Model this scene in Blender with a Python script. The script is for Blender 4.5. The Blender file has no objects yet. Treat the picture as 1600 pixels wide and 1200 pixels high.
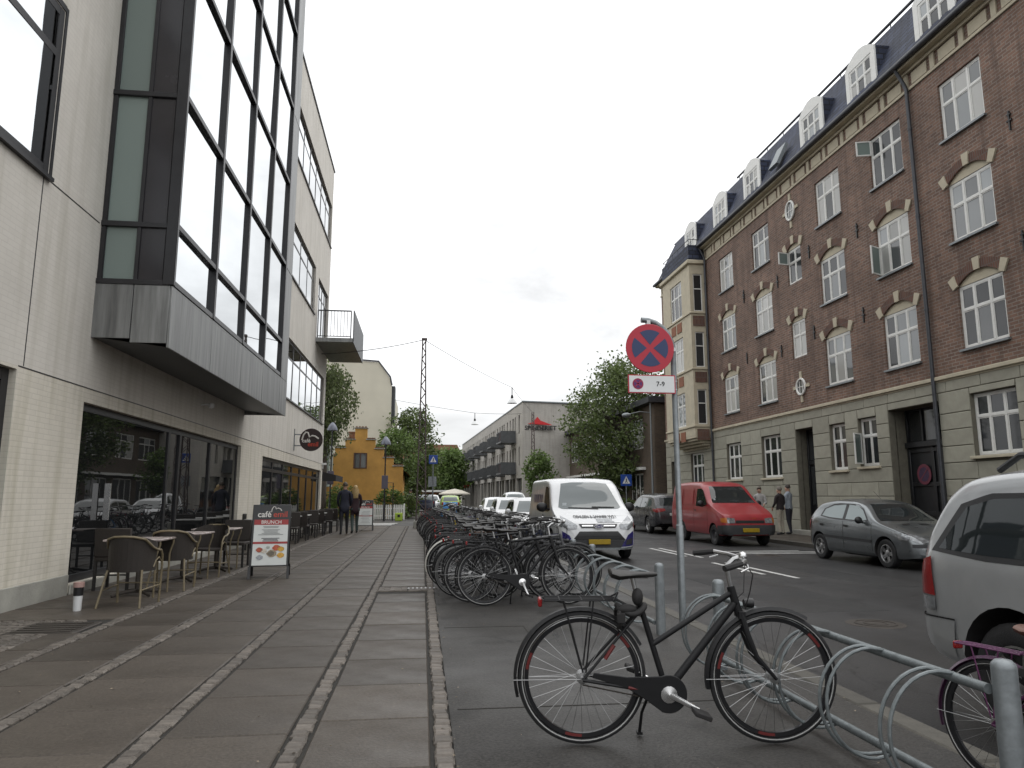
import bpy, bmesh, math, random
from mathutils import Vector, Matrix
from mathutils.bvhtree import BVHTree
R = math.radians
PI = math.pi
SC = bpy.context.scene
COL = SC.collection
rnd = random.Random(7)

# ------------------------------------------------------------------ camera
cam = bpy.data.cameras.new('camera')
cam.sensor_width = 36.0
cam.lens = 1120.0 / 1600.0 * 36.0
cam.clip_start = 0.05
cam.clip_end = 2000.0
cam_o = bpy.data.objects.new('camera', cam)
cam_o.location = (0, 0, 1.30)
cam_o.rotation_euler = (R(90 + 8.93), 0, R(-7.04))
COL.objects.link(cam_o)
SC.camera = cam_o

# ------------------------------------------------------------------ sky and sun (overcast)
SUN_EL, SUN_AZ = 55.0, 65.0
wd = bpy.data.worlds.new('World')
SC.world = wd
wd.use_nodes = True
wn, wl = wd.node_tree.nodes, wd.node_tree.links
wn.clear()
w_out = wn.new('ShaderNodeOutputWorld')
sky = wn.new('ShaderNodeTexSky')
sky.sky_type = 'NISHITA'
sky.sun_disc = False
sky.sun_elevation = R(SUN_EL)
sky.sun_rotation = R(SUN_AZ)
bg_sky = wn.new('ShaderNodeBackground')
bg_sky.inputs['Strength'].default_value = 0.08
wl.new(sky.outputs[0], bg_sky.inputs['Color'])
tc = wn.new('ShaderNodeTexCoord')
sep = wn.new('ShaderNodeSeparateXYZ')
wl.new(tc.outputs['Generated'], sep.inputs[0])
mapn = wn.new('ShaderNodeMapping')
mapn.inputs['Scale'].default_value = (1.0, 1.0, 2.6)
wl.new(tc.outputs['Generated'], mapn.inputs[0])
nz = wn.new('ShaderNodeTexNoise')
nz.inputs['Scale'].default_value = 3.0
nz.inputs['Detail'].default_value = 7
nz.inputs['Roughness'].default_value = 0.55
nz.inputs['Distortion'].default_value = 0.35
wl.new(mapn.outputs[0], nz.inputs['Vector'])
# overcast sky: brighter overhead than at the horizon, mottled by cloud
grad = wn.new('ShaderNodeMapRange')
grad.inputs['From Min'].default_value = -0.02
grad.inputs['From Max'].default_value = 0.75
grad.inputs['To Min'].default_value = 0.90
grad.inputs['To Max'].default_value = 1.75
wl.new(sep.outputs['Z'], grad.inputs['Value'])
crp = wn.new('ShaderNodeMapRange')
crp.inputs['From Min'].default_value = 0.30
crp.inputs['From Max'].default_value = 0.68
crp.inputs['To Min'].default_value = 0.72
crp.inputs['To Max'].default_value = 1.26
wl.new(nz.outputs['Fac'], crp.inputs['Value'])
mul = wn.new('ShaderNodeMath')
mul.operation = 'MULTIPLY'
wl.new(grad.outputs[0], mul.inputs[0])
wl.new(crp.outputs[0], mul.inputs[1])
bg_cloud = wn.new('ShaderNodeBackground')
bg_cloud.inputs['Color'].default_value = (0.985, 0.992, 1.0, 1)
wl.new(mul.outputs[0], bg_cloud.inputs['Strength'])
mixw = wn.new('ShaderNodeMixShader')
mixw.inputs[0].default_value = 0.94
wl.new(bg_sky.outputs[0], mixw.inputs[1])
wl.new(bg_cloud.outputs[0], mixw.inputs[2])
wl.new(mixw.outputs[0], w_out.inputs[0])

sl = bpy.data.lights.new('sun', 'SUN')
sl.energy = 0.5
sl.angle = R(40)
sl.color = (1.0, 0.97, 0.93)
so = bpy.data.objects.new('sun', sl)
so.rotation_euler = (R(90 - SUN_EL), 0, R(180 - SUN_AZ))
COL.objects.link(so)
SC.view_settings.view_transform = 'Standard'
SC.view_settings.look = 'None'
SC.view_settings.exposure = 0.08
SC.view_settings.gamma = 1.0
SC.view_settings.use_curve_mapping = False
SC.render.engine = 'CYCLES'
SC.cycles.max_bounces = 6
SC.cycles.diffuse_bounces = 3
SC.cycles.glossy_bounces = 3
SC.cycles.transparent_max_bounces = 6
SC.cycles.caustics_reflective = False
SC.cycles.caustics_refractive = False

# ------------------------------------------------------------------ helpers
WM = {}
I4 = Matrix.Identity(4)


def TR(x, y, z, rz=0.0, s=1.0):
    return Matrix.Translation((x, y, z)) @ Matrix.Rotation(rz, 4, 'Z') @ Matrix.Scale(s, 4)


def tag(o, label=None, cat=None, group=None, kind=None):
    if label: o['label'] = label
    if cat: o['category'] = cat
    if group: o['group'] = group
    if kind: o['kind'] = kind
    return o


def place(o, parent, M):
    COL.objects.link(o)
    if parent is not None:
        o.parent = parent
        o.matrix_parent_inverse = WM[parent].inverted()
    o.matrix_basis = M
    WM[o] = M.copy()
    return o


def empty(name, label=None, cat=None, loc=(0, 0, 0), rz=0.0, group=None):
    o = bpy.data.objects.new(name, None)
    o.empty_display_size = 0.2
    place(o, None, TR(*loc, rz))
    return tag(o, label, cat, group)


def inst(name, me, parent, M=I4):
    return place(bpy.data.objects.new(name, me), parent, M)


def tree_copy(o, parent=None, M=None):
    c = o.copy()
    COL.objects.link(c)
    WM[c] = WM[o]
    if parent is not None:
        mpi = o.matrix_parent_inverse.copy()
        c.parent = parent
        c.matrix_parent_inverse = mpi
    if M is not None:
        c.matrix_basis = M
        WM[c] = M.copy()
    for ch in KIDS.get(o, list(o.children)):
        tree_copy(ch, c)
    return c


KIDS = {}


class MB:
    """collects shapes that become ONE mesh object"""
    def __init__(s):
        s.v, s.f, s.m = [], [], []

    def add(s, vs, fs, mi=0):
        o = len(s.v)
        s.v += [tuple(v) for v in vs]
        s.f += [tuple(i + o for i in f) for f in fs]
        s.m += [mi] * len(fs)
        return s

    def box(s, x0, y0, z0, x1, y1, z1, mi=0):
        if x0 > x1: x0, x1 = x1, x0
        if y0 > y1: y0, y1 = y1, y0
        if z0 > z1: z0, z1 = z1, z0
        v = [(x, y, z) for z in (z0, z1) for x, y in ((x0, y0), (x1, y0), (x1, y1), (x0, y1))]
        return s.add(v, [(3, 2, 1, 0), (4, 5, 6, 7), (0, 1, 5, 4), (1, 2, 6, 5), (2, 3, 7, 6), (3, 0, 4, 7)], mi)

    def slab(s, x0, y0, z0, x1, y1, z1, b, mi=0):
        """box with a chamfered top edge"""
        v = [(x0, y0, z0), (x1, y0, z0), (x1, y1, z0), (x0, y1, z0), (x0, y0, z1 - b), (x1, y0, z1 - b), (x1, y1, z1 - b), (x0, y1, z1 - b),
             (x0 + b, y0 + b, z1), (x1 - b, y0 + b, z1), (x1 - b, y1 - b, z1), (x0 + b, y1 - b, z1)]
        f = [(0, 1, 5, 4), (1, 2, 6, 5), (2, 3, 7, 6), (3, 0, 4, 7), (4, 5, 9, 8), (5, 6, 10, 9), (6, 7, 11, 10), (7, 4, 8, 11), (8, 9, 10, 11)]
        return s.add(v, f, mi)

    def obox(s, M, x0, y0, z0, x1, y1, z1, mi=0):
        t = MB().box(x0, y0, z0, x1, y1, z1)
        return s.add([M @ Vector(p) for p in t.v], t.f, mi)

    def quad(s, a, b, c, d, mi=0):
        return s.add([a, b, c, d], [(0, 1, 2, 3)], mi)

    def tube(s, path, r, n=8, closed=False, cap=True, mi=0, flat=None):
        P = [Vector(p) for p in path]
        k = len(P)
        rs = r if isinstance(r, (list, tuple)) else [r] * k
        T = []
        for i in range(k):
            if closed: d = P[(i + 1) % k] - P[i - 1]
            else: d = P[min(i + 1, k - 1)] - P[max(i - 1, 0)]
            T.append(d.normalized() if d.length > 1e-9 else Vector((0, 0, 1)))
        up = Vector((0, 0, 1)) if abs(T[0].z) < 0.9 else Vector((1, 0, 0))
        N = (up - T[0] * up.dot(T[0])).normalized()
        vs, fs = [], []
        for i in range(k):
            N = (N - T[i] * N.dot(T[i]))
            N = N.normalized() if N.length > 1e-9 else T[i].orthogonal().normalized()
            B = T[i].cross(N)
            for j in range(n):
                a = 2 * PI * j / n
                ca, sa = math.cos(a), math.sin(a)
                if flat: sa *= flat
                vs.append(P[i] + (N * ca + B * sa) * rs[i])
        m = k if closed else k - 1
        for i in range(m):
            for j in range(n):
                a, b = i * n + j, i * n + (j + 1) % n
                c, d = ((i + 1) % k) * n + (j + 1) % n, ((i + 1) % k) * n + j
                fs.append((a, b, c, d))
        if cap and not closed:
            fs.append(tuple(range(n - 1, -1, -1)))
            fs.append(tuple(range((k - 1) * n, k * n)))
        return s.add(vs, fs, mi)

    def cyl(s, p0, p1, r0, r1=None, n=10, mi=0):
        return s.tube([p0, p1], [r0, r0 if r1 is None else r1], n, mi=mi)

    def lathe(s, prof, n=24, M=I4, mi=0):
        vs, fs = [], []
        k = len(prof)
        for j in range(n):
            a = 2 * PI * j / n
            for r, z in prof: vs.append(M @ Vector((r * math.cos(a), r * math.sin(a), z)))
        for j in range(n):
            for i in range(k - 1):
                a, b = j * k + i, ((j + 1) % n) * k + i
                fs.append((a, b, b + 1, a + 1))
        return s.add(vs, fs, mi)

    def prism(s, poly, h0, h1, M=I4, mi=0):
        n = len(poly)
        vs = [M @ Vector((a, b, h0)) for a, b in poly] + [M @ Vector((a, b, h1)) for a, b in poly]
        fs = [tuple(range(n - 1, -1, -1)), tuple(range(n, 2 * n))] + [(i, (i + 1) % n, n + (i + 1) % n, n + i) for i in range(n)]
        return s.add(vs, fs, mi)

    def ball(s, c, r, n=10, m=7, sc=(1, 1, 1), mi=0):
        prof = [(max(1e-4, math.sin(PI * i / m)) * r, -math.cos(PI * i / m) * r) for i in range(m + 1)]
        return s.lathe(prof, n, Matrix.Translation(c) @ Matrix.Diagonal((*sc, 1)), mi)

    def mesh(s, name, mats, ang=38, bev=0.0):
        me = bpy.data.meshes.new(name)
        me.from_pydata(s.v, [], s.f)
        for m in (mats if isinstance(mats, (list, tuple)) else [mats]): me.materials.append(m)
        me.polygons.foreach_set('material_index', s.m)
        if bev > 0:
            bm = bmesh.new()
            bm.from_mesh(me)
            ed = [e for e in bm.edges if len(e.link_faces) == 2 and e.calc_face_angle(0) > 0.6]
            bmesh.ops.bevel(bm, geom=ed, offset=bev, segments=1, affect='EDGES', profile=0.5)
            bm.to_mesh(me)
            bm.free()
        if ang:
            me.shade_smooth()
            me.set_sharp_from_angle(angle=R(ang))
        me.update()
        return me

    def build(s, name, mats, parent=None, M=I4, ang=38, bev=0.0):
        return inst(name, s.mesh(name, mats, ang, bev), parent, M)


def arc(c, r, a0, a1, n, plane='xz', sx=1.0):
    """points on an arc in a plane through c"""
    o = []
    for i in range(n + 1):
        a = a0 + (a1 - a0) * i / n
        p, q = r * sx * math.cos(a), r * math.sin(a)
        o.append((c[0] + p, c[1], c[2] + q) if plane == 'xz' else (c[0], c[1] + p, c[2] + q) if plane == 'yz' else (c[0] + p, c[1] + q, c[2]))
    return o


# ------------------------------------------------------------------ materials
def nodes(name):
    m = bpy.data.materials.new(name)
    m.use_nodes = True
    n, l = m.node_tree.nodes, m.node_tree.links
    return m, n, l, n['Principled BSDF']


def rgb(c, k=1.0):
    return (min(1, c[0] * k), min(1, c[1] * k), min(1, c[2] * k), 1)


def mat(name, col, rough=.6, metal=0., var=.12, vs=6., bump=0., bs=40., spec=.5, coat=0., orand=0., rvar=.08, island=0., trans=0., stretch=None, alpha=None):
    m, n, l, b = nodes(name)
    t = n.new('ShaderNodeTexCoord')
    src = t.outputs['Object']
    if stretch:
        mp = n.new('ShaderNodeMapping')
        mp.inputs['Scale'].default_value = stretch
        l.new(src, mp.inputs[0])
        src = mp.outputs[0]
    z = n.new('ShaderNodeTexNoise')
    z.inputs['Scale'].default_value = vs
    z.inputs['Detail'].default_value = 6
    z.inputs['Roughness'].default_value = 0.62
    l.new(src, z.inputs['Vector'])
    fac = z.outputs['Fac']
    st = n.new('ShaderNodeMapRange')
    st.inputs['From Min'].default_value = .28
    st.inputs['From Max'].default_value = .72
    l.new(fac, st.inputs['Value'])
    mx = n.new('ShaderNodeMix')
    mx.data_type = 'RGBA'
    mx.inputs['A'].default_value = rgb(col, 1 - var)
    mx.inputs['B'].default_value = rgb(col, 1 + var)
    l.new(st.outputs[0], mx.inputs['Factor'])
    out = mx.outputs['Result']
    for amount, kind in ((orand, 'o'), (island, 'i')):
        if amount:
            if kind == 'o': rv = n.new('ShaderNodeObjectInfo').outputs['Random']
            else: rv = n.new('ShaderNodeNewGeometry').outputs['Random Per Island']
            mr = n.new('ShaderNodeMapRange')
            mr.inputs['To Min'].default_value = 1 - amount
            mr.inputs['To Max'].default_value = 1 + amount
            l.new(rv, mr.inputs['Value'])
            vm = n.new('ShaderNodeVectorMath')
            vm.operation = 'SCALE'
            l.new(out, vm.inputs[0])
            l.new(mr.outputs[0], vm.inputs['Scale'])
            out = vm.outputs[0]
    l.new(out, b.inputs['Base Color'])
    rr = n.new('ShaderNodeMapRange')
    rr.inputs['To Min'].default_value = max(.01, rough - rvar)
    rr.inputs['To Max'].default_value = min(1, rough + rvar)
    l.new(fac, rr.inputs['Value'])
    l.new(rr.outputs[0], b.inputs['Roughness'])
    b.inputs['Metallic'].default_value = metal
    b.inputs['Specular IOR Level'].default_value = spec
    b.inputs['Coat Weight'].default_value = coat
    b.inputs['Coat Roughness'].default_value = .06
    if trans: b.inputs['Transmission Weight'].default_value = trans
    if bump:
        z2 = n.new('ShaderNodeTexNoise')
        z2.inputs['Scale'].default_value = bs
        z2.inputs['Detail'].default_value = 4
        l.new(src, z2.inputs['Vector'])
        bp = n.new('ShaderNodeBump')
        bp.inputs['Strength'].default_value = bump
        bp.inputs['Distance'].default_value = .01
        l.new(z2.outputs['Fac'], bp.inputs['Height'])
        l.new(bp.outputs[0], b.inputs['Normal'])
    return m


def brickmat(name, c1, c2, mortar, bw=.24, bh=.077, ms=.012, rough=.85, bump=.5, big=.25, stain=None, orient='wall'):
    m, n, l, b = nodes(name)
    t = n.new('ShaderNodeTexCoord')
    sp = n.new('ShaderNodeSeparateXYZ')
    l.new(t.outputs['Object'], sp.inputs[0])
    ad = n.new('ShaderNodeMath')
    l.new(sp.outputs['X'], ad.inputs[0])
    l.new(sp.outputs['Y'], ad.inputs[1])
    cb = n.new('ShaderNodeCombineXYZ')
    l.new(ad.outputs[0], cb.inputs['X'])
    l.new(sp.outputs['Z'], cb.inputs['Y'])
    bt = n.new('ShaderNodeTexBrick')
    bt.inputs['Scale'].default_value = 1
    bt.inputs['Brick Width'].default_value = bw
    bt.inputs['Row Height'].default_value = bh
    bt.inputs['Mortar Size'].default_value = ms
    bt.inputs['Mortar Smooth'].default_value = .2
    bt.inputs['Bias'].default_value = -.1
    bt.inputs['Color1'].default_value = rgb(c1)
    bt.inputs['Color2'].default_value = rgb(c2)
    bt.inputs['Mortar'].default_value = rgb(mortar)
    l.new(cb.outputs[0], bt.inputs['Vector'])
    z = n.new('ShaderNodeTexNoise')
    z.inputs['Scale'].default_value = .55
    z.inputs['Detail'].default_value = 8
    z.inputs['Roughness'].default_value = .7
    l.new(t.outputs['Object'], z.inputs['Vector'])
    mr = n.new('ShaderNodeMapRange')
    mr.inputs['From Min'].default_value = .3
    mr.inputs['From Max'].default_value = .7
    mr.inputs['To Min'].default_value = 1 - big
    mr.inputs['To Max'].default_value = 1 + big
    l.new(z.outputs['Fac'], mr.inputs['Value'])
    vm = n.new('ShaderNodeVectorMath')
    vm.operation = 'SCALE'
    l.new(bt.outputs['Color'], vm.inputs[0])
    l.new(mr.outputs[0], vm.inputs['Scale'])
    out = vm.outputs[0]
    if stain:
        z3 = n.new('ShaderNodeTexNoise')
        mp = n.new('ShaderNodeMapping')
        mp.inputs['Scale'].default_value = (2.6, 2.6, .22)
        l.new(t.outputs['Object'], mp.inputs[0])
        l.new(mp.outputs[0], z3.inputs['Vector'])
        z3.inputs['Scale'].default_value = 1.7
        z3.inputs['Detail'].default_value = 7
        m3 = n.new('ShaderNodeMapRange')
        m3.inputs['From Min'].default_value = .48
        m3.inputs['From Max'].default_value = .72
        m3.inputs['To Max'].default_value = .6
        l.new(z3.outputs['Fac'], m3.inputs['Value'])
        mx = n.new('ShaderNodeMix')
        mx.data_type = 'RGBA'
        mx.inputs['B'].default_value = rgb(stain)
        l.new(m3.outputs[0], mx.inputs['Factor'])
        l.new(out, mx.inputs['A'])
        out = mx.outputs['Result']
    l.new(out, b.inputs['Base Color'])
    b.inputs['Roughness'].default_value = rough
    if bump:
        bp = n.new('ShaderNodeBump')
        bp.inputs['Strength'].default_value = bump
        bp.inputs['Distance'].default_value = .012
        bp.invert = True
        l.new(bt.outputs['Fac'], bp.inputs['Height'])
        l.new(bp.outputs[0], b.inputs['Normal'])
    return m


def glass(name, col, rough=.02, ior=1.55, metal=0., orand=.0, spec=.5):
    m, n, l, b = nodes(name)
    b.inputs['Specular IOR Level'].default_value = spec
    b.inputs['Base Color'].default_value = rgb(col)
    if orand:
        oi = n.new('ShaderNodeObjectInfo')
        mr = n.new('ShaderNodeMapRange')
        mr.inputs['To Min'].default_value = 1 - orand
        mr.inputs['To Max'].default_value = 1 + orand
        l.new(oi.outputs['Random'], mr.inputs['Value'])
        vm = n.new('ShaderNodeVectorMath')
        vm.operation = 'SCALE'
        vm.inputs[0].default_value = col
        l.new(mr.outputs[0], vm.inputs['Scale'])
        l.new(vm.outputs[0], b.inputs['Base Color'])
    b.inputs['Roughness'].default_value = rough
    b.inputs['IOR'].default_value = ior
    b.inputs['Metallic'].default_value = metal
    t = n.new('ShaderNodeTexCoord')
    z = n.new('ShaderNodeTexNoise')
    z.inputs['Scale'].default_value = 1.1
    l.new(t.outputs['Object'], z.inputs['Vector'])
    bp = n.new('ShaderNodeBump')
    bp.inputs['Strength'].default_value = .05
    bp.inputs['Distance'].default_value = .02
    l.new(z.outputs['Fac'], bp.inputs['Height'])
    l.new(bp.outputs[0], b.inputs['Normal'])
    return m


def wetmat(name, col, col2, rough0, rough1, vs, speck=.5, bump=.25, bs=150, orand=0., crack=0., streak=0.):
    """ground: base tone, patches, fine aggregate, damp areas with lower roughness"""
    m, n, l, b = nodes(name)
    t = n.new('ShaderNodeTexCoord')
    src = t.outputs['Object']

    def noise(sc, det=6, ro=.6):
        z = n.new('ShaderNodeTexNoise')
        z.inputs['Scale'].default_value = sc
        z.inputs['Detail'].default_value = det
        z.inputs['Roughness'].default_value = ro
        l.new(src, z.inputs['Vector'])
        return z.outputs['Fac']

    def rng(v, a, c, d, e):
        r = n.new('ShaderNodeMapRange')
        for k, x in zip(('From Min', 'From Max', 'To Min', 'To Max'), (a, c, d, e)): r.inputs[k].default_value = x
        l.new(v, r.inputs['Value'])
        return r.outputs[0]
    a = noise(vs)
    mx = n.new('ShaderNodeMix')
    mx.data_type = 'RGBA'
    mx.inputs['A'].default_value = rgb(col)
    mx.inputs['B'].default_value = rgb(col2)
    l.new(rng(a, .35, .65, 0, 1), mx.inputs['Factor'])
    out = mx.outputs['Result']
    f = noise(bs, 3, .7)
    sc = n.new('ShaderNodeVectorMath')
    sc.operation = 'SCALE'
    l.new(out, sc.inputs[0])
    l.new(rng(f, .3, .7, 1 - speck, 1 + speck), sc.inputs['Scale'])
    out = sc.outputs[0]
    # pale grit and chewing gum
    vo = n.new('ShaderNodeTexVoronoi')
    vo.inputs['Scale'].default_value = 4.5
    l.new(src, vo.inputs['Vector'])
    mg = n.new('ShaderNodeMix')
    mg.data_type = 'RGBA'
    mg.inputs['B'].default_value = rgb(col, 2.6)
    l.new(rng(vo.outputs['Distance'], .02, .05, .55, 0), mg.inputs['Factor'])
    l.new(out, mg.inputs['A'])
    out = mg.outputs['Result']
    if orand:
        oi = n.new('ShaderNodeObjectInfo')
        s2 = n.new('ShaderNodeVectorMath')
        s2.operation = 'SCALE'
        l.new(out, s2.inputs[0])
        l.new(rng(oi.outputs['Random'], 0, 1, 1 - orand, 1 + orand), s2.inputs['Scale'])
        out = s2.outputs[0]
    if streak:
        mp_ = n.new('ShaderNodeMapping')
        mp_.inputs['Scale'].default_value = (1.3, .07, 1)
        l.new(t.outputs['Object'], mp_.inputs[0])
        zs = n.new('ShaderNodeTexNoise')
        zs.inputs['Scale'].default_value = 1.0
        zs.inputs['Detail'].default_value = 6
        l.new(mp_.outputs[0], zs.inputs['Vector'])
        s4 = n.new('ShaderNodeVectorMath')
        s4.operation = 'SCALE'
        l.new(out, s4.inputs[0])
        l.new(rng(zs.outputs['Fac'], .3, .7, 1 - streak, 1 + streak), s4.inputs['Scale'])
        out = s4.outputs[0]
    if crack:
        nd = n.new('ShaderNodeTexNoise')
        nd.inputs['Scale'].default_value = 2.2
        nd.inputs['Detail'].default_value = 5
        l.new(src, nd.inputs['Vector'])
        va = n.new('ShaderNodeVectorMath')
        va.operation = 'MULTIPLY_ADD'
        va.inputs[1].default_value = (.55, .55, .55)
        l.new(nd.outputs['Color'], va.inputs[0])
        l.new(src, va.inputs[2])
        vc = n.new('ShaderNodeTexVoronoi')
        vc.feature = 'DISTANCE_TO_EDGE'
        vc.inputs['Scale'].default_value = .55
        l.new(va.outputs[0], vc.inputs['Vector'])
        ck_ = n.new('ShaderNodeMath')
        ck_.operation = 'MULTIPLY'
        l.new(rng(vc.outputs['Distance'], .002, .009, 1, 0), ck_.inputs[0])
        l.new(rng(noise(.4, 3), .46, .56, 0, crack), ck_.inputs[1])
        mc = n.new('ShaderNodeMix')
        mc.data_type = 'RGBA'
        mc.inputs['B'].default_value = (.008, .008, .008, 1)
        l.new(ck_.outputs[0], mc.inputs['Factor'])
        l.new(out, mc.inputs['A'])
        out = mc.outputs['Result']
        # oil and old damp spots
        s3 = n.new('ShaderNodeVectorMath')
        s3.operation = 'SCALE'
        l.new(out, s3.inputs[0])
        l.new(rng(noise(1.7, 3, .5), .60, .68, 1, .62), s3.inputs['Scale'])
        out = s3.outputs[0]
    l.new(out, b.inputs['Base Color'])
    b.inputs['Specular IOR Level'].default_value = .3
    l.new(rng(noise(vs * .7, 4), .38, .62, rough0, rough1), b.inputs['Roughness'])
    bp = n.new('ShaderNodeBump')
    bp.inputs['Strength'].default_value = bump
    bp.inputs['Distance'].default_value = .006
    l.new(f, bp.inputs['Height'])
    l.new(bp.outputs[0], b.inputs['Normal'])
    return m


K = {}
K['slab'] = wetmat('paving concrete', (.058, .049, .040), (.082, .069, .056), .40, .75, 1.3, .30, .4, 48, .17, streak=.0)
K['cobble'] = mat('granite sett', (.115, .10, .085), .65, var=.3, vs=14, bump=.5, bs=60, orand=.28, island=.22)
K['joint'] = mat('sand joint', (.022, .020, .017), .95, var=.4, vs=20)
K['apron'] = wetmat('apron asphalt', (.034, .032, .030), (.050, .047, .043), .40, .75, .55, .55, .7, 60, crack=.8, streak=.12)
K['road'] = wetmat('road asphalt', (.026, .0255, .026), (.038, .037, .037), .38, .70, .35, .5, .7, 50, crack=.8, streak=.25)
K['kerb'] = mat('granite kerb', (.085, .079, .066), .7, var=.22, vs=9, bump=.35, bs=50, orand=.15)
K['linepaint'] = mat('road paint', (.55, .55, .53), .6, var=.25, vs=9)
K['iron'] = mat('cast iron', (.06, .052, .045), .55, .5, var=.3, vs=12, bump=.4, bs=60)
K['zinc'] = mat('zinc cladding', (.225, .23, .228), .45, .45, var=.42, vs=2.6, stretch=(3.2, 3.2, .22), orand=.1)
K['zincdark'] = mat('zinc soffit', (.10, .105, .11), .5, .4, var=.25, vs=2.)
K['anthracite'] = mat('anthracite frame', (.026, .026, .029), .38, .2, var=.2, vs=5)
K['blackpanel'] = mat('dark glass panel', (.03, .028, .032), .25, 0, var=.15, vs=2)
K['galv'] = mat('galvanised steel', (.23, .25, .26), .5, .55, var=.22, vs=14, bump=.12, bs=60)
K['bluegalv'] = mat('weathered galvanised tube', (.175, .195, .20), .52, .5, var=.25, vs=22, bump=.15, bs=70)
K['white'] = mat('white paint', (.74, .74, .71), .45, var=.06, vs=8)
K['cream'] = mat('cream render', (.50, .45, .34), .8, var=.14, vs=3, bump=.2, bs=40)
K['olive'] = mat('olive render block', (.335, .325, .265), .85, var=.16, vs=2.2, bump=.35, bs=35, orand=.10)
K['olivedark'] = mat('block joint', (.15, .14, .11), .9, var=.2)
K['black'] = mat('black paint', (.012, .012, .013), .4, var=.2)
K['blackmatte'] = mat('black matte', (.016, .015, .015), .75, var=.3, vs=20)
K['gatewood'] = mat('dark gate paint', (.012, .013, .015), .45, var=.3, vs=8)
K['red'] = mat('sign red', (.44, .018, .04), .4, var=.06)
K['blue'] = mat('sign blue', (.022, .04, .12), .4, var=.06)
K['crossblue'] = mat('crossing blue', (.01, .06, .32), .4, var=.06)
K['signwhite'] = mat('sign white', (.72, .73, .73), .4, var=.04)
K['chrome'] = mat('chrome', (.80, .80, .80), .24, 1., var=.08, vs=20)
K['alu'] = mat('brushed aluminium', (.45, .45, .45), .35, 1., var=.12, vs=20)
K['rubber'] = mat('tyre rubber', (.014, .014, .015), .72, var=.3, vs=30, bump=.3, bs=120)
K['brick'] = brickmat('red brown brick', (.215, .125, .09), (.122, .074, .057), (.235, .20, .17), bw=.27, bh=.092, ms=.013, bump=.7, stain=(.09, .06, .047), big=.32)
K['brickarch'] = brickmat('soldier brick', (.15, .068, .045), (.10, .048, .036), (.13, .11, .095), bw=.075, bh=.3)
K['whitebrick'] = brickmat('whitewashed brick', (.69, .65, .565), (.655, .617, .537), (.61, .575, .50), bw=.24, bh=.067, ms=.007, bump=.28, big=.09, stain=(.40, .37, .265))
K['plaster'] = brickmat('pale wall', (.67, .64, .585), (.645, .615, .56), (.61, .58, .53), bw=.24, bh=.067, ms=.006, bump=.15, big=.08, stain=(.48, .455, .39))
K['plinth'] = mat('concrete plinth', (.34, .335, .30), .85, var=.2, vs=3, bump=.35, bs=40)
K['slate'] = brickmat('slate roof', (.016, .022, .046), (.04, .052, .095), (.005, .006, .012), bw=.36, bh=.2, ms=.02, rough=.72, bump=1.0, big=.3)
K['lead'] = mat('gutter metal', (.055, .058, .066), .45, .3, var=.25, vs=6)
K['g_bay'] = glass('sky mirror glazing', (.66, .685, .70), .015, 1.6, 1.0)
K['g_shop'] = glass('dark shop glass', (.010, .011, .012), .012, 1.62)
K['g_apt'] = glass('window glass', (.20, .215, .22), .04, 1.8, 0, .62)
K['g_curtain'] = glass('curtained glass', (.40, .40, .38), .12, 1.6, 0, .25)
K['g_dark'] = glass('dark window glass', (.03, .033, .036), .04, 1.6, 0, .4)
K['g_green'] = glass('greenish glass', (.19, .235, .22), .08, 1.5, 0, .3)
K['g_car'] = glass('car glass', (.02, .024, .025), .02, 1.6, spec=.3)
K['g_dull'] = glass('dull van glass', (.02, .022, .024), .25, 1.4, spec=.1)
K['g_shop2'] = glass('dim shop glass', (.010, .011, .012), .03, 1.45, spec=.2)
K['g_carpale'] = glass('pale car glass', (.085, .105, .108), .03, 1.7)
K['g_carside'] = glass('painted reflection side glass', (.26, .315, .32), .05, 1.7)  # pale reflection painted into the base colour of the hatchback's side windows
# ================================================================== ground, road, pavement
K['patch'] = wetmat('newer asphalt', (.020, .020, .021), (.030, .030, .030), .45, .7, .8, .5, .6, 70)
ROADZ, RPZ = -0.20, -0.08
KX, RKX = 2.92, 11.45          # road-side faces of the two kerbs
g = MB().quad((-400, -300, -.30), (400, -300, -.30), (400, 900, -.30), (-400, 900, -.30)).build('ground', K['road'])
tag(g, kind='structure')
rd = MB().quad((KX - .05, -30, ROADZ), (RKX + .05, -30, ROADZ), (RKX + .05, 190, ROADZ), (KX - .05, 190, ROADZ)).build('road', K['road'])
tag(rd, kind='structure')
pv = MB()
pv.box(-4.76, -6, -.29, .19, 33.0, -.014)
pv = pv.build('pavement', K['joint'])
tag(pv, kind='structure')
ap = MB().box(.19, -6, -.29, KX - .17, 190, -.004).build('bicycle_apron', K['apron'])
tag(ap, kind='structure')
fs = MB().box(-30, 33.0, -.29, .19, 190, -.006).build('side_street', K['apron'])
tag(fs, kind='structure')
rp = MB().box(RKX + .15, -30, -.29, 30, 190, RPZ).build('far_pavement', K['slab'])
tag(rp, kind='structure')
# asphalt patches on the apron, laid a few millimetres proud
for x0, y0, x1, y1 in ((.24, 4.70, 1.9, 4.712), (.24, 7.52, 1.05, 7.53), (.24, 12.1, 2.6, 12.112), (1.04, 7.2, 1.05, 7.52)):
    MB().slab(x0, y0, -.01, x1, y1, -.001, .001).build('asphalt_seam', K['joint'], ap)
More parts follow.
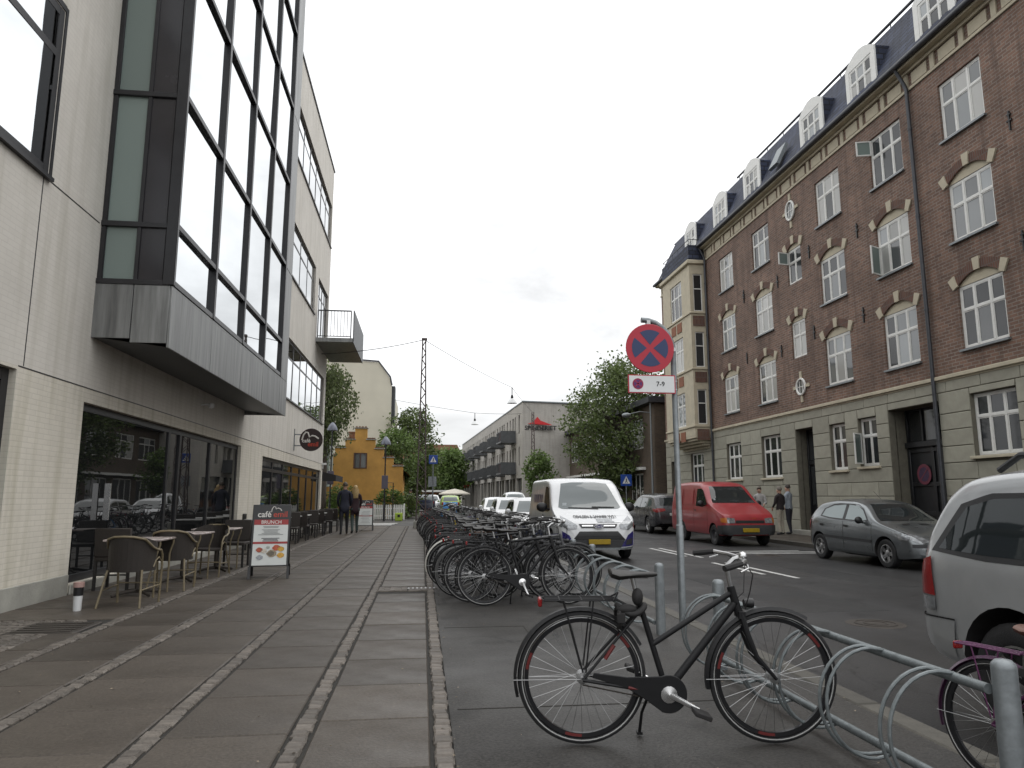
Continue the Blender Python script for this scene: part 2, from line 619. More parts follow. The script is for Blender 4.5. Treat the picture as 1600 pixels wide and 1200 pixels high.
# fallen leaves, cigarette ends and grit
lt_ = MB()
for k in range(420):
    x, y = rnd.uniform(-4.5, 2.7), 2.8 + 14 * rnd.random() ** 1.6
    if rnd.random() < .35: x = rnd.choice((.24, 2.70, -4.62)) + rnd.gauss(0, .05)
    a, s_ = rnd.uniform(0, 6.28), rnd.uniform(.004, .014)
    c_, d_ = math.cos(a) * s_, math.sin(a) * s_
    z_ = .008
    lt_.add([(x - c_, y - d_, z_), (x + d_ * .5, y - c_ * .5, z_ + .004), (x + c_, y + d_, z_), (x - d_ * .5, y + c_ * .5, z_ + .003)], [(0, 1, 2, 3)])
tag(lt_.build('litter', mat('dry grit', (.22, .18, .13), .9, var=.5, vs=3, island=.7), ang=0), 'scattered grit and tiny dry leaf bits on the ground', 'litter', kind='stuff')

# kerbs: single granite stones
kb = MB().box(KX - .17, -6, -.29, KX - .02, 190, -.03).build('kerb', K['joint'])
tag(kb, kind='structure')
kme = MB().slab(0, 0, -.25, .165, .988, .004, .014).mesh('kerb_stone', K['kerb'])
for i in range(46):
    inst('kerb_stone', kme, kb, TR(KX - .168 + rnd.uniform(-.004, .004), -.5 + i * 1.0, rnd.uniform(-.004, .003)))
kb2 = MB().box(RKX, -6, -.29, RKX + .15, 190, RPZ - .02).build('far_kerb', K['joint'])
tag(kb2, kind='structure')
for i in range(44):
    inst('kerb_stone', kme, kb2, TR(RKX - .008, 6 + i * 1.0, RPZ + .004))

# paving slabs in 0.8 m columns between sett strips
SX = [.135, -.645, -1.455, -2.385, -3.19]           # sett strip centres
offs = [.16, .75, .55, .42, .1]
cols = [(SX[1] + .065, SX[0] - .065), (SX[2] + .065, SX[1] - .065), (SX[3] + .065, SX[2] - .065), (SX[4] + .065, SX[3] - .065), (-4.70, SX[4] - .065)]
grate_zone = (-.60, 10.55, .06, 10.85)
for ci, (x0, x1) in enumerate(cols):
    w = x1 - x0
    me = MB().slab(.006, .006, -.08, w - .006, .794, 0, .008).mesh('paving_slab', K['slab'])
    y = 2.0 + offs[ci]
    while y < 32.6:
        if not (ci == 4 and 6.9 < y < 8.5) and not (ci == 0 and 10.0 < y < 10.7):
            o = inst('paving_slab', me, pv, TR(x0, y, rnd.uniform(-.0025, .0025)))
            o.rotation_euler[0] = rnd.uniform(-.0018, .0018)
            o.rotation_euler[1] = rnd.uniform(-.0018, .0018)
        y += .8
# setts: ten shapes shared; the 300 nearest single, the rest joined
sett = []
for k in range(10):
    r2 = random.Random(k)
    m = MB()
    a, b_ = .048 + r2.uniform(-.006, .004), .043 + r2.uniform(-.007, .006)
    j = lambda s: r2.uniform(-s, s)
    base = [(-a, -b_), (a, -b_), (a, b_), (-a, b_)]
    lo = [(x + j(.005), y + j(.005), -.07) for x, y in base]
    md = [(x + j(.004), y + j(.004), -.006 + j(.002)) for x, y in base]
    hi = [(x * .80 + j(.004), y * .80 + j(.004), .006 + j(.003)) for x, y in base]
    m.add(lo + md + hi, [(0, 1, 5, 4), (1, 2, 6, 5), (2, 3, 7, 6), (3, 0, 4, 7), (4, 5, 9, 8), (5, 6, 10, 9), (6, 7, 11, 10), (7, 4, 8, 11), (8, 9, 10, 11)])
    sett.append(m)
sett_me = [m.mesh('sett', K['cobble'], 25) for m in sett]
far = MB()
count = 0
pos = []
for si, x in enumerate(SX):
    y = 2.9 + rnd.uniform(0, .05)
    while y < 32.6:
        pos.append((x + rnd.uniform(-.006, .006), y))
        y += .1 + rnd.uniform(-.008, .012)
for i in range(11):          # patch of setts round the cover by the wall
    for j_ in range(16):
        x, y = -4.62 + i * .105 + rnd.uniform(-.01, .01), 6.9 + j_ * .1 + rnd.uniform(-.01, .01)
        if not (-3.98 < x < -3.30 and 7.62 < y < 8.32) and x < -3.28 and (x > -4.7): pos.append((x, y))
for i in range(8):           # setts beside the drain
    for j_ in range(4): pos.append((-.55 + i * .08 if i < 5 else -.55 + i * .085, 10.5 + j_ * .1))
pos.sort(key=lambda p: p[0] ** 2 + p[1] ** 2 - (2 if p[0] > -4 else 0))
for x, y in pos:
    k = rnd.randrange(10)
    a = rnd.uniform(-.05, .05) + (PI if rnd.random() < .5 else 0)
    if count < 300:
        inst('sett', sett_me[k], pv, TR(x, y, rnd.uniform(-.003, .003), a))
        count += 1
    else:
        M = TR(x, y, rnd.uniform(-.003, .003), a)
        far.add([M @ Vector(p) for p in sett[k].v], sett[k].f)
tag(far.build('sett_strips', K['cobble'], pv, ang=25), kind='stuff')
# iron cover and drain grate
cv = empty('manhole_cover', 'rusty square iron cover in the setts beside the white pillar', 'cover', (-3.64, 7.97, 0))
MB().slab(-.33, -.33, -.05, .33, .33, .004, .01).build('cover_plate', K['iron'], cv, TR(-3.64, 7.97, 0))
for k in range(5): MB().box(-.27, -.02, 0, .27, .02, .010).build('cover_rib', K['iron'], cv, TR(-3.64, 7.97 - .24 + k * .12, 0))
dr = empty('drain_grate', 'pale steel drain channel crossing the sett strip', 'drain', (-.03, 10.66, 0))
MB().slab(-.19, -.07, -.05, .27, .07, .008, .008).build('channel_frame', K['iron'], dr, TR(-.03, 10.66, 0))
for k in range(7): MB().box(-.012, -.055, .0, .012, .055, .0125).build('grate_bar', K['alu'], dr, TR(-.03 - .14 + k * .06, 10.66, 0))
cv = empty('manhole_cover', 'flat inspection cover in the paving beyond the near menu board', 'cover', (-1.9, 14.6, 0))
MB().slab(-.36, -.30, -.05, .36, .30, .004, .006).build('cover_plate', K['slab'], cv, TR(-1.92, 14.6, 0))
MB().box(-.36, .285, 0, .36, .30, .006).build('cover_edge', K['iron'], cv, TR(-1.92, 14.6, 0))

# painted road markings
mk = [(6.62, 20.9, 6.50, 18.0), (6.90, 20.9, 6.78, 17.6), (6.60, 16.2, 6.50, 13.7), (6.92, 16.2, 6.80, 13.0), (6.6, 27, 6.5, 24), (6.9, 27, 6.8, 24), (6.6, 33, 6.5, 30), (6.6, 40, 6.5, 36)]
for x0, y0, x1, y1 in mk:
    MB().slab(x0, y1, ROADZ, x0 + .1, y0, ROADZ + .004, .002).build('lane_dash', K['linepaint'], rd)
for k, (x0, x1) in enumerate(((8.3, 10.9), (8.6, 11.1), (8.1, 10.5))):
    MB().slab(x0, 18.55 + k * .42, ROADZ, x1, 18.66 + k * .42, ROADZ + .004, .002).build('zigzag_line', K['linepaint'], rd)
for x0, y0, x1, y1 in ((4.9, 9.2, 6.2, 13.4), (7.6, 11.5, 8.4, 30), (3.3, 10.2, 4.3, 11.6)):
    MB().slab(x0, y0, ROADZ - .01, x1, y1, ROADZ + .003, .003).build('road_patch', K['patch'], rd)
for x_, y_, lab in ((5.4, 8.3, 'round iron cover in the road beyond the nearest rack'), (8.9, 18.0, 'round iron cover in the road by the painted lines')):
    mc_ = empty('manhole_cover', lab, 'cover', (x_, y_, ROADZ))
    MB().lathe([(.001, .006), (.30, .006), (.33, .004), (.34, -.01)], 28, TR(x_, y_, ROADZ)).build('cover_plate', K['iron'], mc_)
    for r_ in (.12, .22): MB().lathe([(r_, .006), (r_, .011), (r_ + .02, .011), (r_ + .02, .006)], 28, TR(x_, y_, ROADZ)).build('cover_ring', K['iron'], mc_)
# the pale line and crossing where the pavement ends
MB().slab(-1.2, 32.9, -.02, .3, 33.05, .003, .002).build('edge_line', K['kerb'], fs)
for k in range(3):
    MB().slab(-2.6 + k * .1, 34.2 + k * 1.0, -.02, -1.4 + k * .1, 34.7 + k, .002, .002).build('crossing_bar', K['linepaint'], fs)
# ================================================================== building frames
class Fr:
    """facade frame: a along the wall, d outward, z up"""
    def __init__(s, o, u, n):
        s.o, s.u, s.n = Vector((o[0], o[1], 0)), Vector((u[0], u[1], 0)), Vector((n[0], n[1], 0))
        s.rh = s.u.x * s.n.y - s.u.y * s.n.x > 0

    def p(s, a, d, z):
        q = s.o + s.u * a + s.n * d
        return (q.x, q.y, z)

    def box(s, mb, a0, a1, d0, d1, z0, z1, mi=0):
        v = [s.p(a, d, z) for z in (z0, z1) for a, d in ((a0, d0), (a1, d0), (a1, d1), (a0, d1))]
        f = [(3, 2, 1, 0), (4, 5, 6, 7), (0, 1, 5, 4), (1, 2, 6, 5), (2, 3, 7, 6), (3, 0, 4, 7)]
        if not s.rh: f = [q[::-1] for q in f]
        return mb.add(v, f, mi)

    def poly(s, mb, pts, d, mi=0):
        v = [s.p(a, d, z) for a, z in pts]
        return mb.add(v, [tuple(range(len(v)))], mi)

    def prism(s, mb, pts, d0, d1, mi=0):
        n = len(pts)
        v = [s.p(a, d0, z) for a, z in pts] + [s.p(a, d1, z) for a, z in pts]
        f = [tuple(range(n)), tuple(range(2 * n - 1, n - 1, -1))] + [(i, n + i, n + (i + 1) % n, (i + 1) % n) for i in range(n)]
        return mb.add(v, f, mi)

    def M(s, a, d, z):
        """matrix for a shared mesh whose local +x runs along the wall (for right-handed frames) and +y outward"""
        if s.rh: R3 = Matrix((s.u, s.n, Vector((0, 0, 1)))).transposed()
        else: R3 = Matrix((-s.u, s.n, Vector((0, 0, 1)))).transposed()
        return Matrix.Translation(s.p(a, d, z)) @ R3.to_4x4()

    def wall(s, mb, a0, a1, z0, z1, holes, rev=.16, mi=0, rmi=None):
        """flat wall with rectangular openings (a0,a1,z0,z1[,rise]) and their reveals; rise = segmental head"""
        rmi = mi if rmi is None else rmi
        A = sorted({a0, a1, *[h[0] for h in holes], *[h[1] for h in holes]})
        Z = sorted({z0, z1, *[h[2] for h in holes], *[h[3] + (h[4] if len(h) > 4 else 0) for h in holes]})
        A = [a for a in A if a0 <= a <= a1]
        Z = [z for z in Z if z0 <= z <= z1]
        for i in range(len(A) - 1):
            for j in range(len(Z) - 1):
                ca, cz = (A[i] + A[i + 1]) / 2, (Z[j] + Z[j + 1]) / 2
                if any(h[0] < ca < h[1] and h[2] < cz < h[3] + (h[4] if len(h) > 4 else 0) for h in holes): continue
                s.poly(mb, [(A[i], Z[j]), (A[i + 1], Z[j]), (A[i + 1], Z[j + 1]), (A[i], Z[j + 1])], 0, mi)
        for h in holes:
            b0, b1, c0, c1 = h[:4]
            rise = h[4] if len(h) > 4 else 0
            ln = [(b0, c0), (b1, c0), (b1, c1)]
            if rise:
                n = 10
                top = [(b1 + (b0 - b1) * k / n, c1 + rise * (1 - (2 * k / n - 1) ** 2)) for k in range(n + 1)]
                for k in range(n):
                    p, q = top[k], top[k + 1]
                    s.poly(mb, [p, (p[0], c1 + rise), (q[0], c1 + rise), q], 0, mi)
                ln += top[1:]
            else: ln.append((b0, c1))
            for k in range(len(ln)):
                p, q = ln[k], ln[(k + 1) % len(ln)]
                mb.add([s.p(p[0], 0, p[1]), s.p(q[0], 0, q[1]), s.p(q[0], -rev, q[1]), s.p(p[0], -rev, p[1])], [(0, 1, 2, 3)], rmi)


def frame_mesh(w, h, cols, trs, fw=.06, mw=.05, dep=.06, m='white'):
    """window frame from x=-w/2..w/2, z=0..h, mullions between relative cols, transoms at heights trs; returns mesh and pane rectangles"""
    mb = MB()
    mb.box(-w / 2, -dep, 0, -w / 2 + fw, 0, h)
    mb.box(w / 2 - fw, -dep, 0, w / 2, 0, h)
    mb.box(-w / 2 + fw, -dep, 0, w / 2 - fw, -.002, fw)
    mb.box(-w / 2 + fw, -dep, h - fw, w / 2 - fw, -.002, h)
    tot = sum(cols)
    iw = w - 2 * fw
    xs, x = [-w / 2 + fw], -w / 2 + fw
    for c in cols[:-1]:
        x += iw * c / tot
        mb.box(x - mw / 2, -dep, fw, x + mw / 2, .006, h - fw)
        xs += [x - mw / 2, x + mw / 2]
    xs.append(w / 2 - fw)
    zs = [fw]
    for t in trs:
        zs += [t - mw / 2, t + mw / 2]
    zs.append(h - fw)
    rects = []
    for i in range(0, len(xs), 2):
        for t in trs: mb.box(xs[i], -dep, t - mw / 2, xs[i + 1], .003, t + mw / 2)
        for j in range(0, len(zs), 2): rects.append((xs[i], xs[i + 1], zs[j], zs[j + 1]))
    return mb.mesh('window', K[m], 30), rects


_panes = {}


def pane_mesh(w, h, gm):
    k = (round(w, 3), round(h, 3), gm)
    if k not in _panes: _panes[k] = MB().box(-w / 2, -.006, -h / 2, w / 2, .006, h / 2).mesh('pane', K[gm], 0)
    return _panes[k]


def put_window(parent, fr, a, d, z, spec, gm='g_apt', sash=.0, sill=None, sashm='white', tilt=.0):
    me, rects = spec
    M = fr.M(a, d, z)
    w = inst('window', me, parent, M)
    mood = rnd.random()
    for x0, x1, z0, z1 in rects:
        g2 = gm
        if gm == 'g_apt':
            q_ = rnd.random()
            g2 = 'g_curtain' if (mood < .3 and q_ < .7) or q_ < .08 else 'g_dark' if (mood > .72 and q_ < .65) or q_ > .92 else gm
        pm = pane_mesh(x1 - x0 - sash * 2, z1 - z0 - sash * 2, g2)
        ti = Matrix.Rotation(rnd.uniform(-tilt, tilt), 4, 'X') @ Matrix.Rotation(rnd.uniform(-tilt, tilt), 4, 'Z') if tilt else I4
        inst('pane', pm, w, M @ Matrix.Translation(((x0 + x1) / 2, -.028 if gm != 'g_bay' else -.014, (z0 + z1) / 2)) @ ti)
    if sash:
        mb = MB()
        for x0, x1, z0, z1 in rects:
            for q in ((x0, x0 + sash, z0, z1), (x1 - sash, x1, z0, z1), (x0 + sash, x1 - sash, z0, z0 + sash), (x0 + sash, x1 - sash, z1 - sash, z1)):
                mb.box(q[0], -.045, q[2], q[1], -.010, q[3])
        key = ('sash', id(me))
        if key not in _panes: _panes[key] = mb.mesh('sash', K[sashm], 0)
        inst('sash', _panes[key], w, M)
    return w


# ================================================================== white building on the left
LX = -4.75
L = Fr((LX, 0), (0, 1), (1, 0))
lb = empty('commercial_building', 'pale building with glazed grey bay over the cafe', 'building', (LX, 18, 0))
# wall openings: a0,a1,z0,z1
shop = (10.66, 19.6, .12, 2.62)
shop2 = (22.2, 34.7, .12, 2.5)
win0 = (4.5, 8.93, .15, 2.78)
upl = (5.0, 9.15, 5.28, 7.55)
b2 = (20.6, 34.55, 4.70, 6.84)
b3 = (20.6, 30.7, 9.05, 11.1)
b3d = (31.6, 34.85, 8.2, 10.95)
b4 = (20.6, 34.9, 13.5, 15.6)
up5 = (5.0, 9.15, 9.6, 11.9)
LBE = 35.15
w = MB()
L.wall(w, 3.0, 10.66, 0, 2.82, [win0], .18)
L.wall(w, 10.66, LBE, 0, 2.82, [shop, shop2], .22)
w.build('wall', K['whitebrick'], lb, ang=0)
w = MB()
L.wall(w, 3.0, LBE, 2.82, 17.55, [upl, up5, b2, b3, b3d, b4], .2)
# end wall, back and roof so that the block is solid
w.quad((LX, LBE, 0), (LX - 12, LBE, 0), (LX - 12, LBE, 17.55), (LX, LBE, 17.55))
w.quad((LX - 12, 3, 0), (LX - 12, LBE, 0), (LX - 12, LBE, 17.55), (LX - 12, 3, 17.55))
w.quad((LX, 3, 0), (LX - 12, 3, 0), (LX - 12, 3, 17.55), (LX, 3, 17.55))
w.quad((LX, 3, 17.45), (LX, LBE, 17.45), (LX - 12, LBE, 17.45), (LX - 12, 3, 17.45))
w.build('upper_wall', K['plaster'], lb, ang=0)
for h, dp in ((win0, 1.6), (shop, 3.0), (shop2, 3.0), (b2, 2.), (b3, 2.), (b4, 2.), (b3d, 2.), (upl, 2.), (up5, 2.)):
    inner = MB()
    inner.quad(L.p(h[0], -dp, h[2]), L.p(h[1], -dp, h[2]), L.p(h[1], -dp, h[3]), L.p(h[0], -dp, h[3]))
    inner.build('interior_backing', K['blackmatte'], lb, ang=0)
pl = MB()
L.box(pl, 3.0, 10.62, .0, .035, -.25, .26)
L.box(pl, 10.70, 19.55, .0, .03, -.25, .115)
L.box(pl, 19.66, 22.15, .0, .035, -.25, .26)
L.box(pl, 22.25, LBE, .0, .03, -.25, .115)
pl.build('plinth', K['plinth'], lb, bev=.008)
cp = MB()
L.box(cp, 3.0, LBE + .05, -.4, .05, 17.55, 17.63)
cp.build('parapet_cap', K['anthracite'], lb)
jt = MB()
L.box(jt, 8.95, 34.9, .0, .004, 2.815, 2.83)
L.box(jt, 9.05, 9.065, .0, .004, 2.84, 5.24)
L.box(jt, 9.17, 10.62, .0, .004, 5.235, 5.25)
L.box(jt, 9.05, 9.065, .0, .004, 7.7, 9.55)
jt.build('wall_joint', K['anthracite'], lb)


def strip_window(h, n, tr, gm, fm='anthracite', fw=.07, mw=.07, d=-.08, cols=None, tilt=.006):
    ww, hh = h[1] - h[0], h[3] - h[2]
    spec = frame_mesh(ww - .01, hh - .01, cols or [1] * n, tr, fw, mw, .09, fm)
    return put_window(lb, L, (h[0] + h[1]) / 2, d, h[2] + .005, spec, gm, tilt=tilt)


strip_window(win0, 3, [], 'g_shop', fw=.14, mw=.1)
strip_window(shop, 4, [], 'g_shop', fw=.10, mw=.10, cols=[2.4, 2.1, .65, 3.7])
strip_window(shop2, 7, [2.0], 'g_shop2', fw=.1, mw=.1)
strip_window(upl, 2, [1.62], 'g_bay', fw=.11, mw=.1, d=.0)
strip_window(up5, 2, [1.62], 'g_bay', fw=.11, mw=.1, d=-.04)
strip_window(b2, 9, [1.5], 'g_bay')
strip_window(b3, 6, [1.4], 'g_bay')
strip_window(b4, 9, [1.45], 'g_bay')
strip_window(b3d, 4, [2.05], 'g_bay')
for h in (b2, b3, b4, upl, up5):
    sl_ = MB()
    L.box(sl_, h[0] - .04, h[1] + .04, -.05, .06, h[2] - .06, h[2] - .012)
    sl_.build('sill', K['anthracite'], lb)
for h in (upl,):
    fm_ = MB()
    for q in ((h[0] - .09, h[0] - .012, h[2], h[3]), (h[1] + .012, h[1] + .07, h[2], h[3] + .08), (h[0] - .09, h[1] + .01, h[3] + .012, h[3] + .09)):
        L.box(fm_, q[0], q[1], -.03, .012, q[2], q[3])
    fm_.build('window_surround', K['anthracite'], lb)
# coloured poster behind the near shop window
pst = MB()
L.box(pst, 7.7, 8.72, -.07, -.066, .9, 2.55)
pst.build('poster', mat('poster print', (.22, .34, .38), .5, var=.6, vs=2.2), lb)
ps2 = MB()
L.prism(ps2, [(8.15, 2.1), (8.62, 2.0), (8.66, 2.42), (8.3, 2.5)], -.065, -.062)
ps2.build('poster_print', mat('poster blue', (.02, .04, .16), .5), lb)
dh = MB()
L.box(dh, 11.72, 11.76, -.06, .02, .95, 1.5)
dh.build('door_handle', K['chrome'], lb)

# --- glazed bay
BX = 1.06
BY0, BY1, BZ0, BZ1 = 10.68, 19.75, 3.43, 17.4
GZ = 4.40
my = [BY0, 12.75, 14.82, 16.8, 18.8]
tz = [GZ, 5.28, 7.36, 9.62, 11.8, 14.0, 16.1, BZ1]
sof = MB()
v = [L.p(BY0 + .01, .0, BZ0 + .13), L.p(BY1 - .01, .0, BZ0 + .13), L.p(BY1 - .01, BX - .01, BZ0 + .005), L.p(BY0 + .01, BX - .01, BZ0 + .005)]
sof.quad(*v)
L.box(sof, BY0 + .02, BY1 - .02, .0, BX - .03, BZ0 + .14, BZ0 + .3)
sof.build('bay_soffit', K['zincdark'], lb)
# zinc panels below the glass, each its own sheet
zy = [BY0, 12.75, 14.82, 16.8, 18.8, BY1]
for i in range(len(zy) - 1):
    m_ = MB()
    L.box(m_, zy[i] + .008, zy[i + 1] - .008, BX - .03, BX, BZ0, GZ - .05)
    m_.build('zinc_panel', K['zinc'], lb, bev=.004)
for d0, d1 in ((0.0, .52), (.53, BX - .03)):
    m_ = MB()
    L.box(m_, BY0, BY0 + .03, d0, d1, BZ0 + (.12 - .12 * d0 / BX), GZ - .05)
    m_.build('zinc_panel', K['zinc'], lb, bev=.004)
for z0, z1 in ((GZ - .04, 7.3), (7.32, 11.7), (11.72, BZ1)):
    m_ = MB()
    L.box(m_, 18.86, BY1, BX - .03, BX - .004, z0, z1)
    m_.build('zinc_panel', K['zinc'], lb, bev=.004)
m_ = MB()
L.box(m_, BY1 - .03, BY1 - .002, 0, BX - .035, BZ0 + .02, BZ1)
L.box(m_, BY0, BY1, 0, BX + .01, BZ1, BZ1 + .12)
m_.build('bay_return', K['zinc'], lb)
for y in my:
    fr_ = MB()
    L.box(fr_, y - (.02 if y == BY0 else .055), y + .055, BX - .14, BX + .02, GZ - .04, BZ1)
    fr_.build('bay_mullion', K['anthracite'], lb, bev=.006)
for z in tz:
    for i in range(len(my) - 1):
        t_ = MB()
        L.box(t_, my[i] + .055, my[i + 1] - .055, BX - .12, BX + .012, z - .045, z + .045)
        t_.build('bay_transom', K['anthracite'], lb, bev=.006)
for i in range(len(my) - 1):
    for j in range(len(tz) - 1):
        a0, a1, z0, z1 = my[i] + .055, my[i + 1] - .055, tz[j] + .045, tz[j + 1] - .045
        M = L.M((a0 + a1) / 2, BX - .05, (z0 + z1) / 2) @ Matrix.Rotation(rnd.uniform(-.008, .008), 4, 'X') @ Matrix.Rotation(rnd.uniform(-.006, .006), 4, 'Z')
        inst('pane', pane_mesh(a1 - a0, z1 - z0, 'g_bay'), lb, M)
# side of the bay that faces the camera: pane, dark panel, corner post, ledges
sp_ = MB()
for d0, d1 in ((.0, .07), (.50, .56), (.90, BX - .15)): L.box(sp_, BY0 + .01, BY0 + .1, d0, d1, GZ - .04, BZ1)
for z in tz: L.box(sp_, BY0 - .012, BY0 + .09, .0, BX - .06, z - .05, z + .03)
sp_.build('bay_side_frame', K['anthracite'], lb, bev=.006)
for j in range(len(tz) - 1):
    z0, z1 = tz[j] + .03, tz[j + 1] - .05
    m_ = MB()
    L.box(m_, BY0 + .045, BY0 + .055, .07, .50, z0, z1)
    m_.build('pane', K['g_green'], lb)
    m_ = MB()
    L.box(m_, BY0 + .03, BY0 + .06, .56, .90, z0, z1)
    m_.build('dark_panel', K['blackpanel'], lb)
    m_ = MB()
    L.box(m_, BY0 + .3, BY0 + .33, .3, BX - .2, z0, z1)
    m_.build('blind', K['blackpanel'], lb)
# --- balcony at the far corner
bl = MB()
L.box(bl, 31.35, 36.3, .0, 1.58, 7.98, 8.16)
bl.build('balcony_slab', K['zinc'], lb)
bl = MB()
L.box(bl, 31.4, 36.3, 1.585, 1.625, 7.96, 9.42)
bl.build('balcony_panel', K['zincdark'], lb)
bl = MB()
L.box(bl, 31.37, 31.41, .05, 1.5, 9.36, 9.41)
L.box(bl, 31.37, 31.41, 1.47, 1.51, 8.16, 9.36)
L.box(bl, 31.37, 31.41, .05, .09, 8.16, 9.36)
L.box(bl, 31.37, 31.41, .09, 1.47, 8.22, 8.25)
bl.build('balcony_rail', K['anthracite'], lb)
for k in range(9):
    bl = MB()
    L.box(bl, 31.38, 31.398, .20 + k * .14, .218 + k * .14, 8.25, 9.36)
    bl.build('baluster', K['anthracite'], lb)
# dome camera under the bay and small wall box
sc_ = MB()
sc_.lathe([(.0, 0), (.06, 0), (.07, -.05), (.055, -.09), (.001, -.11)], 14, TR(LX + .2, 16.0, 3.28))
sc_.cyl((LX, 16.0, 3.25), (LX + .2, 16.0, 3.27), .022, n=8)
tag(sc_.build('security_camera', K['signwhite']), 'small white dome camera on the wall below the grey bay', 'camera')
sc_ = MB()
L.box(sc_, 34.9, 35.05, .0, .2, 2.78, 2.87)
L.box(sc_, 34.95, 35.0, .02, .07, 2.6, 2.78)
tag(sc_.build('security_camera', K['signwhite'], bev=.01), 'small white box camera at the far corner of the pale building', 'camera')
bx_ = MB()
L.box(bx_, 20.15, 20.38, .0, .06, .55, .85)
tag(bx_.build('wall_box', K['black'], bev=.01), 'small black socket box low on the pale pillar', 'box')
# ================================================================== brick apartment building on the right
RX = 14.2
S_ = RX / 13.8
zz = lambda z: 1.3 + (z - 1.3) * S_
yy = lambda y: y * S_
Q = Fr((RX, 0), (0, 1), (-1, 0))
rb = empty('apartment_building', 'long red brick apartment building with slate mansard and white windows', 'building', (RX, 24, RPZ))
cw = [30.65, 27.2, 22.15, 18.95, 15.85, 12.75, 9.6]
WW = 1.5 * S_
ZB = RPZ - .2
STR = zz(4.40)
EAVE = zz(13.62)
holes_up = []
arch = []
for c in cw:
    a = yy(c)
    holes_up.append((a - WW / 2, a + WW / 2, zz(10.78), zz(12.42)))
    holes_up.append((a - WW / 2, a + WW / 2, zz(7.93), zz(9.5), .30))
    holes_up.append((a - WW / 2, a + WW / 2, zz(5.06), zz(6.7), .30))
sa = yy(24.6)
holes_up += [(sa - .52, sa + .52, zz(9.28), zz(10.62), .2), (sa - .52, sa + .52, zz(6.42), zz(7.8), .2)]
OR0, OR1 = yy(33.0), yy(37.0)
gf = [(yy(29.92), yy(31.42), zz(2.06), zz(3.66)), (yy(26.4), yy(28.0), zz(2.05), zz(3.72)), (yy(22.05), yy(22.97), zz(2.18), zz(3.72)), (yy(20.4), yy(21.33), zz(2.24), zz(3.75)),
      (yy(15.08), yy(16.52), zz(2.32), zz(3.88)), (yy(11.9), yy(13.4), zz(2.32), zz(3.88)), (yy(34.2), yy(35.9), zz(1.75), zz(3.5)), (yy(8.8), yy(10.3), zz(2.32), zz(3.88))]
door = (yy(24.04), yy(25.25), RPZ + .02, zz(3.76))
gate = (yy(17.66), yy(19.8), RPZ + .02, zz(3.84))
shopd = (yy(37.6), yy(38.9), RPZ + .02, zz(3.2))
Y0, Y1 = 6.0, yy(39.7)
w = MB()
Q.wall(w, Y0, Y1, STR, EAVE, holes_up, .13)
w.quad((RX, Y1, STR), (RX + 11, Y1, STR), (RX + 11, Y1, EAVE), (RX, Y1, EAVE))
w.quad((RX, Y0, STR), (RX + 11, Y0, STR), (RX + 11, Y0, EAVE), (RX, Y0, EAVE))
w.quad((RX + 11, Y0, ZB), (RX + 11, Y1, ZB), (RX + 11, Y1, EAVE), (RX + 11, Y0, EAVE))
w.build('brick_wall', K['brick'], rb, ang=0)
w = MB()
Q.wall(w, Y0, Y1, ZB, STR, gf + [door, gate, shopd], .22)
w.quad((RX, Y1, ZB), (RX + 11, Y1, ZB), (RX + 11, Y1, STR), (RX, Y1, STR))
w.quad((RX, Y0, ZB), (RX + 11, Y0, ZB), (RX + 11, Y0, STR), (RX, Y0, STR))
w.build('ground_floor_wall', K['olivedark'], rb, ang=0)
# rendered blocks of the ground floor, each one a piece set proud of the joints
rows = [RPZ - .02, .42] + [.42 + .445 * k for k in range(1, 8)] + [STR - .36, STR - .03]
bcache = {}
rest = []
ops = gf + [door, gate, shopd]
for ri in range(len(rows) - 1):
    z0, z1 = rows[ri] + .009, rows[ri + 1] - .009
    iv = [(Y0, Y1)]
    for o in ops:
        if o[3] > z0 + .03 and o[2] < z1 - .03:
            nv = []
            for a, b in iv:
                if o[1] <= a or o[0] >= b: nv.append((a, b))
                else:
                    if o[0] - a > .06: nv.append((a, o[0] - .012))
                    if b - o[1] > .06: nv.append((o[1] + .012, b))
            iv = nv
    for o in ops:      # short pieces above and below the openings
        if z0 < o[3] < z1 - .08: rest.append((o[0] + .01, o[1] - .01, o[3] + .012, z1))
        if z0 + .1 < o[2] - .10 < z1 and o in gf: rest.append((o[0] + .01, o[1] - .01, z0, o[2] - .10))
    for a, b in iv:
        n = max(1, round((b - a) / 1.25))
        st = (b - a) / n
        ph = (.5 * st if ri % 2 and n > 2 else 0)
        cuts = [a] + [a + st * k + ph for k in range(0 if ph else 1, n)] + [b]
        for c0, c1 in zip(cuts, cuts[1:]):
            if c1 - c0 < .05: continue
            lw, lh = c1 - c0 - .016, z1 - z0
            key = (round(lw, 2), round(lh, 3))
            if key not in bcache:
                m = MB()
                x, h, b_ = key[0] / 2, key[1], .012
                m.add([(-x, 0, 0), (x, 0, 0), (x, 0, h), (-x, 0, h), (-x, .014, 0), (x, .014, 0), (x, .014, h), (-x, .014, h),
                       (-x + b_, .026, b_), (x - b_, .026, b_), (x - b_, .026, h - b_), (-x + b_, .026, h - b_)],
                      [(0, 1, 5, 4), (1, 2, 6, 5), (2, 3, 7, 6), (3, 0, 4, 7), (4, 5, 9, 8), (5, 6, 10, 9), (6, 7, 11, 10), (7, 4, 8, 11), (8, 9, 10, 11)])
                bcache[key] = m.mesh('render_block', K['olive'], 20)
            inst('render_block', bcache[key], rb, Q.M((c0 + c1) / 2, .001, z0))
for a0_, a1_, z0, z1 in rest:
    m = MB()
    Q.box(m, a0_, a1_, .001, .026, z0, z1)
    m.build('render_block', K['olive'], rb, bev=.008)
tr = MB()
Q.box(tr, Y0, Y1 + .06, .0, .10, STR - .02, STR + .09)
Q.box(tr, Y0, Y1 + .04, .0, .05, STR - .07, STR - .02)
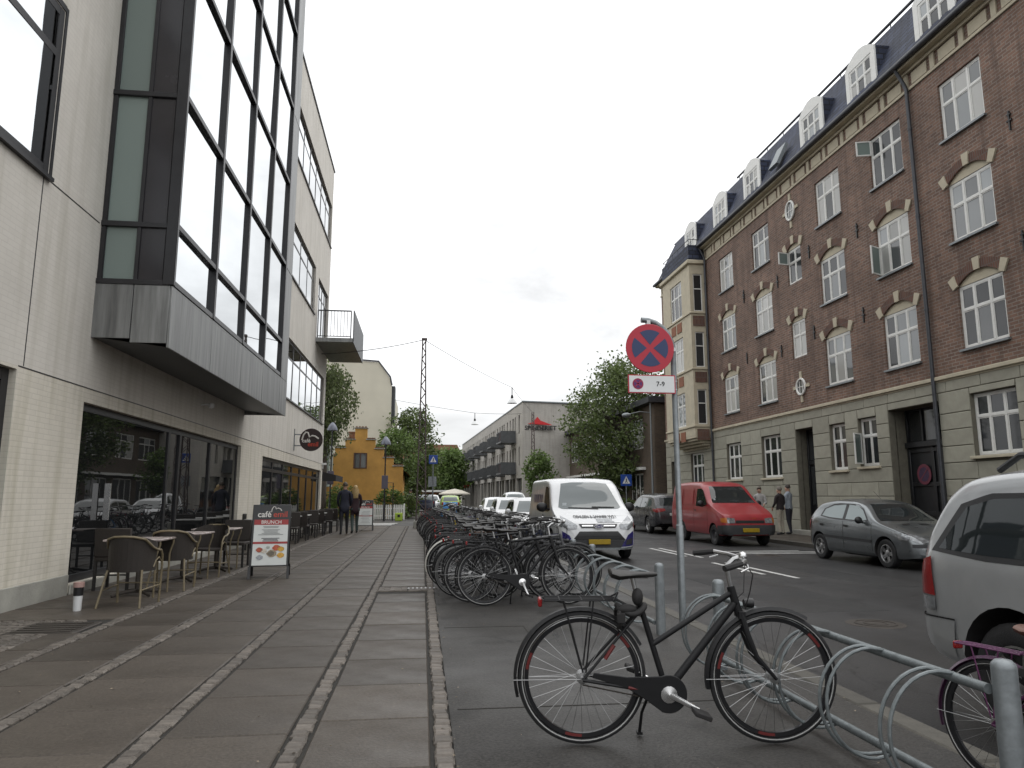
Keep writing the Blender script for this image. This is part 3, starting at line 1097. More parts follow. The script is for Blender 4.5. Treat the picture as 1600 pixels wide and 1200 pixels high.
tr.build('string_course', K['cream'], rb, bev=.015)
# frieze with framed panels under the eaves
FZ0, FZ1 = zz(12.98), zz(13.42)
tr = MB()
Q.box(tr, Y0, Y1 + .05, .0, .05, FZ0 - .06, FZ0 + .04)
Q.box(tr, Y0, Y1 + .05, .0, .10, FZ1 + .02, FZ1 + .12)
Q.box(tr, Y0, Y1 + .2, .0, .30, FZ1 + .12, EAVE)
tr.build('cornice', K['cream'], rb, bev=.012)
fpm = MB().box(-.32, 0, .07, .32, .03, FZ1 - FZ0 - .03).mesh('frieze_panel', K['cream'])
fpo = MB().box(-.085, 0, .04, .085, .045, FZ1 - FZ0 + .02).mesh('frieze_post', K['cream'])
a = Y0 + .5
while a < Y1 - .3:
    inst('frieze_panel', fpm, rb, Q.M(a, .001, FZ0))
    inst('frieze_post', fpo, rb, Q.M(a + .56, .001, FZ0))
    a += 1.12
gt = MB()
pth = [(RX - .38, Y0, EAVE + .05), (RX - .38, Y1 + .2, EAVE + .05)]
gt.tube(pth, .085, 10)
Q.box(gt, Y0, Y1 + .2, .0, .36, EAVE, EAVE + .04)
gt.build('gutter', K['lead'], rb)
# mansard roof
MT, MXR = zz(13.62) + 2.72, RX + .95
rf = MB()
RW = [( -.30, EAVE + .04), (.30, EAVE + 1.1), (.95, MT)]
P = [(RX - .30, EAVE + .04), (RX + .28, EAVE + 1.25), (MXR, MT), (RX + 5.5, MT + 1.0), (RX + 10, MT), (RX + 11.3, EAVE)]
for (x0, z0), (x1, z1) in zip(P, P[1:]):
    rf.quad((x0, Y0, z0), (x0, Y1 + .15, z0), (x1, Y1 + .15 - (.5 if z1 > EAVE + 2 else .2), z1), (x1, Y0, z1))
rf.add([(x, Y1 + .15 - (0 if i in (0, 5) else .2 if i == 1 else .5), z) for i, (x, z) in enumerate(P)], [tuple(range(6))])
rf.add([(x, Y0, z) for x, z in P], [tuple(range(6))])
roof = rf.build('roof', K['slate'], rb, ang=0)
rr = MB()
rr.cyl((MXR + .05, Y0, MT + .22), (MXR + .05, yy(31.0), MT + .22), .05, n=8)
for k in range(18):
    y = 7 + k * 1.45
    if y < yy(31): rr.cyl((MXR + .05, y, MT - .05), (MXR + .05, y, MT + .2), .02, n=6)
rr.build('roof_rail', K['lead'], roof)
wd3 = frame_mesh(1.22, 1.38, [.31, .38, .31], [.86], .07, .06)
for c in (9.9, 13.0, 16.4, 19.75, 22.75, 27.55, 30.9, 34.7):
    a, z0, hw = yy(c), EAVE + .10, .78
    dm = MB()
    dome = [(a - hw, z0), (a - hw, z0 + 1.62)] + [(a - hw + 2 * hw * k / 10, z0 + 1.62 + .34 * (1 - (2 * k / 10 - 1) ** 2)) for k in range(1, 10)] + [(a + hw, z0 + 1.62), (a + hw, z0)]
    Q.prism(dm, dome, .0, -1.6)
    d_ = dm.build('dormer', K['slate'], rb, ang=0)
    fc = MB()
    inn = [(a - .61, z0 + .08), (a - .61, z0 + 1.46), (a + .61, z0 + 1.46), (a + .61, z0 + .08)]
    out = [(a - hw - .02, z0 - .02), (a - hw - .02, z0 + 1.62)] + dome[2:-2] + [(a + hw + .02, z0 + 1.62), (a + hw + .02, z0 - .02)]
    Q.box(fc, a - hw - .02, a - .61, .003, .06, z0 - .02, z0 + 1.62)
    Q.box(fc, a + .61, a + hw + .02, .003, .06, z0 - .02, z0 + 1.62)
    Q.box(fc, a - .61, a + .61, .003, .05, z0 - .02, z0 + .08)
    Q.prism(fc, [(a - hw - .02, z0 + 1.62), (a - .61, z0 + 1.62), (a - .61, z0 + 1.47), (a + .61, z0 + 1.47), (a + .61, z0 + 1.62), (a + hw + .02, z0 + 1.62)] + out[2:-2][::-1], .003, .058)
    fc.build('dormer_face', K['white'], d_)
    put_window(d_, Q, a, .045, z0 + .085, wd3, 'g_apt', .028, tilt=.01)
# rooflight
MB().obox(Q.M(yy(25.2), .0, EAVE + 1.0) @ Matrix.Rotation(R(26), 4, 'X'), -.35, -.02, -.5, .35, .12, .5).build('rooflight', K['galv'], roof)

spec3 = frame_mesh(WW - .02, zz(12.42) - zz(10.78) - .02, [.31, .38, .31], [1.04], .06, .055)
spec3b = frame_mesh(WW - .02, zz(9.5) - zz(7.93) - .01, [.31, .38, .31], [.98], .06, .055)
spec3c = frame_mesh(WW - .02, zz(6.7) - zz(5.06) - .01, [.31, .38, .31], [1.03], .06, .055)
sill_me = MB().box(-WW / 2 - .05, -.1, -.07, WW / 2 + .05, .07, -.012).mesh('sill', K['galv'])
aring = {}


def arch_parts(win, a, w_, z, rise, key=True):
    M = Q.M(a, 0, z)
    hw = w_ / 2
    if ('a', w_) not in aring:
        f = lambda x: rise * (1 - (x / hw) ** 2)
        n = 14
        t = MB()      # cream panel above the window head
        low = [(-hw + .005, 0.002), (hw - .005, 0.002)]
        cur = [(hw - .005 - (w_ - .01) * k / n, f(hw - .005 - (w_ - .01) * k / n) + .002) for k in range(n + 1)]
        pts = low + cur
        t.add([(x, -.045, q) for x, q in pts], [tuple(range(len(pts)))])
        b = MB()      # brick ring, proud of the wall
        ex = hw + .16
        P0 = [(-hw + 2 * hw * k / n) for k in range(n + 1)]
        inn = [(x, f(x)) for x in P0]
        out = [(x * ex / hw * 1.0, f(x) + .24) for x in P0]
        for k in range(n):
            p, q, r_, s_ = inn[k], inn[k + 1], out[k + 1], out[k]
            b.add([(p[0], .022, p[1]), (q[0], .022, q[1]), (r_[0], .022, r_[1]), (s_[0], .022, s_[1])], [(0, 1, 2, 3)])
            b.add([(p[0], .022, p[1]), (q[0], .022, q[1]), (q[0], -.05, q[1]), (p[0], -.05, p[1])], [(3, 2, 1, 0)])
            b.add([(s_[0], .022, s_[1]), (r_[0], .022, r_[1]), (r_[0], 0, r_[1]), (s_[0], 0, s_[1])], [(0, 1, 2, 3)])
        st = MB().prism([(-.09, -.02), (.09, -.02), (.12, .31), (-.12, .31)], 0, .05, Matrix.Rotation(PI / 2, 4, 'X') @ Matrix.Scale(-1, 4, (0, 0, 1)))
        aring[('a', w_)] = (t.mesh('tympanum', K['cream'], 0), b.mesh('brick_arch', K['brickarch'], 30), st.mesh('arch_stone', K['cream'], 20))
    t, b, st = aring[('a', w_)]
    inst('tympanum', t, win, M)
    inst('brick_arch', b, win, M)
    for x, q, an in ((-hw - .02, .0, .42), (0, rise, 0), (hw + .02, .0, -.42)):
        inst('arch_stone', st, win, M @ Matrix.Translation((x, .003, q)) @ Matrix.Rotation(-an, 4, 'Y'))


def open_sash(win, fr, a, d, z, w_, h_, ang, hinge=1):
    mb = MB()
    for q in ((0, .04, 0, h_), (w_ - .04, w_, 0, h_), (.04, w_ - .04, 0, .04), (.04, w_ - .04, h_ - .04, h_)): mb.box(q[0], -.02, q[2], q[1], .02, q[3])
    M = fr.M(a, d, z) @ Matrix.Rotation(ang, 4, 'Z')
    o = mb.build('open_sash', K['white'], win, M)
    MB().box(.04, -.004, .04, w_ - .04, .004, h_ - .04).build('pane', K['g_green'], win, M)


for i, c in enumerate(cw):
    a = yy(c)
    w4 = put_window(rb, Q, a, -.06, zz(10.78) + .01, spec3, 'g_apt', .03, tilt=.012)
    inst('sill', sill_me, w4, Q.M(a, .01, zz(10.78)))
    w3 = put_window(rb, Q, a, -.06, zz(7.93) + .005, spec3b, 'g_apt', .03, tilt=.012)
    inst('sill', sill_me, w3, Q.M(a, .01, zz(7.93)))
    arch_parts(w3, a, WW, zz(9.5), .30)
    w2 = put_window(rb, Q, a, -.06, zz(5.06) + .005, spec3c, 'g_apt', .03, tilt=.012)
    inst('sill', sill_me, w2, Q.M(a, .01, zz(5.06)))
    arch_parts(w2, a, WW, zz(6.7), .30)
    if c == 18.95:
        open_sash(w3, Q, a + .70, -.03, zz(7.98), .48, .92, R(115))
        open_sash(w4, Q, a + .70, -.03, zz(11.9), .46, .5, R(75))
specn = frame_mesh(1.02, zz(7.8) - zz(6.42) - .01, [1, 1], [.86], .055, .055)
wn1 = put_window(rb, Q, sa, -.06, zz(9.28) + .005, frame_mesh(1.02, zz(10.62) - zz(9.28) - .01, [1, 1], [.86], .055, .055), 'g_dark', .03)
arch_parts(wn1, sa, 1.04, zz(10.62), .2)
open_sash(wn1, Q, sa + .48, -.03, zz(10.1), .45, .5, R(100))
wn2 = put_window(rb, Q, sa, -.06, zz(6.42) + .005, specn, 'g_apt', .03)
arch_parts(wn2, sa, 1.04, zz(7.8), .2)
for z, s in ((zz(12.12), 1.25), (zz(5.3), 1.0)):      # small oval and round windows with stone keys
    ov = MB()
    ring = [(.30 * math.cos(t * PI / 12), .04, .30 * s * math.sin(t * PI / 12)) for t in range(24)]
    ov.tube(ring, .045, 6, True)
    for q in (-.1, .1): ov.box(q - .012, .0, -.28 * s, q + .012, .04, .28 * s)
    ov.box(-.28, .0, -.012, .28, .041, .012)
    o = ov.build('oval_window', K['white'], rb, Q.M(sa, 0, z))
    MB().prism([(p[0], p[2]) for p in ring], .0, .02, Matrix.Rotation(PI / 2, 4, 'X') @ Matrix.Scale(-1, 4, (0, 0, 1))).build('pane', K['g_apt'], o, Q.M(sa, .004, z))
    for dx, dz, w_, h_ in ((0, .46 * s, .07, .13), (0, -.46 * s, .06, .13), (.45, 0, .12, .06), (-.45, 0, .12, .06)):
        MB().box(-w_, 0, -h_, w_, .045, h_).build('key_stone', K['cream'], o, Q.M(sa + dx, .002, z + dz))
# ground-floor windows
for h in gf:
    w_, h_ = h[1] - h[0], h[3] - h[2]
    n = [.31, .38, .31] if w_ > 1.2 else [1, 1]
    spec = frame_mesh(w_ - .02, h_ - .02, n, [h_ * .62], .06, .055)
    o = put_window(rb, Q, (h[0] + h[1]) / 2, -.10, h[2] + .01, spec, 'g_dark', .03, tilt=.008)
    MB().box(-w_ / 2 - .1, -.1, -.09, w_ / 2 + .1, .09, -.012).build('sill', K['cream'], o, Q.M((h[0] + h[1]) / 2, .015, h[2]), bev=.012)
    if abs(h[0] - yy(20.4)) < .01: open_sash(o, Q, h[1] - .04, -.04, h[2] + .08, .46, 1.0, R(120))
# entrance and gate
en = MB()
Q.box(en, door[0] + .01, door[1] - .01, -.50, -.45, door[2], door[3])
en_ = en.build('entrance_door', K['gatewood'], rb)
m = MB()
for q in ((door[0] + .03, door[0] + .12), (door[1] - .12, door[1] - .03), ((door[0] + door[1]) / 2 - .04, (door[0] + door[1]) / 2 + .04)): Q.box(m, q[0], q[1], -.45, -.40, door[2], door[3] - .02)
Q.box(m, door[0] + .1, door[1] - .1, -.45, -.39, 2.5, 2.62)
m.build('door_frame', K['gatewood'], en_, bev=.01)
m = MB()
Q.box(m, door[0] + .16, door[1] - .16, -.449, -.435, 2.66, door[3] - .1)
m.build('pane', K['g_dark'], en_)
for q0, q1 in ((door[0] + .17, (door[0] + door[1]) / 2 - .08), ((door[0] + door[1]) / 2 + .08, door[1] - .17)):
    m = MB()
    Q.box(m, q0, q1, -.449, -.435, 1.0, 2.4)
    m.build('pane', K['g_dark'], en_)
m = MB()
m.tube([Q.p(door[0] + .5, -.40, .9), Q.p(door[0] + .5, -.33, .9), Q.p(door[0] + .5, -.33, 1.2), Q.p(door[0] + .5, -.40, 1.2)], .014, 6)
m.build('door_handle', K['chrome'], en_)
st = MB()
Q.box(st, door[0] - .1, door[1] + .1, .03, .38, RPZ - .05, RPZ + .16)
st.build('entrance_step', K['plinth'], rb, bev=.01)
m = MB()
Q.box(m, gate[0] + .01, gate[1] - .01, -.62, -.55, gate[2], gate[3])
gt_ = m.build('gate', K['gatewood'], rb)
for h in (door, gate):
    rv = MB()
    for y in h[:2]: rv.quad(Q.p(y, -.2, RPZ), Q.p(y, -.62, RPZ), Q.p(y, -.62, h[3]), Q.p(y, -.2, h[3]))
    rv.quad(Q.p(h[0], -.2, h[3]), Q.p(h[1], -.2, h[3]), Q.p(h[1], -.62, h[3]), Q.p(h[0], -.62, h[3]))
    rv.build('reveal', K['olivedark'], rb)
gm_ = (gate[0] + gate[1]) / 2
m = MB()
for y0, y1 in ((gate[0] + .02, gate[0] + .14), (gm_ - .06, gm_ + .06), (gate[1] - .14, gate[1] - .02)): Q.box(m, y0, y1, -.55, -.50, gate[2], 2.75)
for z in (.15, .75, 1.6, 2.6): Q.box(m, gate[0] + .02, gate[1] - .02, -.55, -.51, z, z + .12)
Q.box(m, gate[0] + .02, gate[1] - .02, -.55, -.44, 2.76, 2.92)
for k in range(4): Q.box(m, gate[0] + .04 + k * (gate[1] - gate[0] - .16) / 3, gate[0] + .12 + k * (gate[1] - gate[0] - .16) / 3, -.55, -.50, 2.92, gate[3] - .03)
for s0, s1 in ((gate[0] + .22, gm_ - .14), (gm_ + .14, gate[1] - .22)):
    for k in range(4): Q.box(m, s0, s1, -.55, -.52, .34 + k * .09, .38 + k * .09)
m.build('gate_boards', K['gatewood'], gt_, bev=.008)
for k in range(3):
    y0 = gate[0] + .14 + k * (gate[1] - gate[0] - .16) / 3
    m = MB()
    Q.box(m, y0, y0 + .5, -.549, -.535, 2.95, gate[3] - .06)
    m.build('pane', K['g_dark'], gt_)
gs = empty('no_parking_sign', 'faded round red no-parking sign on the dark gate', 'sign', Q.p(gm_ + .38, -.49, 1.95))
m = MB()
cir = [(.30 * math.cos(t * PI / 14), .30 * math.sin(t * PI / 14)) for t in range(28)]
RXm = Matrix.Rotation(PI / 2, 4, 'X') @ Matrix.Scale(-1, 4, (0, 0, 1))
GM = Q.M(gm_ + .38, -.49, 1.95)
m.prism(cir, 0, .012, RXm).build('sign_disc', mat('faded red', (.14, .03, .05), .6, var=.3, vs=12), gs, GM)
MB().prism([(x * .70, y * .70) for x, y in cir], .012, .016, RXm).build('sign_field', mat('faded blue', (.05, .025, .06), .6, var=.3, vs=12), gs, GM)
MB().obox(Matrix.Rotation(PI / 4, 4, 'Y'), -.21, .016, -.02, .21, .02, .02).build('sign_bar', mat('faded red bar', (.14, .03, .05), .6), gs, GM)
# shop door near the far corner
m = MB()
Q.box(m, shopd[0] + .01, shopd[1] - .01, -.3, -.26, shopd[2], shopd[3])
sd = m.build('shop_door', K['gatewood'], rb)
m = MB()
Q.box(m, shopd[0] + .12, shopd[1] - .12, -.26, -.25, .9, 2.2)
m.build('pane', K['g_dark'], sd)
m = MB()
Q.box(m, shopd[0] + .12, shopd[1] - .12, -.26, -.25, .1, .75)
m.build('door_panel', mat('brown board', (.13, .075, .04), .7), sd)
# oriel near the far corner
OD = .88
K['terra'] = mat('terracotta panel', (.25, .10, .055), .8, var=.2)
oz = [(zz(10.35), zz(12.25)), (zz(7.55), zz(9.3)), (zz(4.75), zz(6.45))]
ob = MB()
Q.wall(ob, OR0, OR1, zz(4.15), zz(12.75), [], 0)
og = MB()
OF = Fr(Q.p(0, OD, 0)[:2], (0, 1), (-1, 0))
oh = [((OR0 + OR1) / 2 - .85, (OR0 + OR1) / 2 + .85, a_, b_) for a_, b_ in oz]
OF.wall(og, OR0, OR1, zz(4.2), zz(12.75), oh, .1)
OS = Fr((RX, OR0), (-1, 0), (0, -1))
osh = [(.22, .70, a_, b_) for a_, b_ in oz]
OS.wall(og, 0, OD, zz(4.2), zz(12.75), osh, .1)
OT = Fr((RX, OR1), (-1, 0), (0, 1))
OT.wall(og, 0, OD, zz(4.2), zz(12.75), [], .1)
ori = og.build('oriel', K['cream'], rb, ang=0)
for a_, b_ in oz:
    put_window(ori, OF, (OR0 + OR1) / 2, -.05, a_ + .005, frame_mesh(1.68, b_ - a_ - .01, [.3, .4, .3], [(b_ - a_) * .62], .06, .05), 'g_apt', .03, tilt=.01)
    put_window(ori, OS, .46, -.05, a_ + .005, frame_mesh(.47, b_ - a_ - .01, [1], [(b_ - a_) * .6], .05, .05), 'g_dark', .0)
    for fr2, x0, x1 in ((OF, OR0 - .05, OR1 + .05), (OS, -.0, OD + .05)):
        m = MB()
        fr2.box(m, x0, x1, .0, .06, a_ - .14, a_ - .05)
        m.build('oriel_sill', K['cream'], ori, bev=.012)
    m_ = (OR0 + OR1) / 2
    for q0, q1 in ((m_ - .75, m_ - .1), (m_ + .1, m_ + .75)):
        m = MB()
        OF.box(m, q0, q1, .004, .03, a_ - .78, a_ - .28)
        m.build('tile_panel', K['terra'], ori)
    m = MB()
    OS.box(m, .16, .78, .004, .03, a_ - .78, a_ - .25)
    m.build('brick_panel', K['brickarch'], ori)
cb_ = MB()
for k in range(5):
    t = k / 4
    OD2 = OD * (1 - .85 * t ** 1.5)
    Q.box(cb_, OR0 + .3 * t, OR1 - .3 * t, 0, OD2, zz(4.2) - .12 * (k + 1), zz(4.2) - .12 * k - .002)
cb_.build('oriel_corbel', K['cream'], ori, bev=.02)
ct = MB()
Q.box(ct, OR0 - .12, OR1 + .12, 0, OD + .14, zz(12.75), zz(12.95))
ct.build('oriel_cornice', K['cream'], ori, bev=.03)
ct = MB()
Q.box(ct, OR0 + .02, OR1 - .02, 0, OD, zz(12.95), zz(13.75))
ct.build('oriel_parapet', K['slate'], ori)
ct = MB()
for y in (OR0 + .06, OR1 - .06): ct.tube([Q.p(y, .02, zz(14.05)), Q.p(y, OD - .06, zz(14.05))], .02, 6)
ct.tube([Q.p(OR0 + .06, OD - .06, zz(14.05)), Q.p(OR1 - .06, OD - .06, zz(14.05))], .02, 6)
for k in range(6):
    y = OR0 + .06 + k * (OR1 - OR0 - .12) / 5
    ct.cyl(Q.p(y, OD - .06, zz(13.7)), Q.p(y, OD - .06, zz(14.05)), .012, n=6)
for k in range(3): ct.cyl(Q.p(OR0 + .06, .1 + k * .3, zz(13.7)), Q.p(OR0 + .06, .1 + k * .3, zz(14.05)), .012, n=6)
ct.build('oriel_rail', K['lead'], ori)
# downpipes and wall anchors
for a in (yy(17.67), OR0 - .14):
    dp = MB()
    dp.tube([Q.p(a + .1, .34, EAVE), Q.p(a + .05, .12, EAVE - .5), Q.p(a, .10, EAVE - .7), Q.p(a, .10, RPZ)], .055, 10)
    for z in (12, 9.3, 6.5, 3.5, 1.4): dp.tube([Q.p(a, .10, z), Q.p(a, .10, z + .07)], .068, 10)
    dp.build('downpipe', K['lead'], rb)
an = MB().box(-.02, 0, -.25, .02, .04, .25)
an.box(-.08, .01, -.02, .08, .045, .02).box(-.06, .01, .14, .06, .045, .17)
an = an.mesh('wall_anchor', K['black'])
for y, z in ((28.9, 9.9), (28.9, 7.2), (28.9, 10.0), (25.9, 9.7), (25.9, 6.9), (23.5, 10.1), (20.6, 9.8), (20.6, 7.0), (14.4, 10.2), (23.5, 7.1), (14.4, 7.2)):
    inst('wall_anchor', an, rb, Q.M(yy(y), .002, zz(z)))
# ================================================================== text helper
def text_mesh(s, size, m, ext=.002, bold=0., align='CENTER', sx=1.0):
    cu = bpy.data.curves.new('lettering', 'FONT')
    cu.body, cu.size, cu.extrude, cu.offset = s, size, ext, bold
    cu.align_x, cu.align_y = align, 'CENTER'
    cu.resolution_u = 3
    t = bpy.data.objects.new('lettering', cu)
    me = bpy.data.meshes.new_from_object(t)
    bpy.data.objects.remove(t)
    for v_ in me.vertices: v_.co.x *= sx
    me.materials.clear()
    me.materials.append(m)
    return me


FACE = Matrix.Rotation(PI / 2, 4, 'X')          # local xy plane -> stands upright facing -Y

# ================================================================== buildings down the street
# ochre house with stepped gable
K['ochre'] = mat('ochre limewash', (.52, .285, .075), .9, var=.2, vs=1.2, bump=.25, bs=20)
K['tile'] = mat('clay tile', (.20, .10, .06), .85, var=.3, vs=10, orand=.2)
oh_ = empty('gabled_house', 'small ochre house with stepped gable and one square window', 'house', (-4, 47, 0))
ys = 47.0
stp = [(-6.75, 3.36), (-6.15, 3.88), (-5.59, 4.38), (-4.97, 4.91), (-4.38, 5.64), (-3.61, 4.91), (-3.08, 4.32), (-2.52, 3.76), (-1.89, 3.22), (-1.27, 0)]
m = MB()
for i in range(len(stp) - 1):
    x0, x1 = stp[i][0], stp[i + 1][0]
    z = stp[i][1] if i <= 4 else stp[i][1]
    if i == 4:      # gable top column holds the window: leave the opening
        m.box(x0, ys, -.2, x1, ys + .35, 3.12)
        m.box(x0, ys, 4.06, x1, ys + .35, z)
    else: m.box(x0, ys, -.2, x1, ys + .35, z)
m.box(-7.4, ys, -.2, -6.75, ys + .35, 2.9)
m.build('gable_wall', K['ochre'], oh_, ang=0)
for i in range(len(stp) - 1):
    x0, x1, z = stp[i][0], stp[i + 1][0], stp[i][1]
    MB().box(x0 - .06, ys - .06, z + .002, x1 + .06, ys + .41, z + .07).build('coping', K['plinth'], oh_, bev=.01)
    for k in range(4):
        MB().prism([(-.08, 0), (.08, 0), (.05, .07), (-.05, .07)], 0, .5, Matrix.Translation((x0 + (k + .5) * (x1 - x0) / 4, ys + .43, z + .071)) @ FACE).build('ridge_tile', K['tile'], oh_)
m = MB()
m.quad((-7.3, ys + .3, 2.7), (-7.3, ys + 9, 2.7), (-4.0, ys + 9, 5.3), (-4.0, ys + .3, 5.3))
m.quad((-.9, ys + .3, 2.7), (-.9, ys + 9, 2.7), (-4.0, ys + 9, 5.3), (-4.0, ys + .3, 5.3))
m.build('roof', K['tile'], oh_, ang=0)
MB().box(-7.2, ys + .36, -.2, -1.3, ys + 9, 2.75).build('house_body', K['ochre'], oh_)
mf = MB()
mf.box(-4.42, ys - .03, 3.08, -3.57, ys + .08, 3.14).box(-4.42, ys - .02, 4.02, -3.57, ys + .06, 4.08).box(-4.42, ys - .02, 3.14, -4.34, ys + .06, 4.02).box(-3.65, ys - .02, 3.14, -3.57, ys + .06, 4.02).box(-4.03, ys - .02, 3.14, -3.96, ys + .06, 4.02)
mf = mf.build('window', mat('brown window', (.09, .045, .03), .6), oh_)
for x0, x1 in ((-4.34, -4.03), (-3.96, -3.65)): MB().box(x0, ys + .03, 3.14, x1, ys + .04, 4.02).build('pane', K['g_apt'], mf)
m = MB()
m.box(-4.85, ys + 1.0, 4.6, -4.5, ys + 1.5, 5.45).box(-4.9, ys + .95, 5.45, -4.45, ys + 1.55, 5.52)
m.build('chimney', K['tile'], oh_)
# tall pale gable behind it
K['palegable'] = mat('pale gable render', (.60, .57, .47), .9, var=.08, vs=.5)
pg = empty('pale_building', 'tall blank cream gable rising behind the ochre house', 'building', (-8, 62, 0))
pts = [(-16, -.2), (-2.73, -.2), (-2.73, 10.6), (-2.9, 11.14), (-3.84, 12.43), (-16, 13.2)]
MB().prism(pts, 0, -16, Matrix.Translation((0, 60, 0)) @ FACE).build('gable', K['palegable'], pg, ang=0)
m = MB()
m.tube([(-2.7, 59.95, 10.5), (-2.85, 59.95, 11.2), (-3.84, 59.95, 12.5), (-16, 59.95, 13.27)], .07, 6)
m.build('roof_edge', K['lead'], pg)
MB().box(-2.74, 60.5, 7.4, -2.45, 62, 10.5).build('drainage_box', K['lead'], pg)
for k in range(10): MB().box(-2.735, 62.5 + (k % 5) * 2.6, 2 + 3.2 * (k // 5), -2.68, 63.7 + (k % 5) * 2.6, 3.7 + 3.2 * (k // 5)).build('window', K['g_dark'], pg)

# low greenhouse-like wing behind the cafe corner
m = MB()
m.box(-9, 44.2, 1.9, -5.6, 46.2, 4.5)
tag(m.build('glazed_wing', mat('pale glazed wing', (.36, .42, .40), .5, var=.1)), 'pale green glazed wing left of the ochre house', 'building')
# dark awning at the cafe corner
m = MB()
m.quad((-5.9, 36.4, 2.75), (-4.25, 36.4, 2.35), (-4.25, 39.5, 2.35), (-5.9, 39.5, 2.75))
m.quad((-4.25, 36.4, 2.35), (-4.25, 39.5, 2.35), (-4.25, 39.5, 2.05), (-4.25, 36.4, 2.05))
m.quad((-5.9, 36.4, 2.75), (-4.25, 36.4, 2.35), (-4.25, 36.4, 2.05), (-5.9, 36.4, 2.05))
m.box(-5.9, 36.2, 2.7, -5.8, 39.5, 2.8).box(-5.88, 36.3, -.05, -5.82, 36.36, 2.7)
tag(m.build('awning', K['blackmatte'], ang=0), 'dark awning just beyond the corner of the pale building', 'awning')

# --- grey corner block with balconies
K['grey'] = brickmat('grey facing brick', (.43, .41, .37), (.385, .365, .335), (.37, .35, .325), bw=.3, bh=.1, ms=.012, bump=.2, big=.1, stain=(.28, .26, .23))
sb = empty('corner_block', 'grey three-storey corner block with balconies and red roof logo', 'building', (9, 65, 0))
u = Vector((-2.45, 57.0, 0)).normalized()
SF = Fr((9.0, 64.7), (u.x, u.y), (-u.y, u.x))
TOPZ = 9.9
hs, wins = [], []
for k in range(8):
    a = 1.6 + k * 7.0
    for z in (4.4, 7.4):
        for da in ((.0, .75), (2.2, 2.9), (3.4, 4.3), (5.2, 5.9)):
            hs.append((a + da[0], a + da[1], z - (.25 if da[0] != 3.4 else .9), z + 1.5))
    for da in ((-.9, 1.9), (2.6, 4.1), (4.5, 5.7)):
        if a + da[0] > .3: hs.append((a + da[0], a + da[1], -.15, 3.0))
hs = [h for h in hs if h[1] < 56.5]
m = MB()
SF.wall(m, 0, 57, -.3, TOPZ, hs, .3)
m.add([SF.p(0, 0, -.3), (27, 66.6, -.3), (27, 66.6, TOPZ - .2), SF.p(0, 0, TOPZ)], [(0, 1, 2, 3)])
m.quad(SF.p(0, 0, TOPZ - .05), SF.p(57, 0, TOPZ - .05), (20, 122, TOPZ - .05), (27, 66.6, TOPZ - .25))
m.quad(SF.p(57, 0, -.3), SF.p(57, -15, -.3), SF.p(57, -15, TOPZ), SF.p(57, 0, TOPZ))
m.build('wall', K['grey'], sb, ang=0)
m = MB()
SF.box(m, -.1, 57, -.1, .06, TOPZ, TOPZ + .1)
m.tube([SF.p(-.05, 0, TOPZ + .05), (27, 66.5, TOPZ - .15)], .08, 6)
m.build('roof_edge', K['galv'], sb)
for h in hs:
    M = SF.M((h[0] + h[1]) / 2, -.22, (h[2] + h[3]) / 2)
    inst('pane', pane_mesh(h[1] - h[0], h[3] - h[2], 'g_dark' if h[2] < 3 else 'g_apt'), sb, M)
bsl = MB().box(-1.55, 0, -.14, 1.55, 1.5, 0).mesh('balcony_slab', K['zincdark'])
brl = MB()
for x in (-1.5, 1.5):
    brl.box(x - .02, .03, .0, x + .02, 1.48, 1.0)
brl.box(-1.5, 1.44, .9, 1.5, 1.48, 1.0)
for k in range(15): brl.box(-1.45 + k * .2, 1.45, .0, -1.43 + k * .2, 1.47, .95)
brl = brl.mesh('balcony_rail', K['zincdark'])
bscr = MB().box(-1.5, 1.40, .05, .2, 1.43, .9).mesh('balcony_screen', mat('balcony screen', (.10, .045, .05), .7))
for k in range(8):
    for z in (3.55, 6.55):
        M = SF.M(1.6 + k * 7 + 3.6, .0, z)
        s1 = inst('balcony_slab', bsl, sb, M)
        inst('balcony_rail', brl, s1, M)
        if (k * 2 + int(z)) % 3 == 0: inst('balcony_screen', bscr, s1, M)
# sign on its end wall: red peak over black letters
sg = empty('roof_logo_sign', 'red peaked logo over black SPINDERIET letters on the grey end wall', 'sign', (10.6, 64.7, 7.5))
EW = lambda x, z, d=.06: (x, 64.7 + (x - 9.0) * 1.9 / 18.0 - d, z)
m = MB()
pk = [(9.45, 7.88), (9.95, 8.05), (10.35, 8.55), (10.62, 8.2), (11.76, 7.78)]
m.prism([(x, z) for x, z in pk], 0, .08, Matrix.Translation((0, 64.78, 0)) @ FACE)
m.build('red_peak', mat('logo red', (.55, .02, .025), .5), sg)
lt = text_mesh('SPINDERIET', .56, K['black'], .03, .012, sx=1.02)
inst('lettering', lt, sg, Matrix.Translation((10.64, 64.74, 7.5)) @ FACE)
# --- low brown brick building
K['brown'] = brickmat('brown brick', (.105, .075, .05), (.08, .058, .042), (.10, .085, .07), bump=.2)
bb = empty('brown_building', 'low brown brick building with white framed shopfront behind the street tree', 'building', (13.6, 52, 0))
BF = Fr((13.75, 41.5), (-.0145, .99989), (-.99989, -.0145))
bh = [(2.2 + k * 4.4, 5.4 + k * 4.4, 4.3, 6.2) for k in range(5)] + [(2.4, 5.0, .25, 2.75)] + [(7 + k * 4.2, 10.4 + k * 4.2, .25, 2.75) for k in range(4)]
m = MB()
BF.wall(m, 0, 24.5, -.3, 6.9, bh, .18)
m.quad(BF.p(0, 0, -.3), BF.p(0, -9, -.3), BF.p(0, -9, 6.9), BF.p(0, 0, 6.9))
m.build('wall', K['brown'], bb, ang=0)
m = MB()
BF.box(m, -.3, 24.5, -9, .45, 6.9, 7.25)
m.build('roof', K['lead'], bb)
m = MB()
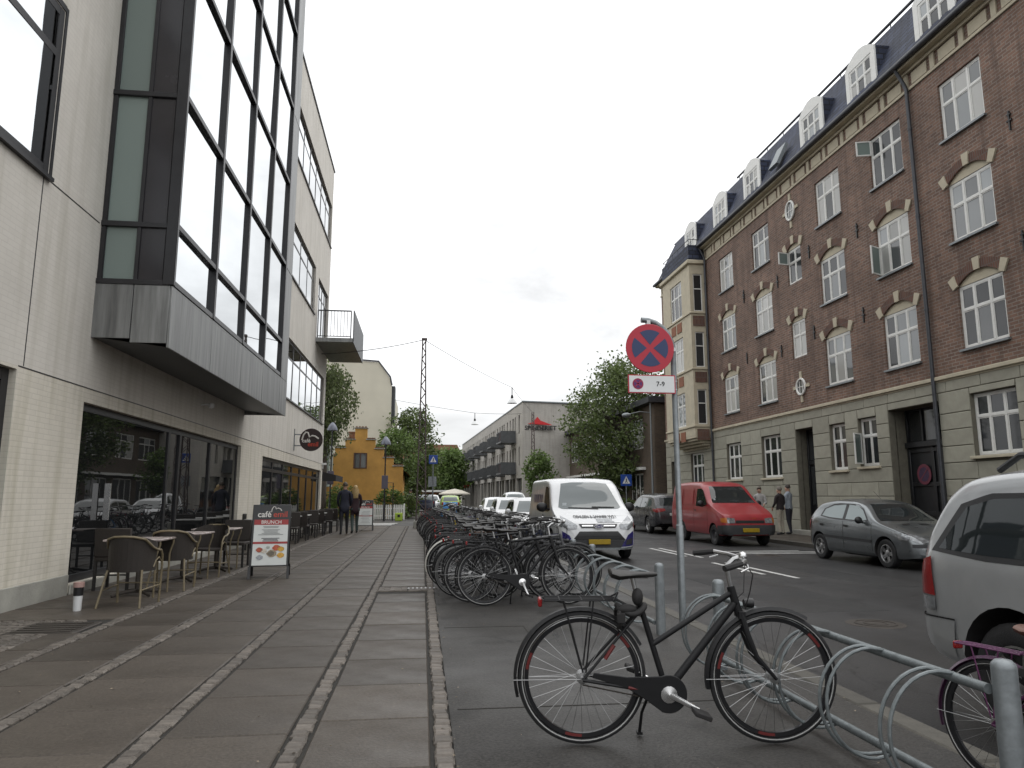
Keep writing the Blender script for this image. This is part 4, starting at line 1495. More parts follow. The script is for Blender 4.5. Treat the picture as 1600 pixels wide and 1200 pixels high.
BF.box(m, 1.9, 24.3, .0, .35, 2.95, 3.12)
m.build('shopfront_canopy', K['white'], bb)
for h in bh:
    w_, h_ = h[1] - h[0], h[3] - h[2]
    put_window(bb, BF, (h[0] + h[1]) / 2, -.06, h[2], frame_mesh(w_, h_, [1, 1, 1], [h_ * .7] if h[2] > 1 else [], .09, .08), 'g_apt' if h[2] > 1 else 'g_dark')
# --- buildings and stalls closing the street
K['orange'] = mat('orange stall boards', (.34, .13, .04), .8, var=.3, vs=2)
fb = empty('stall_building', 'low orange stall front far down the street', 'stall', (-1, 96, 0))
MB().box(-3.5, 96, -.3, 3.6, 99, 1.9).build('stall_wall', K['orange'], fb)
MB().box(-3.7, 95.4, 1.9, 3.8, 99, 2.15).build('stall_roof', K['white'], fb)
for k in range(4): MB().box(-3.2 + k * 1.7, 95.94, .9, -1.9 + k * 1.7, 95.98, 1.7).build('stall_opening', K['blackmatte'], fb)
fb = empty('street_end_building', 'distant cream building closing the view behind the trees', 'building', (-5, 150, 0))
MB().box(-30, 150, -.3, 8, 160, 9).build('wall', K['palegable'], fb)
m = MB()
m.prism([(-30.5, 9), (8.5, 9), (7, 12), (-29, 12)], 0, -10, Matrix.Translation((0, 150, 0)) @ FACE)
m.build('roof', K['tile'], fb)
for k in range(12):
    for z in (1.2, 4.2, 7): MB().box(-28 + k * 3, 149.94, z, -26.7 + k * 3, 149.98, z + 1.4).build('window', K['g_dark'], fb)

# ================================================================== trees and shrubs
def leafmat(name, c, tr=.25):
    m, n, l, b = nodes(name)
    g_ = n.new('ShaderNodeNewGeometry')
    mr = n.new('ShaderNodeMapRange')
    mr.inputs['To Min'].default_value, mr.inputs['To Max'].default_value = .55, 1.5
    l.new(g_.outputs['Random Per Island'], mr.inputs['Value'])
    vm = n.new('ShaderNodeVectorMath')
    vm.operation = 'SCALE'
    vm.inputs[0].default_value = c
    l.new(mr.outputs[0], vm.inputs['Scale'])
    l.new(vm.outputs[0], b.inputs['Base Color'])
    b.inputs['Roughness'].default_value = .5
    t = n.new('ShaderNodeBsdfTranslucent')
    l.new(vm.outputs[0], t.inputs['Color'])
    mx = n.new('ShaderNodeMixShader')
    mx.inputs[0].default_value = tr
    l.new(b.outputs[0], mx.inputs[1])
    l.new(t.outputs[0], mx.inputs[2])
    l.new(mx.outputs[0], n['Material Output'].inputs[0])
    return m


K['leaf'] = leafmat('leaf green', (.115, .155, .052), .42)
K['leaf2'] = leafmat('leaf mid green', (.12, .18, .052), .4)
K['leaf3'] = leafmat('birch leaf', (.105, .135, .05), .34)
K['bark'] = mat('bark', (.075, .062, .05), .9, var=.35, vs=9, stretch=(3, 3, .6), bump=.6, bs=20)


def leaf(mb, p, d, n_, s, r_):
    """one pointed leaf, slightly folded"""
    d = d.normalized()
    sd = d.cross(n_)
    if sd.length < 1e-4: sd = d.orthogonal()
    sd = sd.normalized() * s * .36
    up = sd.cross(d).normalized() * s * .10
    mb.add([p, p + d * s * .5 + sd + up, p + d * s, p + d * s * .5 - sd + up], [(0, 1, 2), (0, 2, 3)])


def make_tree(name, label, loc, h, cr, th, leaf_s, nl, lm, seed, ch=None, cat='tree', group=None, droop=0., tips=46, tr=.0, clump=.24):
    rr_ = random.Random(seed)
    root = empty(name, label, cat, loc, group=group)
    M = TR(*loc)
    cz = th + (h - th) * .5
    cv = (h - th) * .5
    r0 = tr or h * .017 + .03
    tk = MB()
    top = Vector((rr_.uniform(-.3, .3), rr_.uniform(-.3, .3), h * .86))
    path = [Vector((0, 0, -.1)), Vector((rr_.uniform(-.05, .05), rr_.uniform(-.05, .05), th * .6)), Vector((top.x * .35, top.y * .35, th + cv * .5)), top]
    tk.tube(path, [r0 * 1.25, r0, r0 * .6, r0 * .12], 8)
    ends = []
    for i in range(tips):
        f = (i + .5) / tips
        zf = -1 + 2 * f
        an = i * 2.399 + rr_.uniform(-.4, .4)
        rad = math.sqrt(max(0.02, 1 - zf * zf)) * cr * rr_.uniform(.45, 1.05)
        e = Vector((math.cos(an) * rad, math.sin(an) * rad, cz + zf * cv * rr_.uniform(.8, 1.08)))
        bz = max(th * .75, min(h * .8, e.z - rad * rr_.uniform(.35, .8)))
        t = min(1, max(0, (bz - th * .6) / (h * .86 - th * .6)))
        b = Vector((top.x * t, top.y * t, bz))
        mid = (b + e) / 2 + Vector((rr_.uniform(-.15, .15), rr_.uniform(-.15, .15), .12 * rad))
        rb_ = r0 * .6 * (1 - .6 * t)
        tk.tube([b, mid, e], [rb_, rb_ * .6, rb_ * .15], 5)
        ends.append((e, mid))
    tk.build('trunk', K['bark'], root, M)
    cw_ = MB()
    per = nl // tips
    for e, mid in ends:
        cs = cr * clump * rr_.uniform(.7, 1.35)
        for k in range(per):
            g3 = Vector((rr_.gauss(0, 1), rr_.gauss(0, 1), rr_.gauss(0, .8)))
            base = e if rr_.random() < .75 else e.lerp(mid, rr_.random())
            p = base + g3 * cs * .55
            if droop:
                p.z -= abs(rr_.gauss(0, 1)) * droop
                d = Vector((rr_.uniform(-.4, .4), rr_.uniform(-.4, .4), -1))
            else: d = g3.normalized() * .6 + Vector((rr_.uniform(-1, 1), rr_.uniform(-1, 1), rr_.uniform(-.9, .4)))
            leaf(cw_, p, d, Vector((rr_.uniform(-1, 1), rr_.uniform(-1, 1), rr_.uniform(-.2, 1))), leaf_s * rr_.uniform(.6, 1.3), rr_)
    cw_.build('crown', K[lm], root, M, ang=0)
    return root


make_tree('street_tree', 'tall broad street tree behind the white van', (13.75, 47.5, -.1), 10.3, 4.3, 2.2, .21, 21000, 'leaf', 3, tips=95, clump=.18)
make_tree('street_tree', 'small young tree in front of the grey end wall', (8.4, 52, -.1), 4.6, 1.15, 1.6, .20, 2600, 'leaf2', 5, tips=30, tr=.05)
make_tree('garden_tree', 'dense dark tree right of the ochre gable', (-.9, 60, 0), 8.4, 2.4, 1.3, .22, 9500, 'leaf', 8, tips=70, clump=.22)
make_tree('garden_tree', 'rounded tree directly behind the lattice mast', (-2.1, 53, 0), 6.2, 1.7, 1.2, .2, 6000, 'leaf2', 31, tips=48, clump=.24)
make_tree('garden_tree', 'paler tree past the mast beside the far balconies', (3.8, 104, 0), 8.0, 2.9, 1.5, .42, 5000, 'leaf2', 9, tips=46, clump=.28)
make_tree('garden_tree', 'far dark tree at the end of the street', (.6, 112, 0), 8.0, 3.4, 1.0, .45, 5000, 'leaf', 10, tips=46, clump=.3)
make_tree('garden_tree', 'far tree low behind the orange stall', (5.6, 126, 0), 9.0, 3.6, 1.2, .5, 4500, 'leaf2', 12, tips=46, clump=.3)
make_tree('birch_tree', 'drooping birch hanging past the corner of the pale building', (-5.75, 43, 0), 9.6, 1.65, 5.0, .16, 8000, 'leaf3', 14, droop=.75, tips=52, clump=.2)


def make_bush(name, label, loc, rx, ry, h, n_, s, lm, seed, cat='bush', group=None):
    rr_ = random.Random(seed)
    root = empty(name, label, cat, loc, group=group)
    M = TR(*loc)
    st_ = MB()
    for k in range(9):
        a = rr_.uniform(0, 6.28)
        st_.tube([(rr_.uniform(-.2, .2) * rx, rr_.uniform(-.2, .2) * ry, -.03), (math.cos(a) * rx * .3, math.sin(a) * ry * .3, h * .45), (math.cos(a) * rx * .7, math.sin(a) * ry * .7, h * .85)], [.02, .014, .005], 5)
    st_.build('stem', K['bark'], root, M)
    mb = MB()
    for k in range(n_):
        a, q = rr_.uniform(0, 6.28), rr_.random() ** .5
        zf = rr_.random() ** .8
        wd_ = 1.0 - .45 * zf + .18 * math.sin(a * 3 + seed) + .12 * math.sin(a * 7)
        p = Vector((math.cos(a) * rx * q * wd_, math.sin(a) * ry * q * wd_, .05 + zf * h * (1 - .25 * q + .12 * math.sin(a * 5))))
        leaf(mb, p, Vector((math.cos(a), math.sin(a), rr_.uniform(-.3, 1))), Vector((rr_.uniform(-1, 1), rr_.uniform(-1, 1), 1)), s * rr_.uniform(.6, 1.3), rr_)
    mb.build('foliage', K[lm], root, M, ang=0)


make_bush('shrub', 'leafy shrub beside the cafe corner under the left lamp post', (-4.7, 42.6, 0), .9, .8, 1.9, 1500, .16, 'leaf2', 1)
make_bush('shrub', 'shrub against the ochre wall left of the walking couple', (-5.5, 44, 0), .9, .8, 1.5, 900, .16, 'leaf', 2)
make_bush('shrub', 'broad green shrub behind the white picket fence', (-1.9, 43.6, 0), 1.1, .8, 1.75, 1700, .16, 'leaf2', 3)
make_bush('shrub', 'darker shrub at the right end of the picket fence', (-.9, 45, 0), .8, .8, 1.5, 1100, .16, 'leaf', 4)
make_bush('hedge', 'low dark hedge under the brown building windows', (12.8, 44.5, -.1), .5, 2.6, 1.2, 1700, .16, 'leaf', 6, cat='hedge')

# ================================================================== fence, bin, masts, lamps, signs
pf = empty('picket_fence', 'white picket fence in front of the ochre house', 'fence', (-1.9, 41.6, 0))
pk_me = MB().prism([(-.035, .04), (.035, .04), (.035, .82), (0, .87), (-.035, .82)], 0, .02, FACE).mesh('picket', K['white'])
for k in range(17): inst('picket', pk_me, pf, TR(-2.72 + k * .105, 41.6, 0))
for z in (.2, .62): MB().box(-2.75, 41.602, z, -1.0, 41.64, z + .06).build('fence_rail', K['white'], pf)
for k in range(2): MB().box(-2.75 + 1.7 * k, 41.645, -.02, -2.67 + 1.7 * k, 41.72, .9).build('fence_post', K['white'], pf)
bn = empty('litter_box', 'small lime green box at the end of the picket fence', 'bin', (-1.25, 40, 0))
MB().box(-.2, -.14, 0, .2, .14, .43).build('box_body', mat('lime paint', (.36, .50, .06), .5), bn, TR(-1.25, 40, 0), bev=.03)
MB().box(-.07, -.146, .2, .07, -.141, .34).build('box_opening', K['black'], bn, TR(-1.25, 40, 0))


def lamp_post(x, y, h, label, sz):
    o = empty('lamp_post', label, 'lamp post', (x, y, 0))
    M = TR(x, y, 0)
    m = MB()
    m.tube([(0, 0, -.05), (0, 0, .9), (0, 0, .92), (0, 0, h)], [.06, .06, .04, .035], 8)
    m.build('pole', K['anthracite'], o, M)
    m = MB()
    m.lathe([(.001, .48), (.08, .44), (.20, .28), (.27, .12), (.28, .02), (.05, 0), (.03, -.1)], 16, M @ Matrix.Translation((0, 0, h)))
    m.build('lamp_head', mat('lamp grey', (.15, .16, .20), .4, .2), o)
    m = MB()
    m.box(-.17, -.06, sz, .17, -.03, sz + .72)
    m.build('sign_board', mat('board back', (.10, .09, .12), .5), o, M, bev=.01)


lamp_post(-4.95, 40, 4.85, 'dark lamp post with board next to the cafe corner', 1.95)
lamp_post(-2.05, 40, 4.1, 'dark lamp post with board in front of the ochre house right side', 1.72)
m = MB()
m.tube([(-1.6, 40.2, -.03), (-1.6, 40.2, 2.05), (-2.0, 40.2, 2.05)], .025, 8)
tag(m.build('hoop_post', K['black']), 'thin black hooked post right of the boarded lamp post', 'post')

mt = empty('lattice_mast', 'tall tapering lattice steel mast at the end of the bike row', 'mast', (-.05, 31, 0))
K['rust'] = mat('old mast paint', (.13, .105, .10), .7, .2, var=.35, vs=6)
MB().box(-.36, 30.75, -.1, .26, 31.25, .30).build('mast_foot', K['plinth'], mt, bev=.03)
MH = 8.1


def mast_legs(mt, cx, cy, z0, H, w0, w1, material):
    m = MB()
    P = lambda s, t, z: (cx + s * (w0 + (w1 - w0) * (z - z0) / (H - z0)), cy + t * (w0 + (w1 - w0) * (z - z0) / (H - z0)), z)
    for s in (-1, 1):
        for t in (-1, 1): m.tube([P(s, t, z0), P(s, t, H)], .028, 4)
    m.build('mast_legs', material, mt)
    m = MB()
    z = z0 + .1
    k = 0
    while z < H - .3:
        dz = .26 + .16 * (1 - (z - z0) / (H - z0))
        for t in (-1, 1):
            sg_ = 1 if k % 2 else -1
            m.tube([P(sg_, t, z), P(-sg_, t, z + dz)], .014, 4)
            m.tube([P(t, sg_, z), P(t, -sg_, z + dz)], .014, 4)
        z += dz
        k += 1
    m.build('mast_lattice', material, mt)


mast_legs(mt, -.05, 31, .2, MH, .20, .065, K['rust'])
MB().box(-.16, 30.9, MH - .02, .08, 31.1, MH + .06).build('mast_cap', K['rust'], mt)
m2_ = empty('lattice_mast', 'slim lattice mast in front of the grey end wall', 'mast', (9.2, 60, 0))
MB().box(8.95, 59.8, -.3, 9.45, 60.2, .2).build('mast_foot', K['plinth'], m2_)
mast_legs(m2_, 9.2, 60, .1, 8.4, .19, .08, K['rust'])


def wire(a, b, sag, label):
    pts = []
    for k in range(13):
        t = k / 12
        pts.append((a[0] + (b[0] - a[0]) * t, a[1] + (b[1] - a[1]) * t, a[2] + (b[2] - a[2]) * t - sag * 4 * t * (1 - t)))
    tag(MB().tube(pts, .015, 4).build('overhead_wire', K['anthracite']), label, 'wire')


wire((-4.7, 33, 7.75), (-.05, 31, MH), .12, 'thin wire from the pale building to the lattice mast')
wire((-.05, 31, MH), (5.56, 45, 8.2), .1, 'thin wire from the lattice mast to the nearer hanging lamp')
wire((5.56, 45, 8.2), (9.2, 60, 8.4), .1, 'thin wire from the nearer hanging lamp to the slim mast')
wire((-2.9, 62, 9.6), (4.4, 62, 8.5), .05, 'thin wire from the cream gable to the farther hanging lamp')
wire((4.4, 62, 8.5), (9.1, 65.5, 8.9), .05, 'thin wire from the farther hanging lamp to the grey block')
for x, y, z, lab in ((5.56, 45, 8.2, 'white bell street lamp on the wire, nearer one'), (4.4, 62, 8.5, 'white bell street lamp on the wire, farther one')):
    o = empty('hanging_lamp', lab, 'street lamp', (x, y, z - 1.05))
    m = MB()
    m.cyl((x, y, z), (x, y, z - .62), .03, n=8)
    m.lathe([(.07, -.5), (.09, -.62), (.09, -.72)], 12, TR(x, y, z))
    m.build('lamp_stem', K['black'], o)
    m = MB()
    m.lathe([(.001, -.70), (.12, -.72), (.24, -.86), (.30, -.98), (.33, -1.02), (.29, -1.02), (.10, -.80), (.001, -.78)], 20, TR(x, y, z))
    m.build('lamp_shade', K['signwhite'], o)


def crossing_sign(x, y, z, label, pole=True, s=.33, ry=0.):
    o = empty('crossing_sign', label, 'sign', (x, y, -.1))
    M = TR(x, y, 0)
    if pole: MB().cyl((0, .03, -.15), (0, .03, z + s), .03, n=8).build('pole', K['galv'], o, M)
    MB().box(-s, -.02, z - s, s, 0, z + s).build('sign_plate', K['crossblue'], o, M, bev=.006)
    MB().prism([(-s * .72, -s * .6), (s * .72, -s * .6), (0, s * .72)], 0, .006, M @ Matrix.Translation((0, -.0205, z)) @ FACE).build('white_triangle', K['signwhite'], o)
    m = MB()
    m.prism([(-.04 * s, .0), (.08 * s, .0), (.22 * s, -.5 * s), (.12 * s, -.5 * s), (.02 * s, -.15 * s), (-.14 * s, -.5 * s), (-.24 * s, -.5 * s)], .006, .009, M @ Matrix.Translation((0, -.0205, z)) @ FACE)
    m.prism([(-.10 * s, .25 * s), (.10 * s, .25 * s), (.12 * s, -.02 * s), (-.08 * s, -.02 * s)], .006, .009, M @ Matrix.Translation((0, -.0205, z)) @ FACE)
    m.lathe([(.001, .0), (.07 * s, .0), (.07 * s, .003)], 10, M @ Matrix.Translation((0, -.0265, z + .35 * s)) @ FACE)
    m.build('walking_figure', K['black'], o)


crossing_sign(.46, 33, 2.97, 'blue pedestrian crossing sign beside the lattice mast', s=.20)
crossing_sign(12.2, 42.5, 2.28, 'blue pedestrian crossing sign by the brown building shopfront', s=.34)
MB().box(.25, 33.02, 1.75, .62, 33.04, 2.2).build('grey_plate', K['galv'], None)
tag(bpy.data.objects['grey_plate'], 'plain grey plate under the blue crossing sign at the mast', 'plate')
o = empty('street_light', 'slim grey street light pole behind the red van', 'street light', (14.05, 41.6, RPZ))
MB().tube([(13.55, 41.6, RPZ), (13.55, 41.6, 1.0), (13.55, 41.6, 1.02), (13.55, 41.6, 7.2)], [.09, .09, .07, .05], 10).build('pole', K['galv'], o)
m = MB()
m.tube([(13.55, 41.6, 6.3), (12.9, 41.6, 6.35), (12.2, 41.6, 6.2)], .025, 6)
m.build('arm', K['galv'], o)
MB().ball((12.05, 41.6, 6.12), .22, 12, 8, (1.3, 1, .7)).build('lamp_head', K['galv'], o)
MB().ball((13.55, 41.6, 7.25), .09, 10, 7).build('finial', K['galv'], o)
# parasols, kiosk van and far cones of colour
pr = empty('parasol', 'large white market parasol far down the street', 'parasol', (3.3, 75, -.2))
m = MB()
m.lathe([(.001, 2.1), (.8, 1.95), (1.7, 1.62), (1.72, 1.50), (1.68, 1.6), (.001, 2.04)], 8, TR(3.3, 75, 0, .3))
m.build('canopy', mat('parasol canvas', (.62, .58, .5), .9, var=.1), pr)
MB().cyl((3.3, 75, -.2), (3.3, 75, 2.1), .04, n=8).build('pole', K['white'], pr)
MB().box(2.9, 74.6, -.2, 3.7, 75.4, -.1).build('base', K['plinth'], pr)
fs_ = empty('facade_sign', 'small red shop sign under the far balconies', 'sign', (6.9, 108, 2.9))
MB().box(6.1, 108, 2.6, 6.9, 108.1, 3.2).build('sign_box', mat('shop red', (.5, .03, .04), .5), fs_)
rs = empty('round_sign', 'dark round sign standing past the white parked cars', 'sign', (4.9, 44, ROADZ))
MB().cyl((4.9, 44.03, ROADZ), (4.9, 44.03, 1.2), .025, n=8).build('pole', K['galv'], rs)
MB().prism([(.16 * math.cos(t * PI / 8), .16 * math.sin(t * PI / 8)) for t in range(16)], 0, .02, Matrix.Translation((4.9, 44, 1.05)) @ FACE).build('sign_disc', mat('dark red', (.10, .02, .03), .5), rs)
# ================================================================== bicycles
K['bikeblack'] = mat('satin black frame', (.010, .010, .011), .5, .0, var=.15, vs=20, spec=.35)
K['rim'] = mat('black rim', (.02, .02, .022), .3, .4, var=.1)
K['rimalu'] = mat('silver rim', (.36, .36, .36), .35, 1., var=.1)
K['reflexstripe'] = mat('reflective tyre stripe', (.34, .34, .33), .5, var=.2, vs=30)
K['spoke'] = mat('steel spokes', (.30, .30, .30), .35, 1.)
K['bred'] = mat('red decal', (.12, .014, .013), .5)
K['leather'] = mat('black saddle', (.02, .019, .018), .5, var=.25, vs=25, bump=.1, bs=90)
K['whitefender'] = mat('white mudguard', (.66, .65, .6), .35, var=.06)
K['tail'] = mat('red lens', (.22, .010, .010), .25)
WR = .345
WB = 1.03


def w_parts(alu):
    c = []
    tm = MB()
    tm.tube([((WR - .0165) * math.cos(t * PI / 28), 0, (WR - .0165) * math.sin(t * PI / 28)) for t in range(56)], .0168, 8, True)
    st_ = MB()
    for s in (-1, 1):
        n = 56
        pr_ = [(WR - .026, s * .0155), (WR - .021, s * .0172)]
        st_.lathe(pr_, n, Matrix.Rotation(PI / 2, 4, 'X'))
    rm = MB()
    rm.lathe([(WR - .036, -.012), (WR - .036, .012), (WR - .058, .010), (WR - .058, -.010), (WR - .036, -.012)], 56, Matrix.Rotation(PI / 2, 4, 'X'))
    sp_ = MB()
    for k in range(32):
        a = k * 2 * PI / 32
        s = 1 if k % 2 else -1
        b = a + (.42 if (k // 2) % 2 else -.42)
        sp_.cyl((.027 * math.cos(b), s * .027, .027 * math.sin(b)), ((WR - .055) * math.cos(a), 0, (WR - .055) * math.sin(a)), .0013, n=3)
    hb = MB()
    hb.lathe([(.001, -.055), (.012, -.055), (.012, -.034), (.03, -.032), (.03, -.024), (.018, -.02), (.018, .02), (.03, .024), (.03, .032), (.012, .034), (.012, .055), (.001, .055)], 14, Matrix.Rotation(PI / 2, 4, 'X'))
    dec = MB()
    for a0 in (.55, 2.7, 4.4):
        for s in (-1, 1):
            P1 = [((WR - .04) * math.cos(a0 + k * .05), s * .0125, (WR - .04) * math.sin(a0 + k * .05)) for k in range(7)]
            P2 = [((WR - .055) * math.cos(a0 + k * .05), s * .0115, (WR - .055) * math.sin(a0 + k * .05)) for k in range(7)]
            for k in range(6): dec.quad(P1[k], P1[k + 1], P2[k + 1], P2[k])
    return (tm.mesh('wheel', K['rubber']), st_.mesh('tyre_stripe', K['reflexstripe']), rm.mesh('rim', K['rimalu' if alu else 'rim']), sp_.mesh('spokes', K['spoke'], 0), hb.mesh('hub', K['alu']), dec.mesh('rim_decal', K['bred']))


WPARTS = {0: w_parts(0), 1: w_parts(1)}


def add_wheel(root, x, alu, decal):
    tm, st_, rm, sp_, hb, dec = WPARTS[alu]
    M = TR(x, 0, WR)
    wh = inst('wheel', tm, root, M)
    inst('tyre_stripe', st_, wh, M)
    inst('rim', rm, wh, M)
    inst('spokes', sp_, wh, M)
    inst('hub', hb, wh, M)
    if decal: inst('rim_decal', dec, wh, M)


def fender(root, x, a0, a1, m, name='mudguard', w_=.052):
    mb = MB()
    n = 26
    r_ = WR + .022
    for k in range(n):
        A, B = a0 + (a1 - a0) * k / n, a0 + (a1 - a0) * (k + 1) / n
        for (y0, d0), (y1, d1) in (((-w_ / 2, -.016), (-w_ / 4, .0)), ((-w_ / 4, 0), (w_ / 4, 0)), ((w_ / 4, 0), (w_ / 2, -.016))):
            mb.add([((r_ + d0) * math.cos(A), y0, (r_ + d0) * math.sin(A)), ((r_ + d0) * math.cos(B), y0, (r_ + d0) * math.sin(B)), ((r_ + d1) * math.cos(B), y1, (r_ + d1) * math.sin(B)), ((r_ + d1) * math.cos(A), y1, (r_ + d1) * math.sin(A))], [(0, 1, 2, 3)])
    o = mb.build(name, m, root, TR(x, 0, WR), ang=60)
    s_ = MB()
    for q in (a1 - .15 if x > .5 else a1 - .25, ):
        for y in (-1, 1): s_.cyl((.0, y * .05, 0), (r_ * math.cos(q), y * .024, r_ * math.sin(q)), .0022, n=4)
    s_.build('mudguard_stay', K['spoke'], o, TR(x, 0, WR))
    return o


def make_bike(style, alu=0, fm='bikeblack', fend='bikeblack', rack=True, saddle='leather', basket=False, decal=False, grip='blackmatte', chaincase=True, crank=-.42):
    root = empty('bicycle')
    FM = K[fm]
    add_wheel(root, 0, alu, decal)
    add_wheel(root, WB, alu, decal)
    bbx, bbz = .455, .27
    sc = (.315, 0, .72)                      # seat cluster
    ht, hbm = (.815, 0, .82), (.85, 0, .70)     # head tube top / bottom
    f = MB()
    f.cyl((bbx, 0, bbz), (sc[0] - .012, 0, sc[2] + .06), .016, n=10)
    f.cyl(hbm, ht, .022, n=10)
    if style == 'mixte':
        f.cyl((bbx + .01, 0, bbz + .01), (.842, 0, .735), .022, n=10)
        f.cyl((.378, 0, .51), (.826, 0, .79), .016, n=10)
    elif style == 'diamond':
        f.cyl((bbx + .01, 0, bbz + .01), (.842, 0, .735), .02, n=10)
        f.cyl((.325, 0, .755), (.822, 0, .80), .016, n=10)
    else:                                     # step-through
        f.tube([(bbx + .01, 0, bbz + .01), (.60, 0, .34), (.74, 0, .50), (.842, 0, .735)], .02, 10)
        f.tube([(.41, 0, .42), (.58, 0, .44), (.72, 0, .58), (.826, 0, .79)], .015, 10)
    for y in (-1, 1):
        f.cyl((0, y * .062, WR), (bbx - .03, y * .035, bbz), .0095, n=8)
        f.cyl((0, y * .062, WR), (sc[0], y * .018, sc[2] - .03), .008, n=8)
    f.lathe([(.001, -.036), (.021, -.036), (.021, .036), (.001, .036)], 12, Matrix.Translation((bbx, 0, bbz)) @ Matrix.Rotation(PI / 2, 4, 'X'))
    fo = f.build('frame', FM, root)
    if decal:
        d_ = MB()
        for (x0, z0), (x1, z1) in (((.12, .45), (.17, .52)), ((.24, .305), (.31, .292))): d_.tube([(x0, -.052, z0), (x1, -.046, z1)], .0105, 8)
        d_.build('frame_decal', K['bred'], fo)
    k = MB()
    k.cyl(hbm, (.862, 0, .665), .024, n=10)
    for y in (-1, 1): k.tube([(.862, y * .03, .68), (.885, y * .045, .58), (.93, y * .052, .46), (WB, y * .058, WR)], [.016, .016, .013, .009], 8)
    k.box(.845, -.045, .655, .88, .045, .69)
    k.build('fork', FM, root)
    h = MB()
    h.cyl(ht, (.796, 0, .93), .0125, n=8)
    h.tube([(.796, 0, .925), (.84, 0, .965), (.868, 0, .972)], .013, 8)
    bar = []
    if style == 'mixte': bar = [(.74, -.28, .965), (.80, -.25, .975), (.855, -.14, .972), (.868, -.04, .972), (.868, .04, .972), (.855, .14, .972), (.80, .25, .975), (.74, .28, .965)]
    else: bar = [(.66, -.27, 1.0), (.76, -.265, 1.005), (.85, -.19, .99), (.872, -.05, .972), (.872, .05, .972), (.85, .19, .99), (.76, .265, 1.005), (.66, .27, 1.0)]
    h.tube(bar, .0112, 8)
    hb = h.build('handlebar', K['alu'], root)
    for s in (0, -1):
        a, b = Vector(bar[s]), Vector(bar[1 if s == 0 else -2])
        g_ = MB()
        d = (a - b).normalized()
        g_.tube([b + d * .0, a, a + d * .05], [.0155, .018, .0165], 8)
        g_.build('grip', K[grip], hb)
        l_ = MB()
        l_.tube([b + Vector((.03, 0, -.005)), b + Vector((.05, 0, -.02)) + d * .02, a + Vector((.045, 0, -.03))], .006, 6)
        l_.build('brake_lever', K['alu'], hb)
    c_ = MB()
    c_.tube([(.85, -.13, .965), (.90, -.12, .90), (.905, -.05, .80), (.885, -.02, .70)], .003, 5)
    c_.tube([(.85, .13, .965), (.93, .1, .92), (.90, .04, .78), (.8, .02, .70)], .003, 5)
    c_.build('brake_cable', K['blackmatte'], hb)
    MB().lathe([(.001, .03), (.018, .024), (.024, .008), (.022, 0), (.001, 0)], 12, TR(.86, -.09, .985)).build('bell', K['chrome'], hb)
    lg = MB()
    lg.lathe([(.001, 0), (.02, .0), (.026, .03), (.026, .05), (.001, .052)], 12, Matrix.Translation((.885, 0, .73)) @ Matrix.Rotation(PI / 2, 4, 'Y'))
    lg.build('front_lamp', K['black'], root)
    # saddle: lofted
    s_ = MB()
    n = 12
    prof = [(-.125, .055, .02), (-.12, .075, .035), (-.08, .083, .036), (-.02, .06, .028), (.05, .03, .022), (.11, .019, .02), (.135, .012, .012)]
    vs, fs_l = [], []
    for x, w_, t in prof:
        lift = .012 if x < -.08 else 0
        for j in range(n):
            a = 2 * PI * j / n
            vs.append((sc[0] - .035 + x, w_ * math.cos(a), .885 + lift + (t * .55 * math.sin(a) if math.sin(a) > 0 else t * 1.1 * math.sin(a) * (.6 + .4 * abs(math.cos(a))))))
    for i in range(len(prof) - 1):
        for j in range(n): fs_l.append((i * n + j, i * n + (j + 1) % n, (i + 1) * n + (j + 1) % n, (i + 1) * n + j))
    fs_l += [tuple(range(n)), tuple(range((len(prof) - 1) * n, len(prof) * n))[::-1]]
    s_.add(vs, fs_l)
    sd_ = s_.build('saddle', K[saddle], root, ang=60)
    p_ = MB()
    p_.cyl((sc[0] - .01, 0, sc[2] + .04), (sc[0] - .035, 0, .868), .0125, n=10)
    p_.tube([(sc[0] - .12, -.02, .868), (sc[0] + .05, -.015, .866)], .0035, 5).tube([(sc[0] - .12, .02, .868), (sc[0] + .05, .015, .866)], .0035, 5)
    p_.build('seat_post', K['alu'], sd_)
    fender(root, 0, R(28), R(196), K[fend])
    fender(root, WB, R(58), R(190), K[fend])
    if rack:
        r_ = MB()
        z = .755
        for y in (-.06, -.02, .02, .06): r_.tube([(-.20, y, z), (.18, y, z)], .0045, 6)
        r_.tube([(-.20, -.06, z), (-.22, 0, z), (-.20, .06, z)], .005, 6)
        for x in (-.12, 0, .12): r_.tube([(x, -.06, z), (x, .06, z)], .004, 5)
        r_.tube([(.17, -.06, z), (.20, 0, z + .03), (.17, .06, z)], .005, 6)
        for y in (-1, 1):
            r_.tube([(-.10, y * .06, z), (0.0, y * .068, WR + .04)], .0045, 6)
            r_.tube([(.06, y * .06, z), (0.015, y * .068, WR + .04)], .0045, 6)
            r_.tube([(.18, y * .03, z), (.29, y * .018, .70)], .004, 6)
        ro = r_.build('luggage_rack', K['bikeblack'], root)
        MB().box(-.235, -.035, z - .04, -.213, .035, z + .005).build('tail_lamp', K['tail'], ro, bev=.006)
    if chaincase:
        g_ = MB()
        poly = []
        for k in range(17):
            a = -PI * .62 + k / 16 * PI * 1.24
            poly.append((bbx + .098 * math.cos(a), bbz + .098 * math.sin(a)))
        poly += [(bbx - .22, bbz + .088), (.06, WR + .035), (.05, WR + .01), (bbx - .22, bbz + .03), (bbx - .12, bbz - .03)]
        g_.prism(poly, .044, .058, FACE)
        g_.build('chain_guard', K['bikeblack'], root, bev=.003)
        g_ = MB()
        g_.tube([(bbx, -.042, bbz - .045), (.0, -.042, WR - .03)], .004, 5)
        g_.build('chain', K['iron'], root)
